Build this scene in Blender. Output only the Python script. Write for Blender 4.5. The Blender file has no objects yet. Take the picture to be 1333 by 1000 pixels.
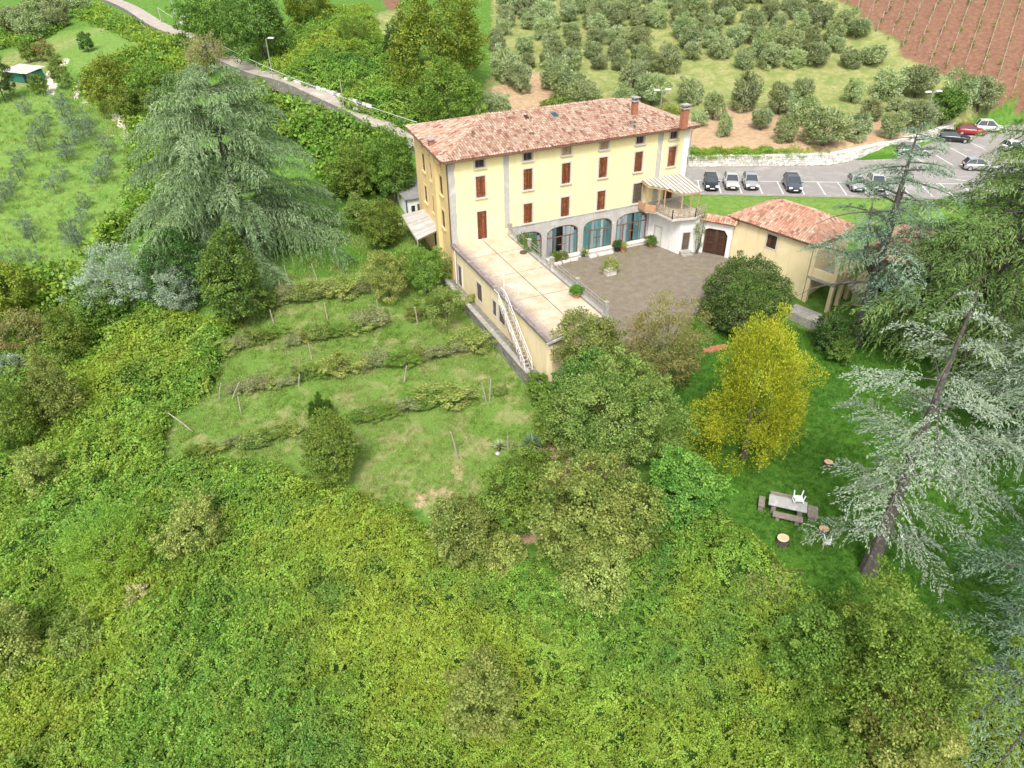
import bpy, math, random
import numpy as np
from mathutils import Matrix, Vector
from mathutils.geometry import tessellate_polygon

S = bpy.context.scene
COL = S.collection
PI = math.pi

# ------------------------------------------------------------------ camera, sky, sun, exposure
CAM = np.array([-20.446, -59.714, 29.235])
YAW, PITCH, ROLL, FPX = -0.416, 0.592, -0.016, 925.5        # focal length in pixels of the 1333 px wide photograph
_cy, _sy, _cp, _sp = math.cos(YAW), math.sin(YAW), math.cos(PITCH), math.sin(PITCH)
FW = np.array([-_sy * _cp, _cy * _cp, -_sp]); _r0 = np.array([_cy, _sy, 0.0]); _u0 = np.cross(_r0, FW)
RT = math.cos(ROLL) * _r0 + math.sin(ROLL) * _u0
UP = -math.sin(ROLL) * _r0 + math.cos(ROLL) * _u0
cam_d = bpy.data.cameras.new('camera')
cam_d.sensor_fit = 'HORIZONTAL'; cam_d.sensor_width = 36.0; cam_d.lens = 36.0 * FPX / 1333.0
cam_d.clip_start = 0.5; cam_d.clip_end = 3000
cam = bpy.data.objects.new('camera', cam_d); COL.objects.link(cam)
cam.matrix_world = Matrix(((RT[0], UP[0], -FW[0], CAM[0]), (RT[1], UP[1], -FW[1], CAM[1]), (RT[2], UP[2], -FW[2], CAM[2]), (0, 0, 0, 1)))
S.camera = cam

SUN_DIR = np.array([-0.30, -0.52, 0.80]); SUN_DIR /= np.linalg.norm(SUN_DIR)    # towards the sun: high, behind the camera
elev = math.asin(SUN_DIR[2]); azim = math.atan2(SUN_DIR[0], SUN_DIR[1])
W = bpy.data.worlds.new('World'); S.world = W; W.use_nodes = True
nt = W.node_tree
sky = nt.nodes.new('ShaderNodeTexSky'); sky.sky_type = 'NISHITA'; sky.sun_disc = False
sky.sun_elevation = elev; sky.sun_rotation = azim; sky.dust_density = 4.0; sky.air_density = 1.0; sky.ozone_density = 1.0
hs = nt.nodes.new('ShaderNodeHueSaturation'); hs.inputs['Saturation'].default_value = 0.35
bg = nt.nodes['Background']; bg.inputs['Strength'].default_value = 0.15
nt.links.new(sky.outputs[0], hs.inputs['Color']); nt.links.new(hs.outputs[0], bg.inputs['Color'])
sun_d = bpy.data.lights.new('sun', 'SUN'); sun_d.energy = 1.5; sun_d.angle = math.radians(13); sun_d.color = (1.0, 0.95, 0.87)
sun = bpy.data.objects.new('sun', sun_d); COL.objects.link(sun)
sun.rotation_euler = Vector(SUN_DIR).to_track_quat('Z', 'Y').to_euler()
S.view_settings.view_transform = 'Standard'; S.view_settings.look = 'None'
S.view_settings.exposure = 1.0; S.view_settings.gamma = 1.0; S.view_settings.use_curve_mapping = False
S.cycles.max_bounces = 6; S.cycles.diffuse_bounces = 3; S.cycles.glossy_bounces = 2; S.cycles.transmission_bounces = 4
S.cycles.transparent_max_bounces = 6; S.cycles.caustics_reflective = False; S.cycles.caustics_refractive = False
S.cycles.use_denoising = True

# ------------------------------------------------------------------ small helpers
def tag(o, label=None, cat=None, group=None, kind=None):
    if label: o['label'] = label
    if cat: o['category'] = cat
    if group: o['group'] = group
    if kind: o['kind'] = kind
    return o

def empty(name, loc=(0, 0, 0), rz=0.0, label=None, cat=None, group=None):
    o = bpy.data.objects.new(name, None); COL.objects.link(o)
    o.location = loc; o.rotation_euler = (0, 0, rz); o.empty_display_size = 0.3
    return tag(o, label, cat, group)

def link(name, me, parent=None, loc=None, rot=None, scale=None):
    o = bpy.data.objects.new(name, me); COL.objects.link(o)
    if parent is not None: o.parent = parent
    if loc is not None: o.location = loc
    if rot is not None: o.rotation_euler = rot
    if scale is not None: o.scale = scale
    return o

def copy_tree(o, parent=None):
    c = o.copy(); COL.objects.link(c); c.parent = parent
    for ch in list(o.children): copy_tree(ch, c)
    return c

class MB:
    """collects simple solids and links them as one mesh object"""
    def __init__(s): s.v, s.f, s.m, s.t = [], [], [], []
    def add(s, vs, fs, mi=0, tint=0.5):
        b = len(s.v); s.v += [tuple(map(float, p)) for p in vs]
        for f in fs: s.f.append(tuple(i + b for i in f)); s.m.append(mi); s.t.append(tint)
        return s
    def box(s, x0, x1, y0, y1, z0, z1, mi=0, tint=0.5):
        vs = [(x, y, z) for z in (z0, z1) for x, y in ((x0, y0), (x1, y0), (x1, y1), (x0, y1))]
        return s.add(vs, [(0, 3, 2, 1), (4, 5, 6, 7), (0, 1, 5, 4), (1, 2, 6, 5), (2, 3, 7, 6), (3, 0, 4, 7)], mi, tint)
    def obox(s, c, ax, ay, az, mi=0, tint=0.5):
        c, ax, ay, az = map(lambda a: np.array(a, float), (c, ax, ay, az))
        vs = [c + sx * ax + sy * ay + sz * az for sz in (-1, 1) for sx, sy in ((-1, -1), (1, -1), (1, 1), (-1, 1))]
        return s.add(vs, [(0, 3, 2, 1), (4, 5, 6, 7), (0, 1, 5, 4), (1, 2, 6, 5), (2, 3, 7, 6), (3, 0, 4, 7)], mi, tint)
    def bar(s, a, b, w, h=None, mi=0, tint=0.5, up=(0, 0, 1)):
        a, b = np.array(a, float), np.array(b, float); d = b - a; L = np.linalg.norm(d); d /= max(L, 1e-9)
        u = np.array(up, float); sd = np.cross(d, u)
        if np.linalg.norm(sd) < 1e-4: sd = np.cross(d, (1, 0, 0))
        sd /= np.linalg.norm(sd); u = np.cross(sd, d); h = h or w
        return s.obox((a + b) / 2, d * L / 2, sd * w / 2, u * h / 2, mi, tint)
    def tube(s, pts, rad, n=6, mi=0, tint=0.5, caps=True):
        pts = [np.array(p, float) for p in pts]; k = len(pts)
        rad = [rad] * k if np.isscalar(rad) else rad; vs = []
        for i, p in enumerate(pts):
            d = pts[min(i + 1, k - 1)] - pts[max(i - 1, 0)]; d = d / max(np.linalg.norm(d), 1e-9)
            a = np.cross(d, (0.0, 0.0, 1.0) if abs(d[2]) < 0.9 else (1.0, 0.0, 0.0)); a /= np.linalg.norm(a); b = np.cross(d, a)
            vs += [p + rad[i] * (math.cos(2 * PI * j / n) * a + math.sin(2 * PI * j / n) * b) for j in range(n)]
        fs = [(i * n + j, i * n + (j + 1) % n, (i + 1) * n + (j + 1) % n, (i + 1) * n + j) for i in range(k - 1) for j in range(n)]
        if caps: fs += [tuple(range(n - 1, -1, -1)), tuple((k - 1) * n + j for j in range(n))]
        return s.add(vs, fs, mi, tint)
    def lathe(s, prof, n=12, c=(0, 0, 0), mi=0, tint=0.5):
        vs = [(c[0] + r * math.cos(2 * PI * j / n), c[1] + r * math.sin(2 * PI * j / n), c[2] + z) for r, z in prof for j in range(n)]
        k = len(prof)
        fs = [(i * n + j, i * n + (j + 1) % n, (i + 1) * n + (j + 1) % n, (i + 1) * n + j) for i in range(k - 1) for j in range(n)]
        fs += [tuple(range(n - 1, -1, -1)), tuple((k - 1) * n + j for j in range(n))]
        return s.add(vs, fs, mi, tint)
    def prism(s, poly, z0, z1, mi=0, tint=0.5):
        n = len(poly); vs = [(x, y, z0) for x, y in poly] + [(x, y, z1) for x, y in poly]
        tr = tessellate_polygon([[Vector((x, y, 0)) for x, y in poly]])
        fs = [tuple(n + i for i in t) for t in tr] + [tuple(reversed(t)) for t in tr]
        return s.add(vs, fs + [(i, (i + 1) % n, n + (i + 1) % n, n + i) for i in range(n)], mi, tint)
    def panel(s, outer, holes, O, u, v, depth, mi=0, mrev=None):
        """a slab with holes: outline in (a, b) on the plane O + a*u + b*v, thickness DEPTH behind it"""
        O, u, v = (np.array(q, float) for q in (O, u, v)); n = np.cross(u, v)
        loops = [outer] + list(holes); flat = [p for l in loops for p in l]
        tr = tessellate_polygon([[Vector((a, b, 0)) for a, b in l] for l in loops])
        F = [O + a * u + b * v for a, b in flat]; B = [p - n * depth for p in F]; N = len(flat)
        fs = []
        for t in tr:
            (ax, ay), (bx, by), (cx, cy) = (flat[i] for i in t)
            t = tuple(t) if (bx - ax) * (cy - ay) - (by - ay) * (cx - ax) > 0 else tuple(reversed(t))
            fs.append(t)
        s.add(F + B, fs + [tuple(N + i for i in reversed(t)) for t in fs], mi)
        k = 0
        for l in loops:
            m = len(l)
            s.add(F[k:k + m] + B[k:k + m], [(i, m + i, m + (i + 1) % m, (i + 1) % m) for i in range(m)], mi if mrev is None else mrev)
            k += m
        return s
    def mesh(s, name, mats):
        me = bpy.data.meshes.new(name); me.from_pydata(s.v, [], s.f)
        for m in (mats if isinstance(mats, (list, tuple)) else [mats]): me.materials.append(m)
        me.polygons.foreach_set('material_index', s.m)
        a = me.attributes.new('tint', 'FLOAT', 'FACE'); a.data.foreach_set('value', s.t)
        me.update(); return me
    def build(s, name, mats, parent=None, **k): return link(name, s.mesh(name, mats), parent, **k)

def quads_mesh(name, V, mats, tint=None, mi=None, smooth=False):
    """V (N,4,3) -> a mesh of N separate quads"""
    N = len(V); me = bpy.data.meshes.new(name)
    me.vertices.add(N * 4); me.vertices.foreach_set('co', np.ascontiguousarray(V, dtype=np.float32).ravel())
    me.loops.add(N * 4); me.loops.foreach_set('vertex_index', np.arange(N * 4, dtype=np.int32))
    me.polygons.add(N); me.polygons.foreach_set('loop_start', np.arange(0, N * 4, 4, dtype=np.int32))
    for m in (mats if isinstance(mats, (list, tuple)) else [mats]): me.materials.append(m)
    if mi is not None: me.polygons.foreach_set('material_index', mi.astype(np.int32))
    a = me.attributes.new('tint', 'FLOAT', 'FACE')
    a.data.foreach_set('value', (np.full(N, .5) if tint is None else tint).astype(np.float32))
    me.update(calc_edges=True)
    return me

def nrm(a): return a / np.maximum(np.linalg.norm(a, axis=-1, keepdims=True), 1e-9)

def rdir(rg, n): return nrm(rg.normal(size=(n, 3)))

# ------------------------------------------------------------------ materials
def mat(name): 
    m = bpy.data.materials.new(name); m.use_nodes = True
    return m, m.node_tree, m.node_tree.nodes['Principled BSDF']

def N(nt, t, **kw):
    n = nt.nodes.new('ShaderNode' + t)
    for k, v in kw.items(): setattr(n, k, v)
    return n

def ramp(nt, fac, stops):
    r = N(nt, 'ValToRGB'); e = r.color_ramp.elements
    while len(e) < len(stops): e.new(0.5)
    for q, (p, c) in zip(e, stops): q.position = p; q.color = (*c, 1)
    nt.links.new(fac, r.inputs[0]); return r.outputs[0]

def noise(nt, scale, detail=4, rough=0.55, vec=None, obj=False):
    n = N(nt, 'TexNoise'); n.inputs['Scale'].default_value = scale; n.inputs['Detail'].default_value = detail; n.inputs['Roughness'].default_value = rough
    if vec is None:
        if obj: vec = N(nt, 'TexCoord').outputs['Object']
        else: vec = N(nt, 'NewGeometry').outputs['Position']
    nt.links.new(vec, n.inputs['Vector']); return n.outputs['Fac']

def mixc(nt, fac, a, b, mode='MIX'):
    m = N(nt, 'Mix', data_type='RGBA', blend_type=mode)
    for i, x in ((0, fac), (6, a), (7, b)):
        if isinstance(x, (int, float)): m.inputs[i].default_value = x
        elif isinstance(x, tuple): m.inputs[i].default_value = (*x, 1)
        else: nt.links.new(x, m.inputs[i])
    return m.outputs[2]

def math_(nt, op, a, b=0.0, c=None, clamp=False):
    m = N(nt, 'Math', operation=op, use_clamp=clamp)
    for i, x in enumerate((a, b, c)):
        if x is None: continue
        if isinstance(x, (int, float)): m.inputs[i].default_value = x
        else: nt.links.new(x, m.inputs[i])
    return m.outputs[0]

def mapr(nt, x, a, b, c=0.0, d=1.0):
    m = N(nt, 'MapRange'); nt.links.new(x, m.inputs[0])
    for i, q in enumerate((a, b, c, d)): m.inputs[i + 1].default_value = q
    return m.outputs[0]

def attr(nt, name): 
    a = N(nt, 'Attribute'); a.attribute_name = name; return a.outputs['Fac']

def solid(name, c1, c2=None, scale=3.0, rough=0.8, metal=0.0, bump=0.0, spec=0.3, tint=0.0, c3=None, obj=False, bscale=None):
    """a procedural base: noise between colours, optional tint attribute and bump"""
    m, nt, p = mat(name); c2 = c2 or tuple(x * 0.8 for x in c1)
    f = noise(nt, scale, 6, 0.62, obj=obj)
    st = [(0.32, c1), (0.68, c2)] if c3 is None else [(0.28, c1), (0.5, c2), (0.72, c3)]
    col = ramp(nt, f, st)
    if tint:
        t = attr(nt, 'tint'); k = mapr(nt, t, 0, 1, 1 - tint, 1 + tint)
        v = N(nt, 'CombineXYZ'); 
        for i in range(3): nt.links.new(k, v.inputs[i])
        col = mixc(nt, 1.0, col, v.outputs[0], 'MULTIPLY')
    nt.links.new(col, p.inputs['Base Color'])
    p.inputs['Roughness'].default_value = rough; p.inputs['Metallic'].default_value = metal; p.inputs['Specular IOR Level'].default_value = spec
    if bump:
        b = N(nt, 'Bump'); b.inputs['Strength'].default_value = bump; b.inputs['Distance'].default_value = 0.05
        nt.links.new(noise(nt, bscale or scale * 6, 5, 0.6, obj=obj), b.inputs['Height']); nt.links.new(b.outputs[0], p.inputs['Normal'])
    return m

LEAF = (1.38, 1.50, 1.38)
NEEDLE = (1.24, 1.32, 1.22)
def leaf_mat(name, cols, trans=0.3, big=0.25, bigc=None, bigamt=0.5, rough=0.55, vary=0.25, spec=0.25, med=None):
    """leaf colour from the tint attribute; patches of the plant turn towards BIGC over metres"""
    m, nt, p = mat(name)
    t = attr(nt, 'tint'); oi = N(nt, 'ObjectInfo').outputs['Random']; LF = NEEDLE if 'needle' in name or 'olive_leaf' in name or 'silver' in name else LEAF; cols = [tuple(x * l for x, l in zip(c, LF)) for c in cols]; bigc = bigc and tuple(x * l for x, l in zip(bigc, LF))
    if med: med = (med[0], tuple(x * l for x, l in zip(med[1], LF)), med[2])
    col = ramp(nt, t, [(i / (len(cols) - 1), c) for i, c in enumerate(cols)])
    if bigc:
        f = mapr(nt, noise(nt, big, 3, 0.6), 0.42, 0.62); f = math_(nt, 'MULTIPLY', f, bigamt)
        col = mixc(nt, f, col, bigc)
    if med:
        f = mapr(nt, noise(nt, med[0], 3, 0.6), 0.55, 0.72); f = math_(nt, 'MULTIPLY', f, med[2])
        col = mixc(nt, f, col, med[1])
    h = N(nt, 'HueSaturation'); nt.links.new(col, h.inputs['Color'])
    nt.links.new(mapr(nt, oi, 0, 1, 1 - vary, 1 + vary), h.inputs['Value']); nt.links.new(mapr(nt, oi, 0, 1, 0.485, 0.515), h.inputs['Hue'])
    nt.links.new(h.outputs[0], p.inputs['Base Color']); p.inputs['Roughness'].default_value = rough; p.inputs['Specular IOR Level'].default_value = spec
    tr = N(nt, 'BsdfTranslucent'); nt.links.new(mixc(nt, 1.0, h.outputs[0], (1.15, 1.25, 0.6), 'MULTIPLY'), tr.inputs['Color'])
    mx = N(nt, 'MixShader'); mx.inputs[0].default_value = trans
    nt.links.new(p.outputs[0], mx.inputs[1]); nt.links.new(tr.outputs[0], mx.inputs[2])
    nt.links.new(mx.outputs[0], nt.nodes['Material Output'].inputs['Surface'])
    return m

M = {}
M['vine_leaf'] = leaf_mat('vine_leaf', [(0.056, 0.122, 0.020), (0.122, 0.208, 0.032), (0.225, 0.300, 0.056)], 0.32, 0.075, (0.250, 0.272, 0.034), 0.65, med=(0.16, (0.052, 0.125, 0.032), 0.65), vary=0.2)
M['ivy_leaf'] = leaf_mat('ivy_leaf', [(0.040, 0.090, 0.016), (0.086, 0.150, 0.026), (0.155, 0.22, 0.045)], 0.25, 0.2, (0.11, 0.19, 0.02), 0.4, vary=0.25)
M['olive_leaf'] = leaf_mat('olive_leaf', [(0.10, 0.125, 0.065), (0.215, 0.25, 0.135), (0.38, 0.40, 0.26)], 0.28, 0.25, (0.24, 0.26, 0.09), 0.5, vary=0.25)
M['young_olive_leaf'] = leaf_mat('young_olive_leaf', [(0.06, 0.09, 0.06), (0.11, 0.15, 0.11), (0.19, 0.23, 0.18)], 0.2, vary=0.2)
M['silver_leaf'] = leaf_mat('silver_leaf', [(0.12, 0.165, 0.11), (0.22, 0.27, 0.20), (0.36, 0.41, 0.33)], 0.2, vary=0.1)
M['green_leaf'] = leaf_mat('green_leaf', [(0.045, 0.085, 0.012), (0.095, 0.155, 0.022), (0.18, 0.24, 0.045)], 0.28, 0.7, (0.15, 0.17, 0.03), 0.45, vary=0.15)
M['olive_green_leaf'] = leaf_mat('olive_green_leaf', [(0.045, 0.078, 0.014), (0.115, 0.155, 0.032), (0.245, 0.275, 0.085)], 0.28, 0.7, (0.17, 0.17, 0.045), 0.5, vary=0.1)
M['hazel_leaf'] = leaf_mat('hazel_leaf', [(0.055, 0.088, 0.016), (0.125, 0.165, 0.034), (0.245, 0.27, 0.08)], 0.28, 0.7, (0.20, 0.19, 0.05), 0.5, vary=0.1)
M['brown_leaf'] = leaf_mat('brown_leaf', [(0.07, 0.085, 0.025), (0.15, 0.15, 0.045), (0.24, 0.19, 0.085)], 0.25, 0.6, (0.18, 0.11, 0.05), 0.6, vary=0.1)
M['dark_leaf'] = leaf_mat('dark_leaf', [(0.018, 0.045, 0.012), (0.038, 0.082, 0.018), (0.075, 0.13, 0.028)], 0.2, 0.6, (0.06, 0.075, 0.02), 0.4, vary=0.15)
M['laurel_leaf'] = leaf_mat('laurel_leaf', [(0.034, 0.072, 0.012), (0.078, 0.14, 0.022), (0.145, 0.215, 0.045)], 0.25, 0.6, (0.06, 0.12, 0.02), 0.4, spec=0.35, vary=0.1)
M['box_leaf'] = leaf_mat('box_leaf', [(0.024, 0.042, 0.010), (0.060, 0.082, 0.018), (0.13, 0.15, 0.042)], 0.22, 0.6, (0.05, 0.075, 0.015), 0.4, spec=0.35, vary=0.1)
M['chestnut_leaf'] = leaf_mat('chestnut_leaf', [(0.05, 0.082, 0.010), (0.125, 0.165, 0.020), (0.24, 0.27, 0.035)], 0.28, 0.4, (0.165, 0.185, 0.025), 0.5, vary=0.1)
M['vine_grey_leaf'] = leaf_mat('vine_grey_leaf', [(0.085, 0.105, 0.04), (0.18, 0.195, 0.085), (0.30, 0.30, 0.16)], 0.25, 0.6, (0.14, 0.12, 0.06), 0.5, vary=0.1)
M['golden_leaf'] = leaf_mat('golden_leaf', [(0.095, 0.135, 0.010), (0.215, 0.250, 0.016), (0.375, 0.375, 0.04)], 0.27, 0.6, (0.27, 0.235, 0.02), 0.3, vary=0.05)
M['yellow_leaf'] = leaf_mat('yellow_leaf', [(0.085, 0.118, 0.022), (0.185, 0.212, 0.05), (0.32, 0.325, 0.105)], 0.28, 0.6, (0.21, 0.185, 0.06), 0.4, vary=0.1)
M['straw_leaf'] = leaf_mat('straw_leaf', [(0.16, 0.16, 0.06), (0.27, 0.25, 0.11), (0.40, 0.36, 0.19)], 0.25, vary=0.1)
M['deodar_needle'] = leaf_mat('deodar_needle', [(0.065, 0.10, 0.048), (0.145, 0.20, 0.098), (0.27, 0.32, 0.19)], 0.15, 0.3, (0.12, 0.17, 0.06), 0.4, rough=0.6, vary=0.1)
M['green_needle'] = leaf_mat('green_needle', [(0.06, 0.11, 0.03), (0.13, 0.205, 0.055), (0.235, 0.305, 0.105)], 0.18, 0.3, (0.08, 0.14, 0.05), 0.4, rough=0.6, vary=0.1)
M['blue_needle'] = leaf_mat('blue_needle', [(0.105, 0.138, 0.105), (0.205, 0.248, 0.195), (0.345, 0.39, 0.32)], 0.15, 0.35, (0.22, 0.27, 0.17), 0.5, rough=0.6, vary=0.1)
M['teal_needle'] = leaf_mat('teal_needle', [(0.06, 0.105, 0.075), (0.135, 0.20, 0.145), (0.26, 0.33, 0.26)], 0.15, 0.35, (0.10, 0.165, 0.07), 0.5, rough=0.6, vary=0.1)
M['grass'] = leaf_mat('grass', [(0.029, 0.092, 0.011), (0.052, 0.138, 0.017), (0.096, 0.188, 0.030)], 0.25, 0.5, (0.075, 0.14, 0.02), 0.4, vary=0.25)
M['meadow_grass'] = leaf_mat('meadow_grass', [(0.06, 0.13, 0.016), (0.11, 0.185, 0.026), (0.20, 0.25, 0.06)], 0.25, 0.22, (0.27, 0.25, 0.11), 0.65, vary=0.25)
M['bark'] = solid('bark', (0.13, 0.105, 0.085), (0.06, 0.048, 0.04), 5, 0.9, bump=0.6, c3=(0.20, 0.17, 0.14))
M['grey_bark'] = solid('grey_bark', (0.17, 0.155, 0.135), (0.075, 0.066, 0.057), 4, 0.9, bump=0.6, c3=(0.24, 0.22, 0.195))
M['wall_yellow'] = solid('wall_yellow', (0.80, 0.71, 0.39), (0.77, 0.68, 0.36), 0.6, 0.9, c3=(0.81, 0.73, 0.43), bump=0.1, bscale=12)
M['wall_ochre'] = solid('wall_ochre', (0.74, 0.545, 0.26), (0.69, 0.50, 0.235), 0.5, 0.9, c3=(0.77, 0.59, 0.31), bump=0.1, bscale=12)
M['wall_cream'] = solid('wall_cream', (0.75, 0.625, 0.39), (0.70, 0.575, 0.35), 0.5, 0.9, c3=(0.77, 0.66, 0.44), bump=0.1, bscale=12)
M['wall_white'] = solid('wall_white', (0.80, 0.80, 0.79), (0.70, 0.69, 0.66), 0.9, 0.9, c3=(0.82, 0.82, 0.82), bump=0.15, bscale=12)
M['render_grey'] = solid('render_grey', (0.47, 0.455, 0.42), (0.39, 0.375, 0.345), 1.1, 0.92, c3=(0.55, 0.535, 0.50), bump=0.25, bscale=9)
M['stone_trim'] = solid('stone_trim', (0.55, 0.51, 0.45), (0.47, 0.43, 0.38), 2.5, 0.85, bump=0.2)
M['shutter'] = solid('shutter', (0.25, 0.085, 0.030), (0.14, 0.046, 0.019), 2.2, 0.6, tint=0.4, c3=(0.33, 0.13, 0.05))
M['shutter_grey'] = solid('shutter_grey', (0.13, 0.10, 0.075), (0.095, 0.075, 0.055), 3, 0.75, tint=0.25)
M['dark_wood'] = solid('dark_wood', (0.075, 0.034, 0.02), (0.045, 0.022, 0.014), 3, 0.7, tint=0.35)
M['frame_red'] = solid('frame_red', (0.26, 0.12, 0.085), (0.20, 0.09, 0.065), 3, 0.6)
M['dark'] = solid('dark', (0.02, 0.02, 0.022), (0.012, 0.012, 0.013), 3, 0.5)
M['dark_glass'] = solid('dark_glass', (0.05, 0.062, 0.07), (0.04, 0.048, 0.055), 2, 0.12, spec=0.6)
M['teal_cloth'] = solid('teal_cloth', (0.30, 0.66, 0.66), (0.21, 0.55, 0.56), 2.5, 0.85, tint=0.3)
M['pale_cloth'] = solid('pale_cloth', (0.86, 0.88, 0.89), (0.78, 0.84, 0.86), 2.5, 0.85, tint=0.15)
M['copper'] = solid('copper', (0.19, 0.10, 0.065), (0.13, 0.07, 0.05), 3, 0.5, metal=0.3)
M['metal_grey'] = solid('metal_grey', (0.42, 0.43, 0.43), (0.34, 0.35, 0.35), 4, 0.45, metal=0.4)
M['metal_white'] = solid('metal_white', (0.78, 0.78, 0.77), (0.66, 0.65, 0.63), 5, 0.5)
M['brick_red'] = solid('brick_red', (0.42, 0.17, 0.10), (0.30, 0.12, 0.08), 6, 0.9, bump=0.4)
M['concrete'] = solid('concrete', (0.40, 0.38, 0.35), (0.28, 0.265, 0.24), 1.5, 0.92, bump=0.3, c3=(0.48, 0.46, 0.42), tint=0.12)
M['old_stone'] = solid('old_stone', (0.27, 0.255, 0.225), (0.15, 0.145, 0.12), 2.2, 0.95, bump=0.5, c3=(0.36, 0.34, 0.30), tint=0.2)
M['white_stone'] = solid('white_stone', (0.70, 0.67, 0.61), (0.58, 0.55, 0.49), 2.0, 0.9, bump=0.3, tint=0.25)
M['terracotta'] = solid('terracotta', (0.50, 0.22, 0.12), (0.40, 0.17, 0.09), 4, 0.85)
M['roof_felt'] = solid('roof_felt', (0.26, 0.25, 0.25), (0.19, 0.185, 0.185), 1.5, 0.9, bump=0.2)
M['fibre'] = solid('fibre', (0.52, 0.50, 0.47), (0.40, 0.375, 0.34), 1.2, 0.85, c3=(0.58, 0.57, 0.55), tint=0.1)
M['rope_white'] = solid('rope_white', (0.62, 0.66, 0.64), (0.55, 0.58, 0.56), 4, 0.6)
M['timber'] = solid('timber', (0.48, 0.34, 0.19), (0.36, 0.25, 0.14), 3, 0.8, c3=(0.56, 0.44, 0.28))
M['post_wood'] = solid('post_wood', (0.42, 0.37, 0.31), (0.30, 0.26, 0.21), 5, 0.9, c3=(0.52, 0.47, 0.40))
M['bench_stone'] = solid('bench_stone', (0.28, 0.245, 0.20), (0.19, 0.165, 0.13), 5, 0.92, bump=0.5, c3=(0.35, 0.31, 0.26))
M['table_stone'] = solid('table_stone', (0.42, 0.415, 0.40), (0.33, 0.325, 0.315), 3.5, 0.85, bump=0.3, c3=(0.50, 0.50, 0.49))
M['plastic'] = solid('plastic', (0.85, 0.85, 0.86), (0.80, 0.80, 0.82), 4, 0.4)
M['rubber'] = solid('rubber', (0.02, 0.02, 0.02), (0.03, 0.03, 0.03), 4, 0.8)
M['tarp_green'] = solid('tarp_green', (0.03, 0.17, 0.12), (0.02, 0.11, 0.09), 2, 0.7)
M['line_white'] = solid('line_white', (0.72, 0.72, 0.70), (0.55, 0.55, 0.53), 3, 0.8)
M['asphalt'] = solid('asphalt', (0.31, 0.288, 0.265), (0.25, 0.233, 0.217), 0.35, 0.92, bump=0.2, bscale=20, c3=(0.37, 0.348, 0.322))
M['road'] = solid('road', (0.40, 0.355, 0.305), (0.32, 0.28, 0.24), 0.5, 0.95, bump=0.25, bscale=8, c3=(0.46, 0.415, 0.36))

def streaks(m, dark, amt):
    nt = m.node_tree; p = nt.nodes['Principled BSDF']; l = p.inputs['Base Color'].links[0]; src = l.from_socket
    mp = N(nt, 'Mapping'); mp.inputs['Scale'].default_value = (2.2, 2.2, 0.22); nt.links.new(N(nt, 'NewGeometry').outputs['Position'], mp.inputs['Vector'])
    f = mapr(nt, noise(nt, 1.0, 6, 0.7, vec=mp.outputs[0]), 0.52, 0.75); f = math_(nt, 'MULTIPLY', f, amt)
    nt.links.new(mixc(nt, f, src, dark), p.inputs['Base Color'])
for k, d, a in (('wall_yellow', (.55, .47, .27), .45), ('wall_ochre', (.42, .30, .15), .6), ('wall_cream', (.45, .36, .22), .5), ('wall_white', (.42, .40, .35), .6), ('render_grey', (.22, .21, .19), .6)): streaks(M[k], d, a)

def court_mat():
    m, nt, p = mat('courtyard_paving')
    base = ramp(nt, noise(nt, 1.3, 8, 0.72), [(0.3, (0.12, 0.096, 0.068)), (0.5, (0.175, 0.145, 0.106)), (0.7, (0.25, 0.213, 0.165))])
    fine = mixc(nt, 0.25, base, ramp(nt, noise(nt, 14, 3, 0.7), [(0.35, (0.085, 0.07, 0.055)), (0.65, (0.30, 0.262, 0.215))]))
    moss = mapr(nt, noise(nt, 0.33, 4, 0.65), 0.57, 0.68)
    nt.links.new(mixc(nt, math_(nt, 'MULTIPLY', moss, 0.7), fine, (0.15, 0.155, 0.05)), p.inputs['Base Color']); p.inputs['Roughness'].default_value = 0.95
    b = N(nt, 'Bump'); b.inputs['Strength'].default_value = 0.3; b.inputs['Distance'].default_value = 0.03
    nt.links.new(noise(nt, 18, 4), b.inputs['Height']); nt.links.new(b.outputs[0], p.inputs['Normal'])
    return m
M['courtyard'] = court_mat()

def slab_mat():
    m, nt, p = mat('terrace_slab')
    base = ramp(nt, noise(nt, 0.7, 7, 0.62), [(0.3, (0.41, 0.30, 0.19)), (0.46, (0.475, 0.38, 0.265)), (0.58, (0.52, 0.44, 0.325)), (0.75, (0.56, 0.495, 0.40))])
    stain = mapr(nt, noise(nt, 1.6, 6, 0.7), 0.58, 0.72)
    col = mixc(nt, math_(nt, 'MULTIPLY', stain, 0.65), base, (0.30, 0.21, 0.14))
    t = attr(nt, 'tint')                                    # lichen and soot that has gathered along the gutter kerb
    edge = math_(nt, 'MULTIPLY', mapr(nt, math_(nt, 'ADD', t, math_(nt, 'MULTIPLY', noise(nt, 2.6, 5, 0.7), 0.9)), 0.75, 1.35), 0.75)
    col = mixc(nt, edge, col, (0.22, 0.18, 0.17))
    nt.links.new(col, p.inputs['Base Color']); p.inputs['Roughness'].default_value = 0.95
    b = N(nt, 'Bump'); b.inputs['Strength'].default_value = 0.25; b.inputs['Distance'].default_value = 0.03
    nt.links.new(noise(nt, 10, 4), b.inputs['Height']); nt.links.new(b.outputs[0], p.inputs['Normal'])
    return m
M['slab'] = slab_mat()

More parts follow.
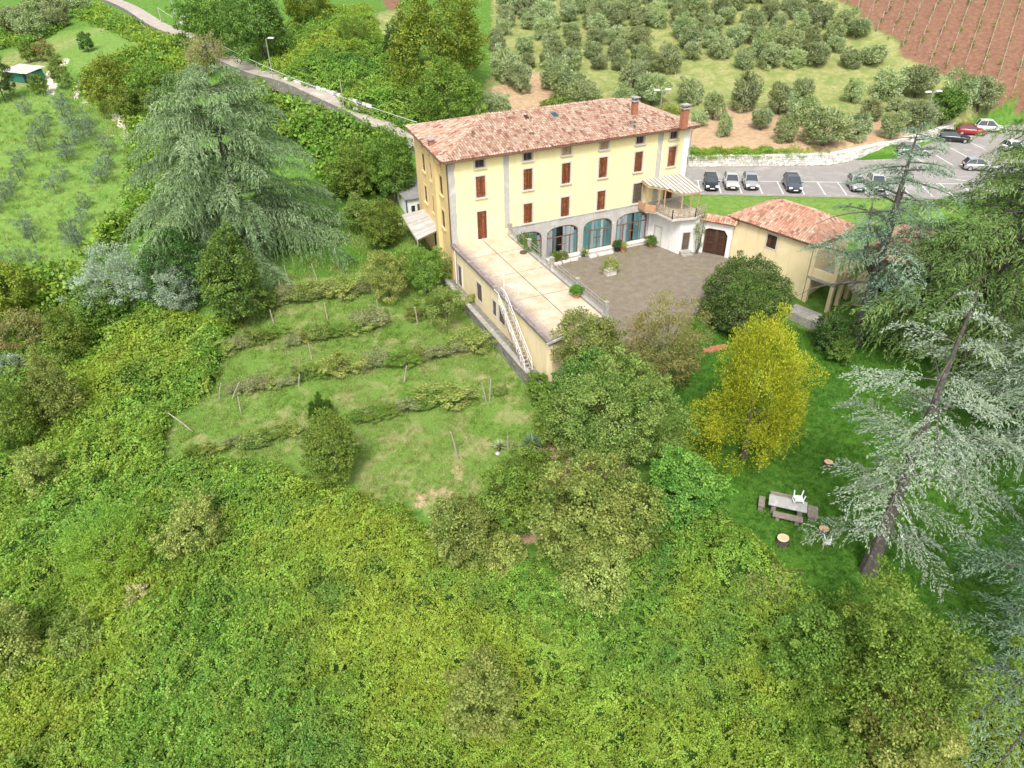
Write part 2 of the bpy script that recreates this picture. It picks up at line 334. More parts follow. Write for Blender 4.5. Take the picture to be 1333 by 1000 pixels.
def tile_mat(name, stops):
    m, nt, p = mat(name)
    t = attr(nt, 'tint')
    f = math_(nt, 'ADD', math_(nt, 'MULTIPLY', t, 0.72), math_(nt, 'MULTIPLY', noise(nt, 0.6, 6, 0.75), 0.45))
    f = math_(nt, 'ADD', f, math_(nt, 'MULTIPLY', noise(nt, 7, 3, 0.7), 0.25))
    nt.links.new(ramp(nt, mapr(nt, f, 0.25, 1.15), stops), p.inputs['Base Color']); p.inputs['Roughness'].default_value = 0.9
    return m
M['roof_tile'] = tile_mat('roof_tile', [(0.0, (0.10, 0.055, 0.042)), (0.22, (0.25, 0.11, 0.075)), (0.40, (0.345, 0.20, 0.135)), (0.55, (0.385, 0.265, 0.19)), (0.75, (0.435, 0.335, 0.255)), (1.0, (0.48, 0.41, 0.335))])
M['old_tile'] = tile_mat('old_tile', [(0.0, (0.13, 0.08, 0.06)), (0.25, (0.28, 0.14, 0.095)), (0.45, (0.42, 0.21, 0.14)), (0.65, (0.43, 0.27, 0.19)), (0.85, (0.46, 0.36, 0.27)), (1.0, (0.48, 0.42, 0.35))])

def glass_mat(name, col, alpha):
    m, nt, p = mat(name)
    g = N(nt, 'BsdfGlossy'); g.inputs['Roughness'].default_value = 0.05; g.inputs['Color'].default_value = (0.9, 0.95, 1, 1)
    t = N(nt, 'BsdfTransparent'); t.inputs['Color'].default_value = (*col, 1)
    f = N(nt, 'Fresnel'); f.inputs['IOR'].default_value = 1.28
    mx = N(nt, 'MixShader'); nt.links.new(f.outputs[0], mx.inputs[0]); nt.links.new(t.outputs[0], mx.inputs[1]); nt.links.new(g.outputs[0], mx.inputs[2])
    nt.links.new(mx.outputs[0], nt.nodes['Material Output'].inputs['Surface']); nt.nodes.remove(p); return m
M['pane'] = glass_mat('pane', (0.99, 1.0, 1.0), 0.2)

def car_paint(name, c, metal=0.3):
    m, nt, p = mat(name); nt.links.new(ramp(nt, noise(nt, 0.8, 2), [(0.3, c), (0.7, tuple(x * 0.93 for x in c))]), p.inputs['Base Color'])
    p.inputs['Metallic'].default_value = metal; p.inputs['Roughness'].default_value = 0.32; p.inputs['Coat Weight'].default_value = 0.6
    p.inputs['Coat Roughness'].default_value = 0.08; return m

# ------------------------------------------------------------------ the lie of the land
def ray(px, py):
    v = FW * FPX + RT * (px - 666.5) - UP * (py - 500.0); return v / np.linalg.norm(v)
def P(px, py, z):
    v = ray(px, py); return CAM + v * ((z - CAM[2]) / v[2])
def to_px(V):
    d = np.asarray(V, float) - CAM; z = d @ FW; z = np.where(z < 0.5, 0.5, z)
    return 666.5 + FPX * (d @ RT) / z, 500.0 - FPX * (d @ UP) / z

_cp_px = [  # pixel in the photograph, height of the ground there
 (660, 450, -1.7), (620, 405, -1.6), (700, 525, -1.9), (600, 370, -1.4), (560, 470, -1.9), (530, 400, -1.7), (470, 360, -1.5), (430, 330, -0.9), (500, 300, -0.4),
 (450, 430, -2.2), (390, 400, -2.0), (340, 430, -2.6), (300, 480, -3.0), (217, 590, -3.6), (330, 560, -3.3), (450, 560, -2.9), (530, 645, -3.0), (640, 610, -2.6), (700, 580, -2.4),
 (335, 368, -1.8), (400, 360, -1.5),
 (900, 400, -1.2), (960, 425, -1.7), (1040, 445, -2.4), (930, 560, -2.0), (1026, 662, -2.1), (1000, 740, -2.4), (1130, 745, -2.4), (1300, 700, -2.4), (1200, 560, -2.4), (1333, 480, -2.2), (1100, 480, -2.5), (850, 560, -2.0), (790, 560, -2.1),
 (740, 680, -2.8), (680, 700, -3.0), (800, 800, -4.2), (1000, 850, -3.6), (1333, 999, -4.2), (1000, 999, -5.6), (700, 999, -6.4), (400, 999, -6.8), (0, 999, -7.2), (0, 800, -6.6), (300, 780, -5.6), (550, 780, -4.8), (1200, 850, -3.2),
 (130, 500, -4.8), (30, 600, -6.0), (30, 450, -4.6), (150, 640, -5.2), (0, 350, -3.4), (150, 400, -3.8), (220, 420, -3.4), (250, 480, -3.4),
 (0, 300, -2.5), (100, 330, -2.8), (60, 200, 1.0), (150, 180, 1.2), (0, 200, 1.2), (20, 115, 4.0), (60, 122, 4.0), (100, 100, 4.8), (160, 150, 2.2), (200, 260, -0.8), (150, 290, -2.0),
 (5, 8, 9.5), (60, 50, 7.0), (150, 50, 7.5), (0, 70, 6.0), (110, 60, 6.8),
 (530, 184, 3.0), (500, 172, 3.6), (440, 146, 5.0), (360, 119, 7.0), (325, 97, 7.6), (290, 78, 8.0), (215, 40, 9.2), (125, -6, 10.5),
 (400, 150, 4.6), (380, 180, 3.0), (480, 232, 0.8), (430, 230, 0.6), (350, 150, 3.8), (270, 120, 4.8),
 (450, 125, 7.6), (400, 105, 8.6), (450, 60, 11.5), (400, 50, 11.5), (440, 10, 14.0), (500, 20, 14.2), (520, 60, 11.0), (530, 120, 7.0), (300, 30, 11.5), (230, 0, 12.5),
 (640, 132, 4.2), (590, 150, 3.6), (700, 112, 4.9), (700, 60, 8.4), (640, 60, 8.6), (660, 4, 12.6), (780, 60, 8.2), (900, 60, 8.0), (900, 5, 12.8), (790, 110, 4.8), (900, 120, 4.0), (1000, 60, 8.2), (1050, 4, 13.2), (1100, 60, 8.4), (1200, 90, 6.4), (1200, 5, 13.6), (1330, 5, 14.0), (1320, 100, 6.4),
 (910, 195, 1.8), (1000, 195, 1.8), (1075, 196, 1.7), (1000, 150, 3.0), (1080, 180, 2.0), (1180, 160, 2.0), (1230, 160, 1.9), (870, 160, 2.4), (760, 128, 4.1),
]
_cp_w = [(-1, 5, -0.3), (-3, 13, 0.3), (-2, 20, 0.8), (5, 22, 1.4), (13, 20, 1.6), (20, 20, 1.4), (30, 16, 0.6), (33, 4, -0.3), (28, 0, -0.6), (40, -4, -0.4), (52, -8, -0.4), (36, -10, -0.8), (26.5, -14.5, -2.3), (29, -17.5, -2.7), (34, -25, -2.4), (50, -16, -0.8),
 (70, -20, 0.2), (90, -10, 0.8), (120, 0, 2.5), (180, -20, 6), (220, 120, 26), (90, 130, 22), (40, 160, 24), (-20, 220, 20), (-90, 230, 13), (-160, 200, 10), (-200, 80, 2), (-160, 0, -6), (-120, -80, -12), (-20, -120, -12), (60, -90, -5), (140, -90, -2), (0, 320, 34), (200, 300, 44), (-200, 320, 22), (320, 60, 30), (12, -60, -4.6), (22, -52, -3)]
_cp = np.array([list(P(a, b, z)) for a, b, z in _cp_px] + [list(q) for q in _cp_w])
_K = lambda A, B: np.sqrt(((A[:, None, :2] - B[None, :, :2]) ** 2).sum(-1) + 9.0)
_n = len(_cp); _A = np.zeros((_n + 3, _n + 3)); _A[:_n, :_n] = _K(_cp, _cp) - 0.6 * np.eye(_n)
_A[:_n, _n] = 1; _A[:_n, _n + 1:] = _cp[:, :2]; _A[_n:, :_n] = _A[:_n, _n:].T
_w = np.linalg.solve(_A, np.r_[_cp[:, 2], 0, 0, 0])

def inside(px, py, poly):
    """signed distance to a polygon, negative outside"""
    px, py = np.asarray(px, float), np.asarray(py, float); ins = np.zeros(px.shape, bool); d = np.full(px.shape, 1e9)
    n = len(poly)
    for i in range(n):
        (x0, y0), (x1, y1) = poly[i], poly[(i + 1) % n]
        c = ((y0 > py) != (y1 > py)) & (px < (x1 - x0) * (py - y0) / ((y1 - y0) if y1 != y0 else 1e-9) + x0); ins ^= c
        L2 = max((x1 - x0) ** 2 + (y1 - y0) ** 2, 1e-9); t = np.clip(((px - x0) * (x1 - x0) + (py - y0) * (y1 - y0)) / L2, 0, 1)
        d = np.minimum(d, np.hypot(px - x0 - t * (x1 - x0), py - y0 - t * (y1 - y0)))
    return np.where(ins, d, -d)

COURT = [(5.9, 0.3), (22, 0.3), (27.4, -6.6), (27.2, -7.4), (25.3, -10.2), (22.6, -12.6), (20.2, -13.8), (17.0, -15.6), (12, -19.0), (5.9, -19.0)]
PARK_PX = [(890, 216), (1080, 215.5), (1108, 210), (1168, 202), (1215, 185), (1240, 174), (1400, 150), (1560, 170), (1560, 262), (1160, 258), (905, 253), (880, 246)]
PARK = [tuple(P(a, b, 0.0)[:2]) for a, b in PARK_PX]
PADS = [(COURT, -0.86, 1.2), ([(0.2, -19.5), (0.2, 11.5), (26, 11.5), (26, 0), (6, 0), (6, -19.5)], -0.9, 1.0), (PARK, -0.06, 2.0)]
def gz(x, y):
    x, y = np.atleast_1d(np.asarray(x, float)), np.atleast_1d(np.asarray(y, float)); sh = x.shape; x, y = x.ravel(), y.ravel()
    z = np.empty(len(x))
    for i in range(0, len(x), 20000):
        q = np.stack([x[i:i + 20000], y[i:i + 20000]], 1); z[i:i + 20000] = _K(q, _cp) @ _w[:_n] + _w[_n] + q @ _w[_n + 1:]
    for poly, pz, soft in PADS:
        s = np.clip(1 + inside(x, y, poly) / soft, 0, 1); s = s * s * (3 - 2 * s); z = z * (1 - s) + pz * s
    return z.reshape(sh)
def gz1(x, y): return float(gz([x], [y])[0])

_T = np.concatenate([np.arange(22, 120, 0.2), np.arange(120, 420, 0.5)])
def G(px, py, lift=0.0):
    """the point of the ground (raised by LIFT) seen at a pixel of the photograph"""
    v = ray(px, py); pts = CAM + _T[:, None] * v; below = pts[:, 2] < gz(pts[:, 0], pts[:, 1]) + lift
    i = int(np.argmax(below)) if below.any() else len(_T) - 1
    p = pts[i].copy(); p[2] = gz1(p[0], p[1]); return p
def Gb(x0, y0, x1, y1, trunk=0.4, squat=0.42):
    """ground point, radius and half height of a crown that fills a pixel box"""
    cx, cy = (x0 + x1) / 2, (y0 + y1) / 2; v = ray(cx, cy); pts = CAM + _T[:, None] * v
    R = (x1 - x0) / 2 * _T * (v @ FW) / FPX; V = (y1 - y0) / 2 * _T * (v @ FW) / FPX; sa, ca = -v[2], math.sqrt(1 - v[2] ** 2)
    H = np.sqrt(np.maximum(V ** 2 - (R * sa) ** 2, 0)) / ca; H = np.maximum(H, squat * R)
    ok = pts[:, 2] - H - trunk - gz(pts[:, 0], pts[:, 1]) < 0; i = int(np.argmax(ok)) if ok.any() else len(_T) - 1
    return np.array([pts[i, 0], pts[i, 1], gz1(pts[i, 0], pts[i, 1])]), float(R[i]), float(H[i])

# terrain sheet: fine in the middle, coarse far out
def axis_pts(a, b, step, lo, hi):
    mid = np.arange(a, b + 1e-6, step); l, r = [], []
    x, s = a, step
    while x > lo: s = min(s * 1.09, 14); x -= s; l.append(x)
    x, s = b, step
    while x < hi: s = min(s * 1.09, 14); x += s; r.append(x)
    return np.array(l[::-1] + list(mid) + r)
gx = axis_pts(-48, 66, 0.75, -420, 520); gy = axis_pts(-58, 40, 0.75, -260, 620)
X, Y = np.meshgrid(gx, gy); Z = gz(X, Y)
V = np.stack([X.ravel(), Y.ravel(), Z.ravel()], 1); tpx, tpy = to_px(V)
ahead = (V - CAM) @ FW > 1
def region(poly, soft):
    s = np.clip(0.5 + inside(tpx, tpy, poly) / (2 * soft), 0, 1); return np.where(ahead, s, 0)
LAWN = [(868, 395), (915, 372), (965, 400), (1040, 428), (1110, 440), (1333, 455), (1460, 600), (1440, 860), (1250, 850), (1110, 800), (1010, 745), (930, 670), (900, 600), (870, 480)]
VINEY = [(330, 395), (440, 300), (520, 250), (560, 320), (600, 380), (690, 490), (745, 590), (700, 650), (640, 680), (520, 660), (380, 622), (210, 610), (215, 560), (280, 505), (300, 440)]
masks = {
 'lawn': np.maximum.reduce([region(LAWN, 6), region([(1095, 207), (1165, 198), (1180, 208)], 1.5), region([(420, 290), (470, 270), (520, 330), (560, 330), (430, 360), (380, 360)], 6)]),
 'meadow': region(VINEY, 8),
 'grove_grass': np.maximum.reduce([region([(895, 254), (1200, 260), (1260, 275), (1120, 300), (1020, 262), (960, 285), (900, 272)], 2), region([(-60, 350), (-60, 135), (60, 118), (120, 120), (165, 165), (168, 250), (150, 310), (100, 350)], 6), region([(55, 45), (120, 35), (200, 60), (150, 75), (120, 110), (70, 75)], 6)]),
 'straw': np.maximum.reduce([region([(600, 165), (640, 95), (640, -40), (1030, -40), (1300, 140), (1200, 180), (1085, 200), (890, 205), (700, 150)], 8), region([(0, 70), (40, 55), (110, 42), (150, 25), (160, 30), (70, 75), (60, 110), (-20, 130)], 4) * 0.6, region([(480, 20), (520, 10), (530, 45), (495, 50)], 4)]),
 'soil': np.maximum.reduce([region([(890, 206), (890, 160), (940, 138), (1040, 150), (1110, 155), (1190, 160), (1200, 175), (1085, 202)], 7), region([(640, 150), (640, 112), (700, 92), (735, 110), (700, 140)], 5) * 0.8, region([(520, 645), (560, 600), (620, 600), (600, 660), (540, 665)], 12) * 0.48, region([(668, 690), (712, 670), (716, 705), (680, 706)], 4), region([(690, 590), (735, 560), (745, 590), (710, 620)], 6) * 0.8, region([(325, 385), (355, 375), (360, 390), (335, 398)], 4), region([(720, 600), (800, 590), (830, 620), (740, 640)], 6)]),
 'red': np.maximum(region([(1025, -60), (1700, -60), (1700, 170), (1330, 150), (1205, 92)], 4), region([(495, -5), (520, -8), (522, 12), (505, 14)], 3)),
 'rock': np.maximum.reduce([region(p, 1.5) for p in ([(60, 93), (66, 96), (76, 122), (66, 127), (58, 110)], [(80, 76), (98, 73), (90, 79), (82, 84)], [(102, 106), (104, 118), (98, 130), (92, 128)], [(140, 140), (158, 142), (166, 155), (178, 185), (168, 192), (160, 170), (145, 150)], [(105, 132), (122, 133), (115, 138)])]),
}
nx, ny = len(gx), len(gy)
me = bpy.data.meshes.new('terrain')
Zb = V[:, 2] + 0.05 * np.sin(V[:, 0] * 1.7 + 1.3 * np.sin(V[:, 1] * 0.9)) * np.sin(V[:, 1] * 1.9 + np.sin(V[:, 0] * 1.1))
for poly, pz, soft in PADS: Zb = np.where(inside(V[:, 0], V[:, 1], poly) > -1.2, np.minimum(V[:, 2], Zb), Zb)
me.vertices.add(nx * ny); me.vertices.foreach_set('co', np.stack([V[:, 0], V[:, 1], Zb], 1).astype(np.float32).ravel())
ii = (np.arange(ny - 1)[:, None] * nx + np.arange(nx - 1)[None]).ravel(); q = np.stack([ii, ii + 1, ii + nx + 1, ii + nx], 1).astype(np.int32)
me.loops.add(q.size); me.loops.foreach_set('vertex_index', q.ravel()); me.polygons.add(len(q)); me.polygons.foreach_set('loop_start', np.arange(0, q.size, 4, dtype=np.int32))
for k, a in masks.items(): me.attributes.new(k, 'FLOAT', 'POINT').data.foreach_set('value', a.astype(np.float32))
me.update(calc_edges=True); me.polygons.foreach_set('use_smooth', np.ones(len(q), bool))

def terrain_mat():
    m, nt, p = mat('terrain')
    f1, f2, f3, f4 = noise(nt, 0.22, 5, 0.65), noise(nt, 1.6, 6, 0.7), noise(nt, 7.0, 4, 0.7), noise(nt, 0.5, 4, 0.6)
    wild = ramp(nt, f2, [(0.3, (0.05, 0.12, 0.02)), (0.5, (0.095, 0.20, 0.03)), (0.7, (0.17, 0.25, 0.06))])
    lawn = ramp(nt, f3, [(0.3, (0.035, 0.104, 0.013)), (0.5, (0.06, 0.152, 0.020)), (0.7, (0.095, 0.195, 0.032))])
    lawn = mixc(nt, mapr(nt, f1, 0.42, 0.62, 0, 0.5), lawn, (0.085, 0.18, 0.022))
    mead = ramp(nt, f3, [(0.3, (0.08, 0.16, 0.028)), (0.55, (0.14, 0.23, 0.045)), (0.75, (0.22, 0.28, 0.08))])
    mead = mixc(nt, mapr(nt, f4, 0.50, 0.70, 0, 0.85), mead, (0.32, 0.28, 0.14))
    grov = ramp(nt, f2, [(0.3, (0.09, 0.185, 0.035)), (0.5, (0.145, 0.25, 0.05)), (0.7, (0.22, 0.295, 0.08))])
    straw = ramp(nt, f2, [(0.3, (0.15, 0.22, 0.055)), (0.5, (0.27, 0.28, 0.11)), (0.7, (0.39, 0.33, 0.17))])
    straw = mixc(nt, mapr(nt, f4, 0.44, 0.60, 0, 0.7), straw, (0.15, 0.21, 0.05))
    soil = ramp(nt, f2, [(0.3, (0.30, 0.20, 0.12)), (0.5, (0.42, 0.29, 0.18)), (0.7, (0.48, 0.38, 0.24))])
    red = ramp(nt, f2, [(0.3, (0.15, 0.075, 0.048)), (0.5, (0.205, 0.108, 0.07)), (0.7, (0.26, 0.17, 0.105))])
    rock = ramp(nt, f3, [(0.3, (0.55, 0.48, 0.38)), (0.7, (0.68, 0.62, 0.52))])
    rag = math_(nt, 'ADD', math_(nt, 'MULTIPLY', math_(nt, 'SUBTRACT', f2, 0.5), 1.1), math_(nt, 'MULTIPLY', math_(nt, 'SUBTRACT', f4, 0.5), 0.9))
    col = wild
    for k, c in (('meadow', mead), ('lawn', lawn), ('grove_grass', grov), ('straw', straw), ('soil', soil), ('red', red), ('rock', rock)):
        a = attr(nt, k); g = mapr(nt, math_(nt, 'ADD', a, math_(nt, 'MULTIPLY', rag, mapr(nt, a, 0.02, 0.5))), 0.35, 0.65)
        col = mixc(nt, g, col, c)
    nt.links.new(col, p.inputs['Base Color']); p.inputs['Roughness'].default_value = 0.97; p.inputs['Specular IOR Level'].default_value = 0.1
    b = N(nt, 'Bump'); b.inputs['Strength'].default_value = 0.7; b.inputs['Distance'].default_value = 0.12
    nt.links.new(math_(nt, 'ADD', f3, f2), b.inputs['Height']); nt.links.new(b.outputs[0], p.inputs['Normal'])
    return m
M['terrain'] = terrain_mat(); me.materials.append(M['terrain'])
tag(link('terrain', me), 'grassy hillside with lawn, meadow, straw and red soil', None, None, 'structure')

# ------------------------------------------------------------------ paved ground
mb = MB(); mb.prism(COURT, -0.86, -0.80); tag(mb.build('courtyard', M['courtyard']), 'brown gravelled courtyard in front of the arches', kind='structure')
mb = MB(); mb.prism(PARK, -0.10, 0.0); tag(mb.build('car_park', M['asphalt']), 'grey asphalt car park and road behind the villa', kind='structure')
def strip(pts, w, lift, name, m, label):
    pts = np.array(pts); seg = np.r_[0, np.cumsum(np.linalg.norm(np.diff(pts[:, :2], axis=0), axis=1))]
    s = np.arange(0, seg[-1], 1.0); c = np.stack([np.interp(s, seg, pts[:, 0]), np.interp(s, seg, pts[:, 1])], 1)
    for _ in range(60): c[1:-1] = (c[:-2] + 2 * c[1:-1] + c[2:]) / 4
    d = nrm(np.gradient(c, axis=0)); n = np.stack([-d[:, 1], d[:, 0]], 1); vs = []; K = 5; zc = np.max([gz(c[:, 0] + n[:, 0] * w * f, c[:, 1] + n[:, 1] * w * f) for f in (-.5, -.25, 0, .25, .5)], 0)
    for _ in range(40): zc[1:-1] = (zc[:-2] + 2 * zc[1:-1] + zc[2:]) / 4
    for i in range(len(c)):
        for k in range(K):
            q = c[i] + n[i] * w * (k / (K - 1) - .5); vs.append((q[0], q[1], zc[i] + lift))
    mb = MB(); Mv = len(vs); vs += [(vs[i * K + k][0], vs[i * K + k][1], vs[i * K + k][2] - 1.6) for i in range(len(c)) for k in (0, K - 1)]; mb.add(vs, [(i * K + k, (i + 1) * K + k, (i + 1) * K + k + 1, i * K + k + 1) for i in range(len(c) - 1) for k in range(K - 1)])
    mb.f += [(i * K + (K - 1) * e, (i + 1) * K + (K - 1) * e, Mv + (i + 1) * 2 + e, Mv + i * 2 + e) for i in range(len(c) - 1) for e in (0, 1)]; mb.m += [1] * (2 * (len(c) - 1)); mb.t += [.5] * (2 * (len(c) - 1))
    return tag(mb.build(name, [m, M['old_stone']]), label, kind='structure'), c
ROAD_PX = [(562, 200), (500, 172), (430, 142), (360, 116), (290, 78), (215, 40), (125, -6), (80, -30)]
_, ROADC = strip([G(a, b) for a, b in ROAD_PX], 3.2, 0.10, 'road', M['road'], 'pale narrow lane climbing past the villa')

# ------------------------------------------------------------------ roofs
def hit(px, py, p0, n):
    v = ray(px, py); n = np.array(n, float); return CAM + v * (((np.array(p0, float) - CAM) @ n) / (v @ n))

def tiled(poly, eu, w=0.25, l=0.45, h=0.12, seed=0):
    """rows of half-round clay tiles over a roof plane POLY (3D, first edge is the eave): quads and tints"""
    rg = np.random.default_rng(seed); poly = [np.array(p, float) for p in poly]; o = poly[0]; eu = nrm(np.array(eu, float))
    nn = np.cross(poly[1] - poly[0], poly[2] - poly[0]); nn /= np.linalg.norm(nn)
    if nn[2] < 0: nn = -nn
    up = np.cross(nn, eu); up /= np.linalg.norm(up)
    if up[2] < 0: up = -up
    p2 = [((p - o) @ eu, (p - o) @ up) for p in poly]
    a0, a1 = min(p[0] for p in p2), max(p[0] for p in p2); b1 = max(p[1] for p in p2)
    A, B = np.meshgrid(np.arange(a0 + w / 2, a1, w), np.arange(-0.06, b1, l * 0.88)); A, B = A.ravel(), B.ravel()
    ok = inside(A, B + l * 0.45, p2) > -0.02; A, B = A[ok], B[ok]; n = len(A)
    A = A + rg.normal(0, 0.012, n); B = B + rg.normal(0, 0.02, n); lift = rg.uniform(0.012, 0.04, n); tw = rg.normal(0, 0.02, n)
    prof = [(-0.5, 0.0), (-0.30, 0.82), (0.0, 1.0), (0.30, 0.82), (0.5, 0.0)]; rows = []
    for i, (x, z) in enumerate(prof):
        lo = o + (A + x * w * 1.02)[:, None] * eu + B[:, None] * up + (z * h + lift)[:, None] * nn
        hi = o + (A + x * w * 0.86 + tw * l)[:, None] * eu + (B + l)[:, None] * up + (np.full(n, z * h * 0.9) + 0.004)[:, None] * nn
        rows.append((lo, hi))
    Q, T = [], []; base = np.clip(rg.normal(0.5, 0.22, n), 0, 1)
    for (l0, h0), (l1, h1) in zip(rows, rows[1:]): Q.append(np.stack([l0, l1, h1, h0], 1)); T.append(base)
    return np.concatenate(Q), np.concatenate(T)

def ridge_line(a, b, r=0.15, seed=0):
    rg = np.random.default_rng(seed); a, b = np.array(a, float), np.array(b, float); d = b - a; L = np.linalg.norm(d); d /= L
    s = np.cross(d, (0, 0, 1.0)); s /= np.linalg.norm(s); u = np.cross(s, d); Q, T = [], []
    for k in range(int(L / 0.42)):
        p = a + d * k * 0.42; q = p + d * 0.46; t = np.clip(rg.normal(.55, .2), 0, 1); j = rg.uniform(0, .02)
        arc = [(math.cos(x) * r * 1.1 * s + (math.sin(x) * r - 0.03) * u) for x in np.linspace(0, PI, 6)]
        for e, f in zip(arc, arc[1:]): Q.append([p + e + u * j, p + f + u * j, q + f, q + e]); T.append(t)
    return np.array(Q), np.array(T)

def roof(name, parent, planes, ridges, m, deck_m, seed=0, w=0.26):
    """planes: [(polygon, eave direction)]; the deck is the part, its tiles are sub-parts"""
    d = MB()
    for poly, _ in planes:
        nn = np.cross(np.array(poly[1]) - poly[0], np.array(poly[2]) - poly[0]); nn = nn / np.linalg.norm(nn) * (1 if nn[2] > 0 else -1)
        top = [np.array(p, float) for p in poly]; bot = [p - nn * 0.12 for p in top]; k = len(top)
        d.add(top + bot, [tuple(range(k)), tuple(range(2 * k - 1, k - 1, -1))] + [(i, k + i, k + (i + 1) % k, (i + 1) % k) for i in range(k)])
    r = d.build(name, deck_m, parent)
    parts = [tiled(p, e, w=w, seed=seed + i) for i, (p, e) in enumerate(planes)]
    link('roof_tiles', quads_mesh('roof_tiles', np.concatenate([p[0] for p in parts]), m, np.concatenate([p[1] for p in parts])), r)['kind'] = 'stuff'
    parts = [ridge_line(a, b, seed=seed + 20 + i) for i, (a, b) in enumerate(ridges)]
    link('ridge_tiles', quads_mesh('ridge_tiles', np.concatenate([p[0] for p in parts]), m, np.concatenate([p[1] for p in parts])), r)['kind'] = 'stuff'
    return r

# ------------------------------------------------------------------ the villa
villa = empty('villa', (0, 0, -0.86), 0, 'long yellow three storey villa with grey arcade and red tiled hip roof', 'house')
VO = (0, 0, 0.86)                                   # parts are given in the world, the root stands on the courtyard
def vpart(mb, name, m, parent=None): return mb.build(name, m, parent or villa, loc=VO if parent is None else None)
BL = (0.75, 12.1)                                   # the back left corner: the left side is not quite square
COLX = [3.11, 7.90, 11.94, 16.02, 20.09, 24.06]
rect = lambda a0, a1, b0, b1: [(a0, b0), (a1, b0), (a1, b1), (a0, b1)]
ATT = [rect(x - .47, x + .47, 9.66, 10.40) for x in COLX]
UPR = [rect(x - .48, x + .48, 6.92, 8.92) for x in COLX]
LOW = [rect(x - .48, x + .48, 3.62, 5.60) for x in COLX[1:4]] + [rect(19.72, 20.95, 3.66, 5.75)]
DOOR = rect(2.62, 3.60, 2.86, 5.62); DOOR2 = rect(23.5, 24.6, 3.52, 5.6)
mb = MB(); mb.panel([(0, 2.5), (5.98, 2.5), (5.98, 3.5), (26, 3.5), (26, 10.72), (0, 10.72)], ATT + UPR + LOW + [DOOR, DOOR2], (0, 0, 0), (1, 0, 0), (0, 0, 1), 0.35)
vpart(mb, 'front_wall', M['wall_yellow'])
# left side
lu = np.array([-BL[0], -BL[1], 0.0]); LL = float(np.linalg.norm(lu)); lu /= LL
LW = [(1.9, 2.95, 6.9, 8.7), (1.9, 2.95, 3.65, 5.4), (8.1, 9.1, 7.35, 9.1), (8.2, 9.2, 4.1, 5.85), (5.15, 6.15, 7.2, 8.95), (5.2, 6.2, 3.95, 5.7), (1.75, 2.75, 9.62, 10.15), (8.1, 9.1, 9.75, 10.2), (5.15, 6.0, 9.7, 10.15)]
LH = [rect(LL - y1, LL - y0, z0, z1) for y0, y1, z0, z1 in LW] + [rect(LL - 6.6, LL - 5.2, -.6, 1.9)]
mb = MB(); mb.panel([(0, -1.2), (LL, -1.2), (LL, 10.72), (0, 10.72)], LH, (*BL, 0), lu, (0, 0, 1), 0.35)
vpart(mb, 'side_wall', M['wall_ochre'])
mb = MB(); mb.box(25.65, 25.999, 0.36, 12.1, -1.2, 10.72); vpart(mb, 'side_wall', M['wall_yellow'])
mb = MB(); mb.box(BL[0] + .36, 25.64, 11.75, 12.099, -1.2, 10.72); vpart(mb, 'back_wall', M['wall_yellow'])
mb = MB()
for z in (2.4, 6.3, 9.4): mb.prism([(0.4, 0.62), (25.6, 0.62), (25.6, 11.7), (BL[0] + .4, 11.7)], z, z + 0.2)
vpart(mb, 'storey_floor', M['concrete'])

def trim(hole, O, u, v, w=0.13, proud=0.035, m='stone_trim', name='window', bottom=0.02, parent=None):
    (a0, b0), (a1, b1) = hole[0], hole[2]; O = np.array(O, float); n = np.cross(u, v)
    mb = MB(); mb.panel(rect(a0 - w, a1 + w, b0 - w - bottom, b1 + w), [rect(a0 + .02, a1 - .02, b0 + .02, b1 - .02)], O + n * proud, u, v, proud + 0.02)
    mb.obox(O + n * (proud + .05) + np.array(u) * ((a0 + a1) / 2) + np.array(v) * (b0 - .05), np.array(u) * ((a1 - a0) / 2 + w + .05), n * .09, np.array(v) * .05)
    return vpart(mb, name, M[m], parent)
def leaves(parent, hole, O, u, v, m='shutter', inset=0.05, seed=0, n=2, name='shutter', slats=True):
    rg = random.Random(seed); (a0, b0), (a1, b1) = hole[0], hole[2]; O, u, v = (np.array(q, float) for q in (O, u, v)); nn = np.cross(u, v); w = (a1 - a0 - .04) / n
    for k in range(n):
        mb = MB(); x0 = a0 + .02 + k * w; np_ = 4
        for j in range(np_):
            pw = (w - .03) / np_; t = rg.random()
            mb.obox(O - nn * (inset + rg.uniform(0, .012)) + u * (x0 + .015 + pw * (j + .5)) + v * ((b0 + b1) / 2), u * (pw / 2 - .008), nn * .02, v * ((b1 - b0) / 2 - .03), 0, t)
        for z in (b0 + .22 * (b1 - b0), b0 + .78 * (b1 - b0)):
            mb.obox(O - nn * (inset - .03) + u * (x0 + w / 2) + v * z, u * (w / 2 - .03), nn * .015, v * .05, 0, .3)
        mb.build(name, M[m], parent)
def sash(parent, hole, O, u, v, seed=0, open_=False, inset=0.2):
    (a0, b0), (a1, b1) = hole[0], hole[2]; O, u, v = (np.array(q, float) for q in (O, u, v)); nn = np.cross(u, v)
    mb = MB(); mid = (a0 + a1) / 2
    mb.panel(rect(a0 - .01, a1 + .01, b0 - .01, b1 + .01), [rect(a0 + .06, mid - .03, b0 + .06, b1 - .06), rect(mid + .03, a1 - .06, b0 + .06, b1 - .06)], O - nn * inset, u, v, .05)
    mb.build('sash', M['frame_red'], parent)
    mb = MB(); mb.obox(O - nn * (inset + .03) + u * mid + v * ((b0 + b1) / 2), u * ((a1 - a0) / 2), nn * .008, v * ((b1 - b0) / 2)); mb.build('pane', M['dark_glass'], parent)
FO, FU, FV = (0, 0, 0), (1, 0, 0), (0, 0, 1)
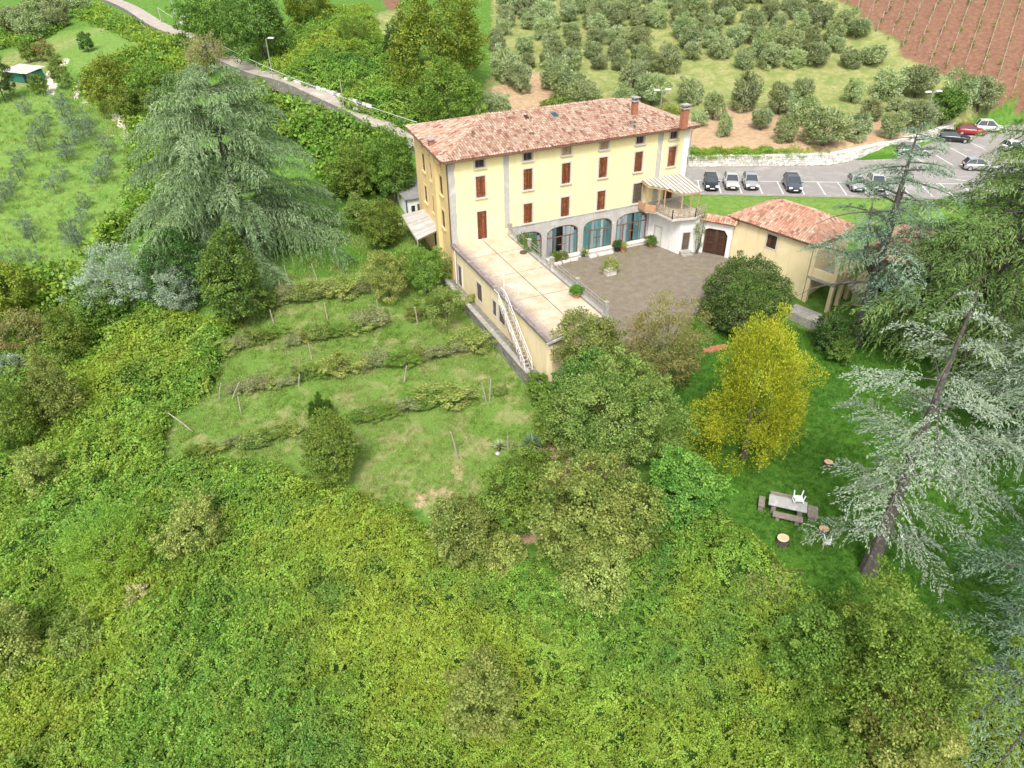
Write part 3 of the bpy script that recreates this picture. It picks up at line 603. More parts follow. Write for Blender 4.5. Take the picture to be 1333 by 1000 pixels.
for i, h in enumerate(ATT):
    w = trim(h, FO, FU, FV, name='attic_window')
    if i in (2, 3): leaves(w, h, FO, FU, FV, 'timber', seed=i, inset=.08, name='shutter')
    else: sash(w, h, FO, FU, FV)
for i, h in enumerate(UPR): leaves(trim(h, FO, FU, FV), h, FO, FU, FV, seed=10 + i)
for i, h in enumerate(LOW): leaves(trim(h, FO, FU, FV), h, FO, FU, FV, 'shutter' if i < 3 else 'shutter_grey', seed=20 + i, n=2 if i < 3 else 3)
for i, h in enumerate((DOOR, DOOR2)): leaves(trim(h, FO, FU, FV, w=.09, name='door'), h, FO, FU, FV, seed=30 + i, name='door_leaf')
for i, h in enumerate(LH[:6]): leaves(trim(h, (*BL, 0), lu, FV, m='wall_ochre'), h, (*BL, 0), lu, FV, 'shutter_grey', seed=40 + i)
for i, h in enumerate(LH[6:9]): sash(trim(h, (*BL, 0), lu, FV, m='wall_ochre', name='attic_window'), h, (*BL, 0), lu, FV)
leaves(trim(LH[9], (*BL, 0), lu, FV, name='door', m='stone_trim', w=.1), LH[9], (*BL, 0), lu, FV, 'dark_wood', seed=60, name='door_leaf')
# quoins and pilaster strips
def ragged(x0, x1, z0, z1, amp, seed):
    rg = random.Random(seed); zs = np.arange(z0, z1, 0.45); R = [(x1 + rg.uniform(-amp, amp), z) for z in zs] + [(x1, z1)]; L = [(x0, z1), (x0, z0)]
    return R + L
for i, (x0, x1, z0, amp, m) in enumerate(((0.0, 0.62, 2.87, .12, 'render_grey'), (5.42, 5.98, 3.52, .03, 'render_grey'), (22.2, 22.76, 3.6, .04, 'render_grey'), (25.3, 26.0, 3.52, .05, 'wall_white'))):
    mb = MB(); mb.panel(ragged(x0, x1, z0, 10.6, amp, i), [], (0, -.03, 0), FU, FV, .04); vpart(mb, 'pilaster', M[m])
mb = MB(); n_ = np.cross(lu, (0, 0, 1)); c = np.array([*BL, 0]) + lu * (LL - 3.95)
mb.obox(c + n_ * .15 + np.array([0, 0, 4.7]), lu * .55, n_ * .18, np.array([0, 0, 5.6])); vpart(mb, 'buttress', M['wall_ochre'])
# arcade
def arch(x0, x1, z0, zs, zt, n=14):
    c, r = (x0 + x1) / 2, (x1 - x0) / 2
    return [(x0, z0), (x1, z0)] + [(c + r * math.copysign(abs(math.cos(t)) ** .74, math.cos(t)), zs + (zt - zs) * math.sin(t) ** .8) for t in np.linspace(0, PI, n)]
AR = [(6.15, 9.42), (9.95, 13.52), (14.1, 17.52), (18.0, 21.75)]
mb = MB(); mb.panel([(5.985, -.9), (26, -.9), (26, 3.52), (5.985, 3.52)], [arch(a, b, -.55, 1.75, 2.72) for a, b in AR], (0, -.055, 0), FU, FV, .5)
vpart(mb, 'arcade', M['render_grey'])
mb = MB(); mb.box(5.99, 26, -.10, -.05, 3.46, 3.56); vpart(mb, 'string_course', M['render_grey'])
for i, (a, b) in enumerate(AR):
    rg = random.Random(70 + i); mb = MB(); W_ = b - a; k = 4
    ho = [rect(a + .05 + j * (W_ - .05) / k, a + (j + 1) * (W_ - .05) / k - .02, z0, z1) for j in range(k) for z0, z1 in ((-.45, 1.55),)]
    mb.panel(arch(a - .02, b + .02, -.57, 1.75, 2.74), ho + [arch(a + .1, b - .1, 1.62, 1.78, 2.6)], (0, .02, 0), FU, FV, .07)
    mb.box((a + b) / 2 - .45, (a + b) / 2 + .45, -.005, .015, .70, .78)
    fr = vpart(mb, 'arched_window', M['frame_red'])
    mb = MB(); mb.panel(arch(a, b, -.56, 1.75, 2.73), [], (0, .095, 0), FU, FV, .008); mb.build('pane', M['pane'], fr)
    x = a + .04; c = 0
    gap = (a + b) / 2 + (.25 if i == 3 else -.15 if i == 1 else 9)
    while x < b - .1:
        w = rg.uniform(.2, .46); w = min(w, b - x - .03)
        if not (gap - .3 < x + w / 2 < gap + .3):
            mb = MB(); ns = 8; z0, z1 = -.5, 2.7 - 1.0 * (abs((x + w / 2 - (a + b) / 2)) / (W_ / 2)) ** 2.6; y = [.17 + .045 * math.sin(j * 2.3 + rg.random()) for j in range(ns + 1)]
            vs = [(x + w * j / ns, y[j] + dy, z) for dy in (0, .01) for z in (z0, z1) for j in range(ns + 1)]; q = ns + 1
            fs = [(j, j + 1, q + j + 1, q + j) for j in range(ns)] + [(2 * q + j + 1, 2 * q + j, 3 * q + j, 3 * q + j + 1) for j in range(ns)]
            mb.add(vs, fs, 0, rg.random()); mb.build('curtain', M['teal_cloth' if rg.random() < .42 else 'pale_cloth'], fr)
        x += w + rg.uniform(0, .05); c += 1
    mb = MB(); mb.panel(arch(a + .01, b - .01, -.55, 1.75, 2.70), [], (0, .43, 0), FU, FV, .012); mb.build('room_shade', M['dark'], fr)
for i, (a, b) in enumerate(AR[1:]):
    mb = MB(); mb.box(a - .1, b + .15, -.62, -.05, -.86, -.50); mb.box(a - .15, b + .2, -.7, -.04, -.50, -.42); vpart(mb, 'window_sill', M['white_stone'])
# roof
E0, E1, E2, E3 = (-.65, -.62, 10.78), (26.62, -.62, 10.78), (26.62, 12.85, 10.78), (.25, 12.85, 10.78)
K0, K1 = (5.9, 6.0, 12.62), (20.6, 6.0, 12.62)
vr = roof('roof', villa, [((E0, E1, K1, K0), (1, 0, 0)), ((E1, E2, K1), (0, 1, 0)), ((E2, E3, K0, K1), (-1, 0, 0)), ((E3, E0, K0), np.array(E0) - E3)],
          [(K0, K1), (E0, K0), (E3, K0), (E1, K1), (E2, K1)], M['roof_tile'], M['terracotta'], 5)
vr.location = VO
mb = MB(); mb.prism([(-.55, -.52), (26.5, -.52), (26.5, 12.75), (.35, 12.75)], 10.60, 10.66); vpart(mb, 'soffit', M['timber'])
def run(a, b, r=.075, name='gutter', m='copper'):
    mb = MB(); mb.tube([a, b], r, 7); vpart(mb, name, M[m])
run((-.6, -.68, 10.70), (26.6, -.68, 10.70)); run((-.72, -.6, 10.70), (.18, 12.85, 10.70))
mb = MB(); mb.tube([(-.1, -.62, 10.62), (-.1, -.1, 10.35), (-.1, -.1, 2.9)], .055, 7); vpart(mb, 'downpipe', M['copper'])
mb = MB(); mb.tube([(26.1, -.62, 10.62), (26.1, -.1, 10.3), (26.1, -.1, 3.5)], .055, 7); vpart(mb, 'downpipe', M['metal_grey'])
rel = lambda z: z                                   # children of the roof share its offset
def chimney(px, py, p0, n, w, d, h, cap=True):
    c = hit(px, py, p0, n); mb = MB(); rg = random.Random(int(px))
    for k in range(int(h / .12)):
        mb.box(c[0] - w / 2 - rg.uniform(0, .012), c[0] + w / 2 + rg.uniform(0, .012), c[1] - d / 2, c[1] + d / 2, c[2] - .5 + k * .12 + (.5 if k else 0) * 0, c[2] - .5 + (k + 1) * .12 - .012, 0, rg.random())
    k = int(h / .12) * .12 + c[2] - .5
    o = mb.build('chimney', M['brick_red'], vr)
    mb = MB(); mb.box(c[0] - w / 2 - .1, c[0] + w / 2 + .1, c[1] - d / 2 - .1, c[1] + d / 2 + .1, k, k + .09)
    if cap:
        for sx in (-1, 1):
            for sy in (-1, 1): mb.box(c[0] + sx * (w / 2 - .06) - .05, c[0] + sx * (w / 2 - .06) + .05, c[1] + sy * (d / 2 - .06) - .05, c[1] + sy * (d / 2 - .06) + .05, k + .09, k + .32)
        mb.box(c[0] - w / 2 - .12, c[0] + w / 2 + .12, c[1] - d / 2 - .12, c[1] + d / 2 + .12, k + .32, k + .40)
    mb.build('chimney_cap', M['concrete'], o)
nF = np.cross(np.array(E1) - E0, np.array(K0) - E0); nR = np.cross(np.array(E2) - E1, np.array(K1) - E1); nL = np.cross(np.array(E0) - E3, np.array(K0) - E3); nB = np.cross(np.array(E3) - E2, np.array(K1) - E2)
chimney(561.5, 190, E0, nL, .5, .5, 1.15, False)
chimney(890, 160, E1, nR, .60, .55, 1.85); chimney(826, 142, E1, nR, .50, .45, 1.2)
c = hit(721.5, 152, E0, nF); u = nrm(nF); sl = nrm(np.cross(u, (1, 0, 0)))
mb = MB(); mb.obox(c + u * .12, np.array([.38, 0, 0]), sl * .5, u * .1); sk = mb.build('skylight', M['metal_grey'], vr)
mb = MB(); mb.obox(c + u * .23, np.array([.3, 0, 0]), sl * .42, u * .012); mb.build('pane', M['dark_glass'], sk)
c = hit(685, 154, E0, nF); mb = MB(); mb.obox(c + u * .12, np.array([.16, 0, 0]), sl * .3, u * .08, 0); mb.build('roof_vent', M['dark_wood'], vr)
# side canopy
mb = MB(); ca = [np.array(p) for p in ((.45, 4.3, 2.75), (1.02, 10.3, 2.75), (-1.75, 10.6, 2.38), (-2.35, 3.4, 2.38))]
mb.bar(ca[3], ca[2], .08, .12); mb.bar(ca[0], ca[1], .08, .12)
for t in (0.02, .33, .66, .98): mb.bar(ca[0] + (ca[1] - ca[0]) * t, ca[3] + (ca[2] - ca[3]) * t, .07, .1)
mb.bar(ca[3], (ca[3][0], ca[3][1], -.4), .1); mb.bar(ca[2], (ca[2][0], ca[2][1], -.2), .1)
cn = vpart(mb, 'side_canopy', M['post_wood']); rg = random.Random(3)
for k in range(8):
    a, b = k / 8 + .004, (k + 1) / 8 - .004; e = rg.uniform(0, .03)
    q = [ca[0] + (ca[1] - ca[0]) * a, ca[0] + (ca[1] - ca[0]) * b, ca[3] + (ca[2] - ca[3]) * b, ca[3] + (ca[2] - ca[3]) * a]
    mb = MB(); z0 = .09 + e; mb.add([p + np.array([0, 0, z0]) for p in q] + [p + np.array([0, 0, z0 + .03]) for p in q], [(3, 2, 1, 0), (4, 5, 6, 7), (0, 1, 5, 4), (1, 2, 6, 5), (2, 3, 7, 6), (3, 0, 4, 7)], 0, rg.random())
    mb.build('canopy_panel', M['fibre'], cn)

# ------------------------------------------------------------------ the flat roofed wing
wing = empty('terrace_wing', (3, -9.7, -.86), 0, 'low yellow wing with stained flat roof terrace and railing', 'building')
def wpart(mb, name, m, parent=None): return mb.build(name, m, parent or wing, loc=(-3, 9.7, .86) if parent is None else None)
WF = [(.05, -.02), (.2, -19.85), (5.85, -18.4), (5.85, -.02)]
wu = nrm(np.array([.15, -19.83, 0.0])); wl = 19.83
wn = np.cross(wu, (0, 0, 1))
WH = [(1.1, 1.95, -.8, 1.35), (5.75, 6.95, -.15, 1.62), (9.3, 10.1, -.05, 1.45), (10.6, 11.85, -.05, 1.48)]
mb = MB(); mb.panel([(0, -2.2), (wl, -2.2), (wl, 2.60), (0, 2.60)], [rect(a, b, c, d) for a, b, c, d in WH], (.05, -.02, 0), wu, FV, .3); wpart(mb, 'wall', M['wall_cream'])
fu = nrm(np.array([5.65, 1.45, 0.0])); fl = math.hypot(5.65, 1.45)
mb = MB(); mb.panel([(0, -2.6), (fl, -2.6), (fl, 2.60), (0, 2.60)], [rect(1.6, 2.6, .0, 1.5)], (.2, -19.85, 0), fu, FV, .3); wpart(mb, 'wall', M['wall_cream'])
mb = MB(); mb.box(5.6, 5.85, -18.2, -.02, -1.2, 2.60); wpart(mb, 'wall', M['wall_cream'])
for i, (a, b, c, d) in enumerate(WH):
    (O, uu) = ((.05, -.02, 0), wu); w = MB(); n_ = np.cross(uu, FV); O = np.array(O)
    w.panel(rect(a - .08, b + .08, c - .08, d + .08), [rect(a + .02, b - .02, c + .02, d - .02)], O + n_ * .03, uu, FV, .05); w = wpart(w, 'window' if i else 'door', M['stone_trim'])
    leaves(w, rect(a, b, c, d), O, uu, FV, 'shutter_grey', seed=80 + i)
w = MB(); w.panel(rect(1.52, 2.68, -.08, 1.58), [rect(1.62, 2.58, .02, 1.48)], np.array([.2, -19.85, 0]) + np.cross(fu, FV) * .03, fu, FV, .05); w = wpart(w, 'window', M['stone_trim'])
leaves(w, rect(1.6, 2.6, .0, 1.5), (.2, -19.85, 0), fu, FV, 'shutter_grey', seed=90)
mb = MB(); mb.prism([(-.1, -.05), (.05, -20.1), (6.0, -18.6), (6.0, -.05)], 2.58, 2.76); wpart(mb, 'roof_deck', M['old_stone'])
ys = [0.08, 3.7, 8.2, 13.0, 1e3]; frontat = lambda x: 19.75 - (x - .2) * 1.45 / 5.65
for i in range(4):
    for j, (x0, x1) in enumerate(((.28, 2.97), (3.06, 5.60))):
        mb = MB(); nxs, nys = 9, 9
        def yy(x, t): y0, y1 = ys[i] + .05, ys[i + 1] - .06; y1 = min(y1, frontat(x)); return -(y0 + (y1 - y0) * t)
        vs = [(x0 + (x1 - x0) * a / nxs, yy(x0 + (x1 - x0) * a / nxs, b / nys), 2.842 + .004 * ((i + j) % 2)) for b in range(nys + 1) for a in range(nxs + 1)]
        for b in range(nys):
            for a in range(nxs):
                k = b * (nxs + 1) + a; x = vs[k][0] + .15; mb.f.append((k, k + nxs + 1, k + nxs + 2, k + 1)); mb.m.append(0); mb.t.append(max(0.0, 1 - (x - .28) / 1.5))
        mb.v = vs; p_ = [vs[0], vs[nxs], vs[-1], vs[nys * (nxs + 1)]]
        mb.add(list(p_) + [(x, y, 2.755) for x, y, z in p_], [(0, 1, 5, 4), (1, 2, 6, 5), (2, 3, 7, 6), (3, 0, 4, 7)])
        wpart(mb, 'slab', M['slab'])
mb = MB(); mb.prism([(-.2, -.05), (-.05, -20.15), (.25, -20.05), (.25, -.05)], 2.765, 2.93); wpart(mb, 'gutter_kerb', solid('kerb', (.25, .20, .19), (.17, .135, .13), 1.5, .9, c3=(.33, .29, .27)))
mb = MB(); mb.prism([(-.2, -20.15), (-.16, -20.28), (6.1, -18.72), (6.1, -18.55), (5.9, -18.5)], 2.77, 2.90); wpart(mb, 'front_kerb', M['concrete'])
mb = MB(); mb.box(5.65, 6.05, -18.45, -.06, 2.765, 2.98); mb.box(6.05, 6.3, -18.6, -.06, 2.55, 2.68); wpart(mb, 'railing_kerb', M['concrete'])
mb = MB(); mb.tube([(.0, -.3, 2.6), (-.12, -1.0, 2.5), (-.12, -1.0, -.7)], .06, 7); wpart(mb, 'downpipe', M['metal_white'])
mb = MB(); mb.tube([(0.12, -2.3, 2.5), (.02, -2.3, -.7)], .04, 6); wpart(mb, 'downpipe', M['metal_white'])
rail = MB()
for z in (3.25, 3.6, 3.88): rail.tube([(5.85, -.2, z), (5.9, -18.4, z)], .022, 5)
for y in np.arange(-1.0, -18.2, -1.15): rail.tube([(5.87, y, 2.98), (5.87, y, 3.88)], .016, 4)
rail = wpart(rail, 'railing', M['metal_grey'])
for y in (-.35, -4.6, -9.1, -13.7, -18.3):
    mb = MB(); mb.box(5.72, 6.0, y - .14, y + .14, 2.97, 3.98); mb.box(5.68, 6.04, y - .18, y + .18, 3.98, 4.06); mb.build('railing_post', M['concrete'], rail)
# outside stair
st = MB(); a, b = np.array([-.22, -12.9, 2.80]), np.array([-.24, -17.7, -.75])
for off in (0, -.57): st.bar(a + [off, 0, -.1], b + [off, 0, -.1], .05, .2)
st = wpart(st, 'outside_stair', solid('rust', (.26, .15, .10), (.34, .30, .27), 2, .7, bump=.3))
for k in range(17):
    t = (k + .5) / 17; c = a + (b - a) * t; mb = MB(); mb.box(c[0] - .56, c[0] - .01, c[1] - .07, c[1] + .07, c[2] - .02, c[2] + .02); mb.build('tread', M['post_wood'], st)
for off in (.03, -.60):
    mb = MB(); mb.tube([a + [off, .9, .95], a + [off, 0, .95], b + [off, 0, .95], b + [off, -.25, .1]], .028, 6)
    for t in np.linspace(0, 1, 8): mb.tube([a + (b - a) * t + [off, 0, -.05], a + (b - a) * t + [off, 0, .95]], .018, 5)
    mb.tube([a + [off, 0, .5], b + [off, 0, .5]], .018, 5); mb.build('handrail', M['metal_white'], st)
mb = MB(); c = (.1, -11.9); mb.tube([(c[0], c[1], 2.9), (c[0], c[1], 5.3)], .03, 6); mb.tube([(c[0], c[1], 3.9), (c[0] + 1.1, c[1] - .5, 3.9)], .025, 6); mb.tube([(c[0] + 1.1, c[1] - .5, 2.85), (c[0] + 1.1, c[1] - .5, 3.95)], .025, 6)
wpart(mb, 'pipe_mast', M['metal_white'])
# the walkway under it and its stone wall
rw = empty('retaining_wall', (-1.2, -8, -2.2), 0, 'mossy stone retaining wall along the foot of the terrace wing', 'wall'); rg = random.Random(8)
mb = MB(); mb.prism([(-.72, .5), (-.62, -18.2), (.17, -18.2), (0.0, .5)], -1.9, -.82); mb.build('walkway', M['old_stone'], rw, loc=(1.2, 8, 2.2))
mb = MB(); mb.prism([(-.92, .5), (-.82, -18.2), (-.70, -18.2), (-.80, .5)], -2.6, -.65); mb.build('core', M['old_stone'], rw, loc=(1.2, 8, 2.2))
for c_ in range(3):
    y = .5 - (c_ % 2) * .5
    while y > -18.2:
        l = rg.uniform(.75, 1.25); l = min(l, y + 18.2)
        if l < .2: break
        x = -.92 + .1 * (.5 - y) / 17.7; mb = MB(); z = -.68 - c_ * .42; e = rg.uniform(.03, .08)
        mb.box(x - e, x + .06, y - l + .03, y, z - .39, z, 0, rg.random()); mb.build('stone_block', M['old_stone'], rw, loc=(1.2, 8, 2.2)); y -= l
y = .5
while y > -18.0:
    l = rg.uniform(1.1, 1.6); x = -.92 + .1 * (.5 - y) / 17.7; mb = MB(); mb.box(x - .12, x + .3, max(y - l, -18.3) + .03, y, -.67, -.55, 0, rg.random()); mb.build('coping_stone', M['concrete'], rw, loc=(1.2, 8, 2.2)); y -= l

# ------------------------------------------------------------------ white annexe with balcony and pergola
an = empty('white_annexe', (23.5, -2.4, -.86), 0, 'white annexe with timber pergola balcony at the end of the arches', 'building')
def apart(mb, name, m, parent=None): return mb.build(name, m, parent or an, loc=(-23.5, 2.4, .86) if parent is None else None)
A0, A1, A2 = np.array([21.95, -.1, 0]), np.array([22.95, -4.25, 0]), np.array([25.1, -4.75, 0])
u1, l1 = nrm(A1 - A0), np.linalg.norm(A1 - A0); u2, l2 = nrm(A2 - A1), np.linalg.norm(A2 - A1)
d1, d2 = rect(.95, 1.85, -.75, 1.25), rect(.35, 1.15, -.45, 1.45)
mb = MB(); mb.panel([(0, -.95), (l1, -.95), (l1, 3.0), (0, 3.0)], [d1], A0, u1, FV, .3); mb.panel([(0, -.95), (l2, -.95), (l2, 3.0), (0, 3.0)], [d2], A1, u2, FV, .3)
mb.prism([(25.15, -4.7), (25.45, -.1), (25.2, -.1), (24.9, -4.7)], -.95, 3.0); apart(mb, 'wall', M['wall_white'])
w = MB(); w.panel(rect(.83, 1.97, -.85, 1.37), [rect(.97, 1.83, -.73, 1.23)], A0 + np.cross(u1, FV) * .03, u1, FV, .05); w = apart(w, 'white_door', M['stone_trim']); leaves(w, d1, A0, u1, FV, 'wall_white', seed=91, n=1, name='door_leaf')
w = MB(); w.panel(rect(.27, 1.23, -.53, 1.53), [rect(.37, 1.13, -.43, 1.43)], A1 + np.cross(u2, FV) * .03, u2, FV, .05); w = apart(w, 'brown_door', M['stone_trim']); leaves(w, d2, A1, u2, FV, 'shutter_grey', seed=92, n=1, name='door_leaf')
n2 = np.cross(u2, FV)
for k in range(2):
    mb = MB(); mb.obox(A1 + u2 * .75 + n2 * (.25 + .18 * (1 - k)) + [0, 0, -.74 + .17 * k], u2 * .6, n2 * (.45 - .18 * k), np.array([0, 0, .085])); apart(mb, 'step', M['concrete'])
DECK = [(20.55, -.12), (20.55, -1.25), (21.35, -2.05), (21.55, -4.55), (24.0, -5.1), (25.4, -4.6), (25.5, -.12)]
mb = MB(); mb.prism(DECK, 3.01, 3.2); apart(mb, 'balcony_deck', M['stone_trim'])
mb = MB(); mb.prism([(20.75, -.2), (20.75, -1.1), (21.6, -2.1), (21.8, -4.3), (24.0, -4.8), (25.2, -4.4), (25.3, -.2)], 3.2, 3.225); apart(mb, 'deck_floor', M['slab'])
mb = MB()
for p, q in zip(DECK[:3], DECK[1:3]): mb.bar((*np.array(p) * .997, 3.55), (*np.array(q) * .997, 3.55), .12, .7)
apart(mb, 'bay_parapet', solid('bay_board', (.46, .27, .15), (.38, .22, .12), 3, .8))
mb = MB()
for p, q in zip(DECK[2:5], DECK[3:6]):
    p, q = np.array(p), np.array(q); c = np.array([23.5, -2.4]); p = p + (c - p) * .03; q = q + (c - q) * .03
    for z in (3.4, 3.65, 3.9, 4.12): mb.bar((*p, z), (*q, z), .05, .06)
    for t in np.linspace(0, 1, 5): mb.bar((*(p + (q - p) * t), 3.2), (*(p + (q - p) * t), 4.15), .07)
apart(mb, 'balcony_railing', M['post_wood'])
PR = [np.array(p) for p in ((20.6, -.13, 6.02), (25.4, -.13, 6.02), (25.1, -4.0, 5.35), (23.1, -3.9, 5.37), (21.9, -2.3, 5.64), (20.6, -1.35, 5.8))]
for p in (PR[0] + [.1, -.1, 0], PR[5] + [.08, .08, 0], PR[4] + [-.35, .25, .05], PR[4] + [.1, -.1, 0], PR[3] + [-.0, .1, 0], PR[2] + [-1.0, .12, 0], PR[2] + [-.12, .1, 0]):
    mb = MB(); mb.bar((p[0], p[1], 3.2), (p[0], p[1], p[2] - .03), .11); apart(mb, 'pergola_post', M['timber'])
mb = MB()
for p, q in zip(PR[2:], PR[3:]): mb.bar(p - [0, 0, .1], q - [0, 0, .1], .08, .14)
mb.bar(PR[5] - [0, 0, .1], PR[0] - [0, 0, .1], .08, .14); mb.bar(PR[1] - [0, 0, .1], PR[2] - [0, 0, .1], .08, .14)
apart(mb, 'pergola_beam', M['timber'])
rg = random.Random(12); nx_ = 11
for k in range(nx_):
    x0, x1 = 20.6 + 4.8 * k / nx_ + .015, 20.6 + 4.8 * (k + 1) / nx_ - .015; xm = (x0 + x1) / 2
    yb = np.interp(xm, [20.6, 21.9, 23.1, 25.1, 25.4], [-1.35, -2.3, -3.9, -4.0, -4.0]); z = lambda y: 6.02 + (y + .13) * .173 + .02
    ys_ = (-.13, yb); e = rg.uniform(0, .015)
    top = [(x0, ys_[0], z(ys_[0]) + e), (x1, ys_[0], z(ys_[0]) + e), (x1, ys_[1], z(ys_[1]) + e), (x0, ys_[1], z(ys_[1]) + e)]
    mb = MB(); mb.add(top + [(x, y, q - .02) for x, y, q in top], [(0, 3, 2, 1), (4, 5, 6, 7), (0, 1, 5, 4), (1, 2, 6, 5), (2, 3, 7, 6), (3, 0, 4, 7)], 0, rg.random()); apart(mb, 'roof_panel', M['fibre'])
    mb = MB(); mb.bar((x0, -.13, 6.09), (x0, yb, z(yb) + .06), .04, .05); apart(mb, 'roof_batten', M['post_wood'])
mb = MB(); mb.obox((21.3, -1.75, 4.6), (.5, -.32, 0), (.012, .02, 0), (0, 0, .95)); apart(mb, 'bay_glazing', M['pane'])

# gateway
gt = empty('gateway', (25.6, -6.3, -.86), 0, 'white wall with dark wooden carriage gate under a tiled coping', 'gate')
def gpart(mb, name, m, parent=None): return mb.build(name, m, parent or gt, loc=(-25.6, 6.3, .86) if parent is None else None)
B0, B1 = np.array([25.1, -4.72, 0]), np.array([26.95, -7.35, 0]); B0 = np.array([25.12, -4.75, 0]); gu = nrm(B1 - B0); gl = np.linalg.norm(B1 - B0); gn = np.cross(gu, FV)
op = [(.42, -.9), (gl - .38, -.9), (gl - .38, 1.45), (gl - .75, 1.95), (.85, 1.95), (.42, 1.7)]
mb = MB(); mb.panel([(0, -.95), (gl, -.95), (gl, 2.75), (0, 2.75)], [op], B0, gu, FV, .45); gpart(mb, 'wall', M['wall_white'])
for k in range(2):
    a0, a1 = .44 + k * (gl - .84) / 2, .44 + (k + 1) * (gl - .84) / 2 - .03; lf = MB(); lf.obox(B0 + gu * ((a0 + a1) / 2) - gn * .26 + [0, 0, .5], gu * ((a1 - a0) / 2), gn * .02, (0, 0, 1.36))
    for z in (-.45, .35, 1.1): lf.obox(B0 + gu * ((a0 + a1) / 2) - gn * .19 + [0, 0, z], gu * ((a1 - a0) / 2 - .03), gn * .015, (0, 0, .05), 0, .9)
    lf = gpart(lf, 'gate_leaf', M['dark_wood']); rg = random.Random(k)
    for j in range(5):
        w_ = (a1 - a0) / 5; mb = MB(); mb.obox(B0 + gu * (a0 + w_ * (j + .5)) - gn * (.225 + rg.uniform(0, .01)) + [0, 0, .5], gu * (w_ / 2 - .012), gn * .015, (0, 0, 1.35), 0, rg.random()); mb.build('plank', M['dark_wood'], lf)
rd = np.array([0, 0, 1.0]); c0, c1 = B0 + gu * -.1 + [0, 0, 3.2] - gn * .35, B1 + gu * .25 + [0, 0, 3.2] - gn * .35
f0, f1, b0, b1 = c0 + gn * .75 + [0, 0, -.42], c1 + gn * .75 + [0, 0, -.42], c0 - gn * 1.3 + [0, 0, -.6], c1 - gn * 1.3 + [0, 0, -.6]
gr = roof('roof', gt, [((f0, f1, c1, c0), gu), ((b1, b0, c0, c1), -gu)], [(c0, c1)], M['old_tile'], M['terracotta'], 40); gr.location = (-25.6, 6.3, .86)

# ------------------------------------------------------------------ tiled outbuilding, porch, long barn, hut
def hipped(name, label, O, u, L, D, z0, ze, rise, wall_m, holes=(), seed=0, hip=(2.6, 2.6), ov=.35, ridge_at=.5, porch=None):
    O = np.array([*O, 0.0]); u = nrm(np.array([*u, 0.0])); v = np.array([-u[1], u[0], 0.0])      # v points away from the front wall
    root = empty(name, (*(O + u * L / 2 + v * D / 2)[:2], z0), 0, label, 'building'); off = -np.array(root.location)
    mb = MB(); mb.panel([(0, z0), (L, z0), (L, ze - .05), (0, ze - .05)], holes, O, u, FV, .3); w = v
    mb.panel([(.0, z0), (D - .01, z0), (D - .01, ze - .05), (.0, ze - .05)], [], O + u * L + v * .005, v, FV, .3)
    mb.panel([(0, z0), (D - .32, z0), (D - .32, ze - .05), (0, ze - .05)], [], O + v * (D - .01), -v, FV, .3)
    mb.panel([(.31, z0), (L - .31, z0), (L - .31, ze - .05), (.31, ze - .05)], [], O + u * L + v * D, -u, FV, .3)
    mb.build('wall', M[wall_m], root, loc=off)
    e = [O - u * ov - v * ov, O + u * (L + ov) - v * ov, O + u * (L + ov) + v * (D + ov), O - u * ov + v * (D + ov)]; e = [p + [0, 0, ze] for p in e]
    k = [O + u * hip[0] + v * D * ridge_at + [0, 0, ze + rise], O + u * (L - hip[1]) + v * D * ridge_at + [0, 0, ze + rise]]
    r = roof('roof', root, [((e[0], e[1], k[1], k[0]), u), ((e[1], e[2], k[1]), v), ((e[2], e[3], k[0], k[1]), -u), ((e[3], e[0], k[0]), -v)], [(k[0], k[1]), (e[0], k[0]), (e[3], k[0]), (e[1], k[1]), (e[2], k[1])], M['old_tile'], M['terracotta'], seed)
    r.location = off
    mb = MB(); mb.tube([e[0] + [0, 0, -.08], e[1] + [0, 0, -.08]], .06, 6); mb.build('gutter', M['copper'], root, loc=off)
    return root, O, u, v, off
OBH = rect(4.15, 5.25, 1.5, 2.85)
ob, oO, oU, oV, oF = hipped('outbuilding', 'cream outbuilding with mottled tiled roof beside the carriage gate', (27.3, -6.75), (.234, -.972), 9.0, 6.3, -3.4, 3.35, 1.75, 'wall_cream', [OBH], 50, (2.9, 2.2))
w = MB(); w.panel(rect(4.03, 5.37, 1.36, 2.97), [rect(4.17, 5.23, 1.52, 2.83)], oO + np.cross(oU, FV) * .03, oU, FV, .05); w = w.build('window', M['stone_trim'], ob, loc=oF); leaves(w, OBH, oO, oU, FV, 'dark_wood', seed=95)
# porch on columns at the far end of the outbuilding
po = empty('porch', (28.6, -17.3, -2.7), 0, 'cream stair porch with square columns at the outbuilding end', 'porch'); c = np.array([29.0, -15.55, 0])
def ppart(mb, name, m): return mb.build(name, m, po, loc=(-28.6, 17.3, 2.7))
q = lambda a, b, z: oO + oU * (9.05 + a) + oV * b + [0, 0, z]
mb = MB(); mb.obox(q(1.4, 1.7, .1), oU * 1.4, oV * 1.7, (0, 0, .12)); ppart(mb, 'landing', M['concrete'])
for a, b in ((2.6, .2), (2.6, 1.7), (2.6, 3.2), (.2, .2)):
    mb = MB(); mb.obox(q(a, b, -.2), oU * .18, oV * .18, (0, 0, 3.1)); ppart(mb, 'column', M['wall_cream'])
mb = MB(); mb.obox(q(2.6, 1.7, .65), oU * .06, oV * 1.5, (0, 0, .42)); mb.obox(q(1.4, .2, .65), oU * 1.2, oV * .06, (0, 0, .42)); ppart(mb, 'parapet', M['wall_cream'])
for k in range(12):
    mb = MB(); mb.obox(q(3.0 + .28 * k, 2.4, .05 - .22 * k), oU * .16, oV * .7, (0, 0, .09)); ppart(mb, 'step', M['stone_trim'])
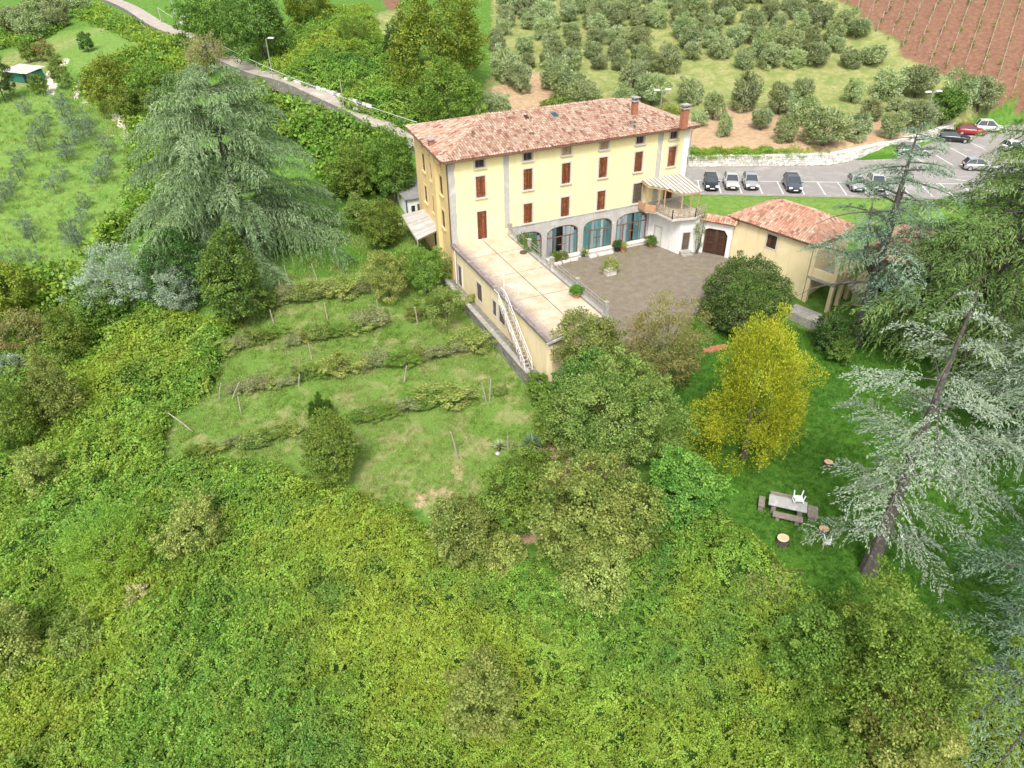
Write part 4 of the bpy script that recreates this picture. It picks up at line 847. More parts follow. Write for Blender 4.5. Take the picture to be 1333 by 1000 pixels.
ba, bO, bU, bV, bF = hipped('long_barn', 'long low barn under red tiles half hidden by the cedars', (32.8, -18.2), (.33, -.944), 19, 8.5, -2.9, 2.9, 2.1, 'wall_cream', [rect(1.2, 3.6, -.8, 1.9), rect(5.0, 7.4, -.8, 1.9), rect(9, 11.4, -.8, 1.9), rect(13, 15.4, -.8, 1.9)], 60, (2.5, 2.5))
for k, a in enumerate((1.2, 5.0, 9.0, 13.0)):
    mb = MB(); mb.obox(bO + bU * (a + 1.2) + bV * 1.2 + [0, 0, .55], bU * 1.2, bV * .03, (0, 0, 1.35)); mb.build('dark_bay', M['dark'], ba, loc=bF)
    mb = MB(); mb.obox(bO + bU * (a + .8) - bV * .02 + [0, 0, .55], bU * .06, bV * .06, (0, 0, 1.35)); mb.build('bay_post', M['metal_white'], ba, loc=bF)
hut = empty('utility_hut', (2.1, 17.8, -.3), 0, 'small white hut with grey felt roof behind the villa corner', 'hut')
mb = MB(); mb.panel([(0, -.5), (3.8, -.5), (3.8, 2.3), (0, 2.3)], [rect(.55, 1.0, .6, 1.5), rect(1.25, 2.0, -.4, 1.6)], (.2, 15.4, 0), (1, 0, 0), FV, .2); mb.box(.2, .4, 15.61, 20.2, -.5, 2.3); mb.box(3.8, 4.0, 15.61, 20.2, -.5, 2.3); mb.box(.41, 3.79, 20.0, 20.2, -.5, 2.3); mb.build('wall', M['wall_white'], hut, loc=(-2.1, -17.8, .3))
mb = MB(); mb.add([(0, 15.1, 2.32), (4.2, 15.1, 2.32), (4.2, 20.5, 2.75), (0, 20.5, 2.75), (0, 15.1, 2.42), (4.2, 15.1, 2.42), (4.2, 20.5, 2.85), (0, 20.5, 2.85)], [(3, 2, 1, 0), (4, 5, 6, 7), (0, 1, 5, 4), (1, 2, 6, 5), (2, 3, 7, 6), (3, 0, 4, 7)]); mb.build('roof', M['roof_felt'], hut, loc=(-2.1, -17.8, .3))
mb = MB(); mb.box(.75 - .2, 1.0, 15.5, 15.53, .6, 1.5); mb.build('window', M['dark_glass'], hut, loc=(-2.1, -17.8, .3))
mb = MB(); mb.box(1.25, 2.0, 15.5, 15.54, -.4, 1.6); mb.build('door', M['shutter_grey'], hut, loc=(-2.1, -17.8, .3))
mb = MB(); mb.box(.16, .30, 15.33, 15.39, -.5, 2.3); mb.build('corner_strip', solid('blue_paint', (.08, .10, .22), (.06, .08, .17), 3, .7), hut, loc=(-2.1, -17.8, .3))
# shed on the left hill
sp = G(27, 108); sp2 = G(12, 103); sp3 = G(44, 108)
a_ = math.atan2(sp3[1] - sp2[1], sp3[0] - sp2[0]); L = float(np.linalg.norm((sp3 - sp2)[:2]))
sh = empty('field_shed', sp, a_, 'low field shed with pale corrugated roof and green tarpaulin walls', 'shed')
mb = MB(); mb.box(-L / 2, L / 2, -.05, .0, 0.05, 1.7); mb.box(L / 2 - .05, L / 2, 0, 2.6, .05, 1.9); mb.box(-L / 2, -L / 2 + .05, 0, 2.6, .05, 1.9); mb.box(-L / 2, L / 2, 2.55, 2.6, .05, 2.0); mb.build('tarpaulin', M['tarp_green'], sh)
mb = MB(); mb.box(L * .22, L * .34, -.09, -.055, .05, 1.5); mb.build('doorway', M['dark'], sh)
for k in range(6):
    x0, x1 = -L / 2 - .2 + (L + .4) * k / 6 + .01, -L / 2 - .2 + (L + .4) * (k + 1) / 6 - .01; mb = MB()
    mb.add([(x0, -.7, 1.75), (x1, -.7, 1.75), (x1, 3.2, 2.35), (x0, 3.2, 2.35), (x0, -.7, 1.79), (x1, -.7, 1.79), (x1, 3.2, 2.39), (x0, 3.2, 2.39)], [(3, 2, 1, 0), (4, 5, 6, 7), (0, 1, 5, 4), (1, 2, 6, 5), (2, 3, 7, 6), (3, 0, 4, 7)], 0, random.random()); mb.build('roof_sheet', M['fibre'] if k != 4 else M['wall_cream'], sh)

# ------------------------------------------------------------------ foliage
def leaf_quads(C, D, NN, L, Wd):
    D = nrm(D); Sd = nrm(np.cross(D, NN)); L = np.broadcast_to(np.asarray(L, float), (len(C),))[:, None]; Wd = np.broadcast_to(np.asarray(Wd, float), (len(C),))[:, None]
    U = np.cross(Sd, D); m = C + D * L * .45
    return np.stack([C, m + Sd * Wd / 2 + U * Wd * .12, C + D * L, m - Sd * Wd / 2 + U * Wd * .12], 1)

def crown(seed, R, H, ncl, lpc, ll, lw, lump=.28, cone=0.0, upright=0.0, droop=.25, shell=.45, flat=.8, gaps=0.0, low=-.8, tcl=.16, tlf=.2, tone=.5, cs=1.0, shoots=.12):
    """leaves of a broad crown round (0, 0, 0) with radius R and half height H, gathered in clumps"""
    rg = np.random.default_rng(seed)
    m_ = int(ncl * 2 / (1 - max(low, -1))); i_ = np.arange(m_) + .5; z_ = 1 - 2 * i_ / m_; a_ = i_ * 2.399963
    d = np.stack([np.sqrt(1 - z_ * z_) * np.cos(a_), np.sqrt(1 - z_ * z_) * np.sin(a_), z_], 1); d = nrm(d + rg.normal(0, .9 / math.sqrt(ncl), d.shape)); d = d[d[:, 2] > low]; n = len(d)
    ax, ph, fr = rdir(rg, 6), rg.uniform(0, 6.28, 6), rg.uniform(2.2, 5.5, 6)
    lum = 1 + lump * np.sin(d @ ax.T * fr + ph).mean(1) * 2.2
    f = (1 - shell * rg.random(n) ** 2.2) * lum
    if gaps: k = np.sin(d @ ax[::-1].T * fr * 1.7 + ph).mean(1) < .28 - gaps * .3; d, f = d[k], f[k]; n = len(d)
    w = 1 - cone * (d[:, 2] + 1) / 2 if cone else np.ones(n)
    cc = np.stack([R * d[:, 0] * w, R * d[:, 1] * w, H * d[:, 2]], 1) * f[:, None]
    rc = cs * 1.12 * (R * R * H) ** (1 / 3) / ncl ** (1 / 3) * rg.uniform(.65, 1.25, n)
    sh = rg.random(n) < shoots; f2 = np.where(sh, rg.uniform(1.06, 1.22, n), 1.0); cc = cc * f2[:, None]; rc = np.where(sh, rc * .6, rc)
    cl = np.repeat(np.arange(n), lpc); N_ = len(cl)
    off = rdir(rg, N_) * (rg.random(N_) ** .33)[:, None]; off[:, 2] *= flat
    C = cc[cl] + off * rc[cl][:, None]
    out = nrm(C / np.array([R, R, H]))
    D = nrm(.55 * out + .75 * rdir(rg, N_) + off * .4 + np.array([0, 0, upright - droop]))
    NN = nrm(rdir(rg, N_) * .5 + out * .4 + off * .7 + np.array([0, 0, .5]))
    s = rg.uniform(.7, 1.25, N_)
    t = np.clip(tone + tcl * rg.normal(size=n)[cl] + tlf * rg.normal(size=N_), 0, 1)
    return leaf_quads(C, D, NN, ll * s, lw * s), t, cc

def woody(seed, base, top, r0, tips, mat_name, name='trunk', parent=None, loc=None, nl=9, mesh=False):
    """a tapered, slightly crooked trunk from BASE to TOP and limbs out to some of TIPS"""
    rg = np.random.default_rng(seed); base, top = np.array(base, float), np.array(top, float); mb = MB(); k = 6
    pts = [base + (top - base) * t + (rg.normal(0, .05, 3) * np.linalg.norm(top - base) * .5 * t * np.array([1, 1, 0])) for t in np.linspace(0, 1, k)]
    mb.tube(pts, [r0 * (1.35 if i == 0 else 1) * (1 - .75 * i / (k - 1)) for i in range(k)], 7)
    for t in tips[rg.permutation(len(tips))[:nl]] if len(tips) else []:
        f = rg.uniform(.3, .95); a = base + (top - base) * f; m = (a + t) / 2 + rg.normal(0, .08, 3) * np.linalg.norm(t - a) + [0, 0, -.05]; r = r0 * (1 - .7 * f) * .5
        mb.tube([a, m, t], [r, r * .65, r * .2], 5, caps=False)
    return mb.mesh(name, M[mat_name]) if mesh else mb.build(name, M[mat_name], parent, loc=loc)

def htop(b, py):
    """height at which a plumb line from the ground point reaches a row of the photograph"""
    h = np.arange(1, 40, .05); _, y = to_px(b + np.c_[h * 0, h * 0, h]); return float(h[int(np.argmax(y < py))])

def tree(name, label, cat, leaf, R, H, at, trunk=.6, ncl=90, lpc=120, ll=.22, lw=.13, seed=0, bark='bark', group=None, r0=None, **k):
    at = np.array(at, float); o = empty(name, at, 0, label, cat, group)
    k.setdefault('tlf', .24); k.setdefault('tcl', .2); k.setdefault('cs', .92); Q, t, cc = crown(seed, R, H, int(ncl * 1.75), int(lpc * .78), ll * .82, lw * .82, **k); Q = Q + np.array([0, 0, trunk + H])
    link('crown', quads_mesh('crown', Q, M[leaf], t), o)
    woody(seed, (0, 0, -.2), (0, 0, trunk + H * 1.25), r0 or max(.05, R * .06), cc + [0, 0, trunk + H], bark, parent=o)
    return o
def boxtree(name, label, cat, leaf, box, trunk=.3, **k):
    g, R, H = Gb(*box, trunk=trunk); return tree(name, label, cat, leaf, R * .93, H * .93, g, trunk, **k)

def cedar(seed, H, R0, needle, name, label, at, nbr=95, bark='grey_bark', hmin=.1, power=.8, droop=.16, rise=.12, twig=.26, tuft=(.26, .06), hang=.55, step=.11, trunk_r=.42, lean=(0, 0), sparse=1.0, up_bias=.0, side=None, twgap=.26, forks=0, dead=0.0, prof=None, wood=1.0, tiers=0):
    """a cedar: tiers of long branches that carry flat fans of twigs set with needle tufts"""
    rg = np.random.default_rng(seed); o = empty(name, at, 0, label, 'cedar'); C, D, NN, T = [], [], [], []
    lean = np.array([lean[0], lean[1], 0.0]); mb = MB(); k = 9
    ax = lambda t: np.array([0, 0, 1.0]) * H * t + lean * H * t ** 1.3
    mb.tube([ax(t) - ([0, 0, .4] if t == 0 else [0, 0, 0]) for t in np.linspace(0, 1, k)], [trunk_r * (1.3 if i == 0 else 1.0) * (1 - .93 * i / (k - 1)) for i in range(k)], 8)
    for f in range(forks):
        a, h0 = rg.uniform(0, 2 * PI), rg.uniform(.3, .5); p = ax(h0); dv = np.array([math.cos(a), math.sin(a), 0]) * H * rg.uniform(.08, .14)
        mb.tube([p, p + dv * .7 + [0, 0, H * .12], p + dv + [0, 0, H * .36]], [trunk_r * .5, trunk_r * .4, trunk_r * .1], 6)
    for b in range(nbr):
        h = hmin + (1 - hmin) * ((b + rg.random()) / nbr) ** .9; h = hmin + (1 - hmin) * ((round((h - hmin) / (1 - hmin) * tiers) + rg.normal(0, .13)) / tiers) if tiers else h; h = min(max(h, hmin * .6), .985); az = b * 2.39996 + rg.normal(0, .3)
        L = R0 * max(1 - (h - hmin) / (1 - hmin) * .96, .05) ** power * rg.uniform(.62, 1.12) + .35
        if prof: L *= np.interp((h - hmin) / (1 - hmin), [q[0] for q in prof], [q[1] for q in prof])
        if side is not None: L *= 1 - .35 * (1 - math.cos(az - side)) / 2
        dv = np.array([math.cos(az), math.sin(az), 0.0]); sv = np.array([-dv[1], dv[0], 0.0]); e = rise + rg.normal(0, .06) + up_bias * h; dr = droop * rg.uniform(.7, 1.4); bend = rg.normal(0, .1)
        p0 = ax(h); pos = lambda s: p0 + dv * s + sv * bend * s * s / L + np.array([0, 0, e * s - dr * s * s / L - .08 * L * max(s / L - .75, 0) * 4])
        ss = np.linspace(0, L, 6); r = max(.03, .016 * L + .012) * trunk_r / .42 * wood
        mb.tube([pos(s) for s in ss], [r * (1 - .88 * i / 5) for i in range(6)], 4, caps=False)
        if rg.random() < dead: continue
        bt = rg.normal(0, .17); s = L * rg.uniform(.12, .25)
        while s < L:
            for sg in (-1, 1):
                if rg.random() > sparse: continue
                tl = (twig * L * (1 - .65 * s / L) + .3) * rg.uniform(.6, 1.2); td = nrm(dv * rg.uniform(.5, .95) + sv * sg * rg.uniform(.6, 1.0)); n = max(int(tl / step), 2)
                q = np.linspace(.02, 1, n) * tl; pp = pos(s) + [0, 0, .06] + td * q[:, None] + np.array([0, 0, 1.0]) * (.14 * q - hang * q * q / max(tl, .3))[:, None] + rg.normal(0, .035, (n, 3))
                dd = td + rg.normal(0, .45, (n, 3)) + np.array([0, 0, -1.0]) * (hang * 1.3 * q / max(tl, .3))[:, None] + sv * rg.choice([-1, 1], n)[:, None] * .35
                C.append(pp); D.append(dd); NN.append(nrm(rg.normal(0, .4, (n, 3)) + [0, 0, 1.0])); T.append(np.clip(.5 + bt + rg.normal(0, .2, n), 0, 1))
            s += twgap * rg.uniform(.75, 1.3)
        n = 6; pp = pos(L) + rg.normal(0, .08, (n, 3)); C.append(pp); D.append(dv + rg.normal(0, .5, (n, 3)) + [0, 0, -.3]); NN.append(nrm(rg.normal(0, .4, (n, 3)) + [0, 0, 1])); T.append(np.clip(.6 + rg.normal(0, .2, n), 0, 1))
    C, D, NN, T = (np.concatenate(q) for q in (C, D, NN, T)); s = rg.uniform(.7, 1.3, len(C))
    link('crown', quads_mesh('crown', leaf_quads(C, D, NN, tuft[0] * s, tuft[1] * s), M[needle], T), o)
    mb.build('trunk', M[bark], o); return o

# --- scattering of uncountable growth: leaf sprigs on points, by geometry nodes
def sprig(name, seed, n, rad, ll, lw, m, up=.5, flat=.6, dome=False):
    rg = np.random.default_rng(seed); off = rdir(rg, n) * (rg.random(n) ** (.2 if dome else .5))[:, None]; off[:, 2] = np.abs(off[:, 2]) * flat; C = off * rad
    D = nrm(off * .6 + rdir(rg, n) * .8 + [0, 0, -.1]); NN = nrm(rdir(rg, n) * .45 + off * (.7 if dome else 0) + [0, 0, up]); s = rg.uniform(.7, 1.3, n)
    return bpy.data.objects.new(name, quads_mesh(name, leaf_quads(C, D, NN, ll * s, lw * s), M[m], np.clip(rg.normal(.5, .17) + rg.normal(0, .2, n), 0, 1)))
def vine_shoot(name, seed, n, L, ll, lw, m):
    """a trailing shoot with leaves in two ranks"""
    rg = np.random.default_rng(seed); t = np.linspace(0, 1, n); C = np.stack([(t - .5) * L, .12 * np.sin(t * 5 + seed), .28 * np.sin(t * PI) + rg.normal(0, .04, n)], 1)
    sg = np.where(np.arange(n) % 2, 1, -1); D = np.stack([np.full(n, .4), sg * 1.0, rg.normal(-.1, .3, n)], 1) + rg.normal(0, .25, (n, 3)); s = rg.uniform(.7, 1.2, n)
    return bpy.data.objects.new(name, quads_mesh(name, leaf_quads(C, D, nrm(rg.normal(0, .35, (n, 3)) + [0, 0, 1]), ll * s, lw * s), M[m], np.clip(rg.normal(.62, .15) + rg.normal(0, .15, n), 0, 1)))
def tuft(name, seed, n, rad, h, w, m):
    rg = np.random.default_rng(seed); C = np.stack([rg.normal(0, rad, n), rg.normal(0, rad, n), np.zeros(n)], 1); D = nrm(rg.normal(0, .5, (n, 3)) * [1, 1, .2] + [0, 0, 1]); s = rg.uniform(.6, 1.3, n)
    return bpy.data.objects.new(name, quads_mesh(name, leaf_quads(C, D, rdir(rg, n), h * s, w), M[m], np.clip(rg.normal(.5, .22) + rg.normal(0, .15, n), 0, 1)))
def bank(name, objs):
    c = bpy.data.collections.new(name)
    for o in objs: c.objects.link(o)
    return c, len(objs)
B_vine = bank('vine_sprigs', [sprig('vine_sprig', s, 60, .36, .098, .078, 'vine_leaf', .3, .85, dome=True) for s in range(7)] + [vine_shoot('vine_shoot', s, 52, 1.4, .098, .07, 'vine_leaf') for s in range(5)])
B_ivy = bank('ivy_sprigs', [sprig('ivy_sprig', 20 + s, 40, .36, .12, .10, 'ivy_leaf') for s in range(5)])
B_grass = bank('grass_tufts', [tuft('grass_tuft', s, 14, .09, .17, .022, 'grass') for s in range(5)])
B_mead = bank('meadow_tufts', [tuft('meadow_tuft', 10 + s, 14, .11, .22, .025, 'meadow_grass') for s in range(6)])
B_bramble = bank('bramble_sprigs', [sprig('bramble_sprig', 30 + s, 34, .45, .16, .12, 'vine_leaf', .2, .9) for s in range(4)] + [sprig('bramble_sprig', 40 + s, 34, .45, .15, .11, 'ivy_leaf', .2, .9) for s in range(2)])
B_vines = bank('field_vines', [sprig('field_vine', 50 + s, 30, .45, .22, .18, 'olive_green_leaf', flat=.9) for s in range(4)])

def scatter(name, label, pts, nn, sc, bankc, surf=None, seed=0, kind='stuff', tilt=.6, parent=None):
    """pts (N,3), surface normals, scales; SURF = (verts, quads, material) is the closed mat beneath"""
    rg = np.random.default_rng(seed); n = len(pts); coll, cnt = bankc
    a = nrm(nn * tilt + np.array([0, 0, 1 - tilt]) + rg.normal(0, .12, (n, 3)))
    ry = np.arctan2(np.hypot(a[:, 0], a[:, 1]), a[:, 2]); rz = np.arctan2(a[:, 1], a[:, 0]); spin = rg.uniform(0, 2 * PI, n)
    # rotation = Rz(rz) Ry(ry) Rz(spin)
    c1, s1, c2, s2, c3, s3 = np.cos(rz), np.sin(rz), np.cos(ry), np.sin(ry), np.cos(spin), np.sin(spin)
    R = np.empty((n, 3, 3)); R[:, 0, 0] = c1 * c2 * c3 - s1 * s3; R[:, 0, 1] = -c1 * c2 * s3 - s1 * c3; R[:, 0, 2] = c1 * s2
    R[:, 1, 0] = s1 * c2 * c3 + c1 * s3; R[:, 1, 1] = -s1 * c2 * s3 + c1 * c3; R[:, 1, 2] = s1 * s2; R[:, 2, 0] = -s2 * c3; R[:, 2, 1] = s2 * s3; R[:, 2, 2] = c2
    e = np.stack([np.arctan2(R[:, 2, 1], R[:, 2, 2]), np.arcsin(np.clip(-R[:, 2, 0], -1, 1)), np.arctan2(R[:, 1, 0], R[:, 0, 0])], 1)
    sv, sf, sm = surf if surf else (np.zeros((0, 3)), np.zeros((0, 4), int), None)
    me = bpy.data.meshes.new(name); tot = n + len(sv); me.vertices.add(tot); me.vertices.foreach_set('co', np.concatenate([pts, sv]).astype(np.float32).ravel())
    if len(sf):
        f = (np.asarray(sf) + n).astype(np.int32); me.loops.add(f.size); me.loops.foreach_set('vertex_index', f.ravel()); me.polygons.add(len(f)); me.polygons.foreach_set('loop_start', np.arange(0, f.size, 4, dtype=np.int32)); me.materials.append(sm)
    pad = lambda x, w: np.concatenate([x, np.zeros((len(sv),) + x.shape[1:])]).astype(np.float32)
    me.attributes.new('rot', 'FLOAT_VECTOR', 'POINT').data.foreach_set('vector', pad(e, 3).ravel()); me.attributes.new('scl', 'FLOAT', 'POINT').data.foreach_set('value', pad(np.asarray(sc, float), 1))
    me.attributes.new('pick', 'INT', 'POINT').data.foreach_set('value', np.concatenate([rg.integers(0, cnt, n), np.zeros(len(sv), int)]).astype(np.int32))
    me.attributes.new('sel', 'BOOLEAN', 'POINT').data.foreach_set('value', np.concatenate([np.ones(n, bool), np.zeros(len(sv), bool)]))
    me.update(calc_edges=True); o = link(name, me, parent); tag(o, label, None, None, kind)
    ng = bpy.data.node_groups.new(name + '_nodes', 'GeometryNodeTree'); ng.interface.new_socket('Geometry', in_out='INPUT', socket_type='NodeSocketGeometry'); ng.interface.new_socket('Geometry', in_out='OUTPUT', socket_type='NodeSocketGeometry')
    gi, go = ng.nodes.new('NodeGroupInput'), ng.nodes.new('NodeGroupOutput'); iop = ng.nodes.new('GeometryNodeInstanceOnPoints'); ci = ng.nodes.new('GeometryNodeCollectionInfo'); ci.inputs['Collection'].default_value = coll; ci.inputs['Separate Children'].default_value = True; ci.inputs['Reset Children'].default_value = True
    def na(nm, ty): q = ng.nodes.new('GeometryNodeInputNamedAttribute'); q.data_type = ty; q.inputs['Name'].default_value = nm; return q.outputs['Attribute']
    er = ng.nodes.new('FunctionNodeEulerToRotation'); L = ng.links.new; L(na('rot', 'FLOAT_VECTOR'), er.inputs[0]); L(er.outputs[0], iop.inputs['Rotation']); L(na('scl', 'FLOAT'), iop.inputs['Scale']); L(na('sel', 'BOOLEAN'), iop.inputs['Selection']); L(na('pick', 'INT'), iop.inputs['Instance Index'])
    iop.inputs['Pick Instance'].default_value = True; L(gi.outputs[0], iop.inputs['Points']); L(ci.outputs[0], iop.inputs['Instance']); j = ng.nodes.new('GeometryNodeJoinGeometry'); L(iop.outputs[0], j.inputs[0])
    if len(sf): L(gi.outputs[0], j.inputs[0])
    L(j.outputs[0], go.inputs[0]); md = o.modifiers.new('scatter', 'NODES'); md.node_group = ng
    return o

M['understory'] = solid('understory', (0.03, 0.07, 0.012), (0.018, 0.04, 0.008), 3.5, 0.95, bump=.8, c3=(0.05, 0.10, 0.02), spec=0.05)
def waves(x, y, seed, lam, n=5):
    rg = np.random.default_rng(seed); z = 0
    for _ in range(n):
        a, p, l = rg.uniform(0, 6.28), rg.uniform(0, 6.28), lam * rg.uniform(.75, 1.35); z = z + np.sin((x * math.cos(a) + y * math.sin(a)) * 6.283 / l + p)
    return z / n
def undergrowth(name, label, polys, bankc, seed, base=.9, amp=(.8, .42, .40), lam=(7.5, 3.2, 1.35), dens=15.0, d0=42.0, soft=14, scale=1.0, maxs=2.4, bumps=0, cell=.4, holes=()):
    rg = np.random.default_rng(seed); pg = np.concatenate([np.array([G(np.clip(a, -150, 1480), np.clip(b, -30, 1090)) for a, b in p]) for p in polys])
    x0, x1, y0, y1 = pg[:, 0].min() - 2, pg[:, 0].max() + 2, pg[:, 1].min() - 2, pg[:, 1].max() + 2
    bx = rg.uniform(x0, x1, bumps); by = rg.uniform(y0, y1, bumps); br = rg.uniform(.8, 2.2, bumps); bh = br * rg.uniform(.35, .8, bumps)
    def sd(x, y, z):
        px, py = to_px(np.stack([x, y, z], 1)); s = np.maximum.reduce([inside(px, py, p) for p in polys])
        for h in holes: s = np.minimum(s, -inside(px, py, h))
        return s
    def height(x, y):
        h = base + sum(a * waves(x, y, seed + i, l) for i, (a, l) in enumerate(zip(amp, lam)))
        for i in range(bumps): h = np.maximum(h, h * .6 + bh[i] * np.sqrt(np.maximum(1 - ((x - bx[i]) ** 2 + (y - by[i]) ** 2) / br[i] ** 2, 0)) * 1.6)
        return np.maximum(h, .15)
    def top(x, y):
        z = gz(x, y); s = sd(x, y, z); k = np.clip(s / soft, 0, 1) ** .6; return z + height(x, y) * k, s, z
    xs, ys = np.arange(x0, x1, cell), np.arange(y0, y1, cell); XX, YY = np.meshgrid(xs, ys); zz, s, zg = top(XX.ravel(), YY.ravel()); keep = s > 0
    nx, ny = len(xs), len(ys); i = (np.arange(ny - 1)[:, None] * nx + np.arange(nx - 1)[None]).ravel(); f = np.stack([i, i + 1, i + nx + 1, i + nx], 1); f = f[keep[f].all(1)]
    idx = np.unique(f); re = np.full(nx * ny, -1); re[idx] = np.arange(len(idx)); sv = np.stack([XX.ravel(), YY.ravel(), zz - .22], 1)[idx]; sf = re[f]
    area = (x1 - x0) * (y1 - y0); n = int(area * dens * 1.25); x, y = rg.uniform(x0, x1, n), rg.uniform(y0, y1, n); d = np.hypot(np.hypot(x - CAM[0], y - CAM[1]), 30); far = np.clip(d / d0, .85, maxs)
    k = rg.random(n) < 1 / far ** 2; x, y, far = x[k], y[k], far[k]
    px, py = to_px(np.stack([x, y, gz(x, y)], 1)); k = (px > -90) & (px < 1420) & (py < 1110) & (py > -40); x, y, far = x[k], y[k], far[k]
    z, s, _ = top(x, y); k = s > 1; x, y, z, far = x[k], y[k], z[k], far[k]
    e = .25; zx, zy = top(x + e, y)[0], top(x, y + e)[0]; nn = nrm(np.stack([-(zx - z) / e, -(zy - z) / e, np.ones(len(x))], 1))
    pts = np.stack([x, y, z], 1) - nn * (rg.uniform(-.05, .38, len(x)) * far)[:, None]
    print(name, len(pts), 'sprigs', len(sf), 'faces')
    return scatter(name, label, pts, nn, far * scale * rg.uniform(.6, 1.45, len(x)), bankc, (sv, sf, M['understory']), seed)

FRONT = [(-140, 395), (40, 445), (90, 400), (200, 395), (262, 420), (325, 415), (300, 445), (278, 510), (222, 548), (213, 602), (330, 606), (385, 626), (520, 662), (560, 700), (600, 735), (690, 735), (730, 720), (800, 760), (850, 620), (862, 575), (900, 585), (928, 640), (960, 705), (1010, 742), (1100, 800), (1180, 815), (1300, 870), (1480, 900), (1480, 1090), (-140, 1090)]
undergrowth('undergrowth', 'tangled green and yellow creeper mass covering the foreground slope', [FRONT], B_vine, 101, bumps=45, holes=[[(655, 672), (700, 662), (730, 690), (705, 716), (668, 712)]])
undergrowth('bank_undergrowth', 'bushy green bank between the lane and the villa', [[(285, 108), (330, 118), (430, 163), (525, 193), (540, 250), (490, 262), (470, 258), (430, 262), (390, 200), (330, 165)]], B_bramble, 102, base=1.4, amp=(.9, .6, .4), d0=48, dens=9, soft=2.5, bumps=40, cell=.7)
undergrowth('hill_undergrowth', 'light green creeper blanket on the hill above the lane', [[(318, 70), (360, 40), (420, 12), (480, 12), (505, 60), (545, 100), (560, 165), (520, 172), (470, 150), (400, 122), (345, 100)]], B_vine, 103, base=.7, amp=(.4, .3, .22), d0=60, dens=9, maxs=1.8, soft=6, cell=.8)
undergrowth('left_undergrowth', 'rough brownish green scrub at the left picture edge below the olive meadow', [[(-140, 352), (60, 356), (130, 345), (160, 400), (90, 405), (40, 450), (-140, 400)]], B_bramble, 104, base=1.0, dens=8, soft=8, bumps=20)
undergrowth('hollow_undergrowth', 'green scrub in the hollow beside the stony path', [[(95, 128), (130, 100), (180, 70), (235, 55), (285, 85), (250, 130), (215, 110), (195, 160), (178, 150), (150, 130)]], B_bramble, 105, base=1.2, amp=(.9, .6, .3), d0=60, dens=8, soft=4, bumps=15, cell=.8)
undergrowth('slope_undergrowth', 'green scrub on the slope between the olive meadow and the deodar', [[(165, 160), (190, 150), (235, 130), (260, 300), (190, 300), (150, 330), (100, 345), (150, 312), (172, 250)]], B_bramble, 106, base=1.2, amp=(.8, .5, .3), d0=56, dens=9, soft=5, bumps=15, cell=.7)
undergrowth('verge_undergrowth', 'rough brownish green growth on the slope below the lane at the top left', [[(95, 22), (128, 8), (205, 46), (232, 58), (200, 66), (150, 44)], [(-20, 40), (40, 46), (95, 30), (60, 52), (20, 62), (-20, 70)]], B_bramble, 107, base=.5, amp=(.4, .3, .25), d0=60, dens=8, soft=3, bumps=10, cell=.9)
def turf(name, label, polys, bankc, seed, dens, d0, maxs=3.0, thin=.0):
    rg = np.random.default_rng(seed); P_, A_ = [], []
    for p in polys:
        pg = np.array([G(np.clip(a, -150, 1480), np.clip(b, -20, 1090)) for a, b in p]); x0, x1, y0, y1 = pg[:, 0].min(), pg[:, 0].max(), pg[:, 1].min(), pg[:, 1].max(); n = int((x1 - x0) * (y1 - y0) * dens)
        x, y = rg.uniform(x0, x1, n), rg.uniform(y0, y1, n); far = np.clip(np.hypot(np.hypot(x - CAM[0], y - CAM[1]), 30) / d0, .9, maxs); k = rg.random(n) < 1 / far ** 2; x, y, far = x[k], y[k], far[k]
        if thin: k = waves(x, y, seed, 4.5) + rg.normal(0, .25, len(x)) > -thin; x, y, far = x[k], y[k], far[k]
        z = gz(x, y); px, py = to_px(np.stack([x, y, z], 1)); k = (inside(px, py, p) > 0) & (px > -60) & (px < 1400)
        for poly, pz, s_ in PADS: k &= inside(x, y, poly) < .3
        P_.append(np.stack([x, y, z - .02], 1)[k]); A_.append((far * rg.uniform(.6, 1.3, len(x)))[k])
    P_, A_ = np.concatenate(P_), np.concatenate(A_); print(name, len(P_)); e = .4; zz = gz(P_[:, 0], P_[:, 1])
    return scatter(name, label, P_, np.tile([0, 0, 1.0], (len(P_), 1)), A_, bankc, None, seed, tilt=.2)
turf('lawn_grass', 'lush dark green lawn grass round the stone table', [LAWN], B_grass, 201, 26, 46)
turf('meadow_grass', 'patchy meadow grass between the vine rows', [VINEY], B_mead, 202, 17, 48, thin=.35)
turf('grove_grass', 'bright mown grass under the young olives', [[(-60, 345), (-60, 135), (60, 118), (120, 120), (165, 165), (168, 250), (150, 310), (100, 345)]], B_mead, 203, 6, 50, thin=.6)

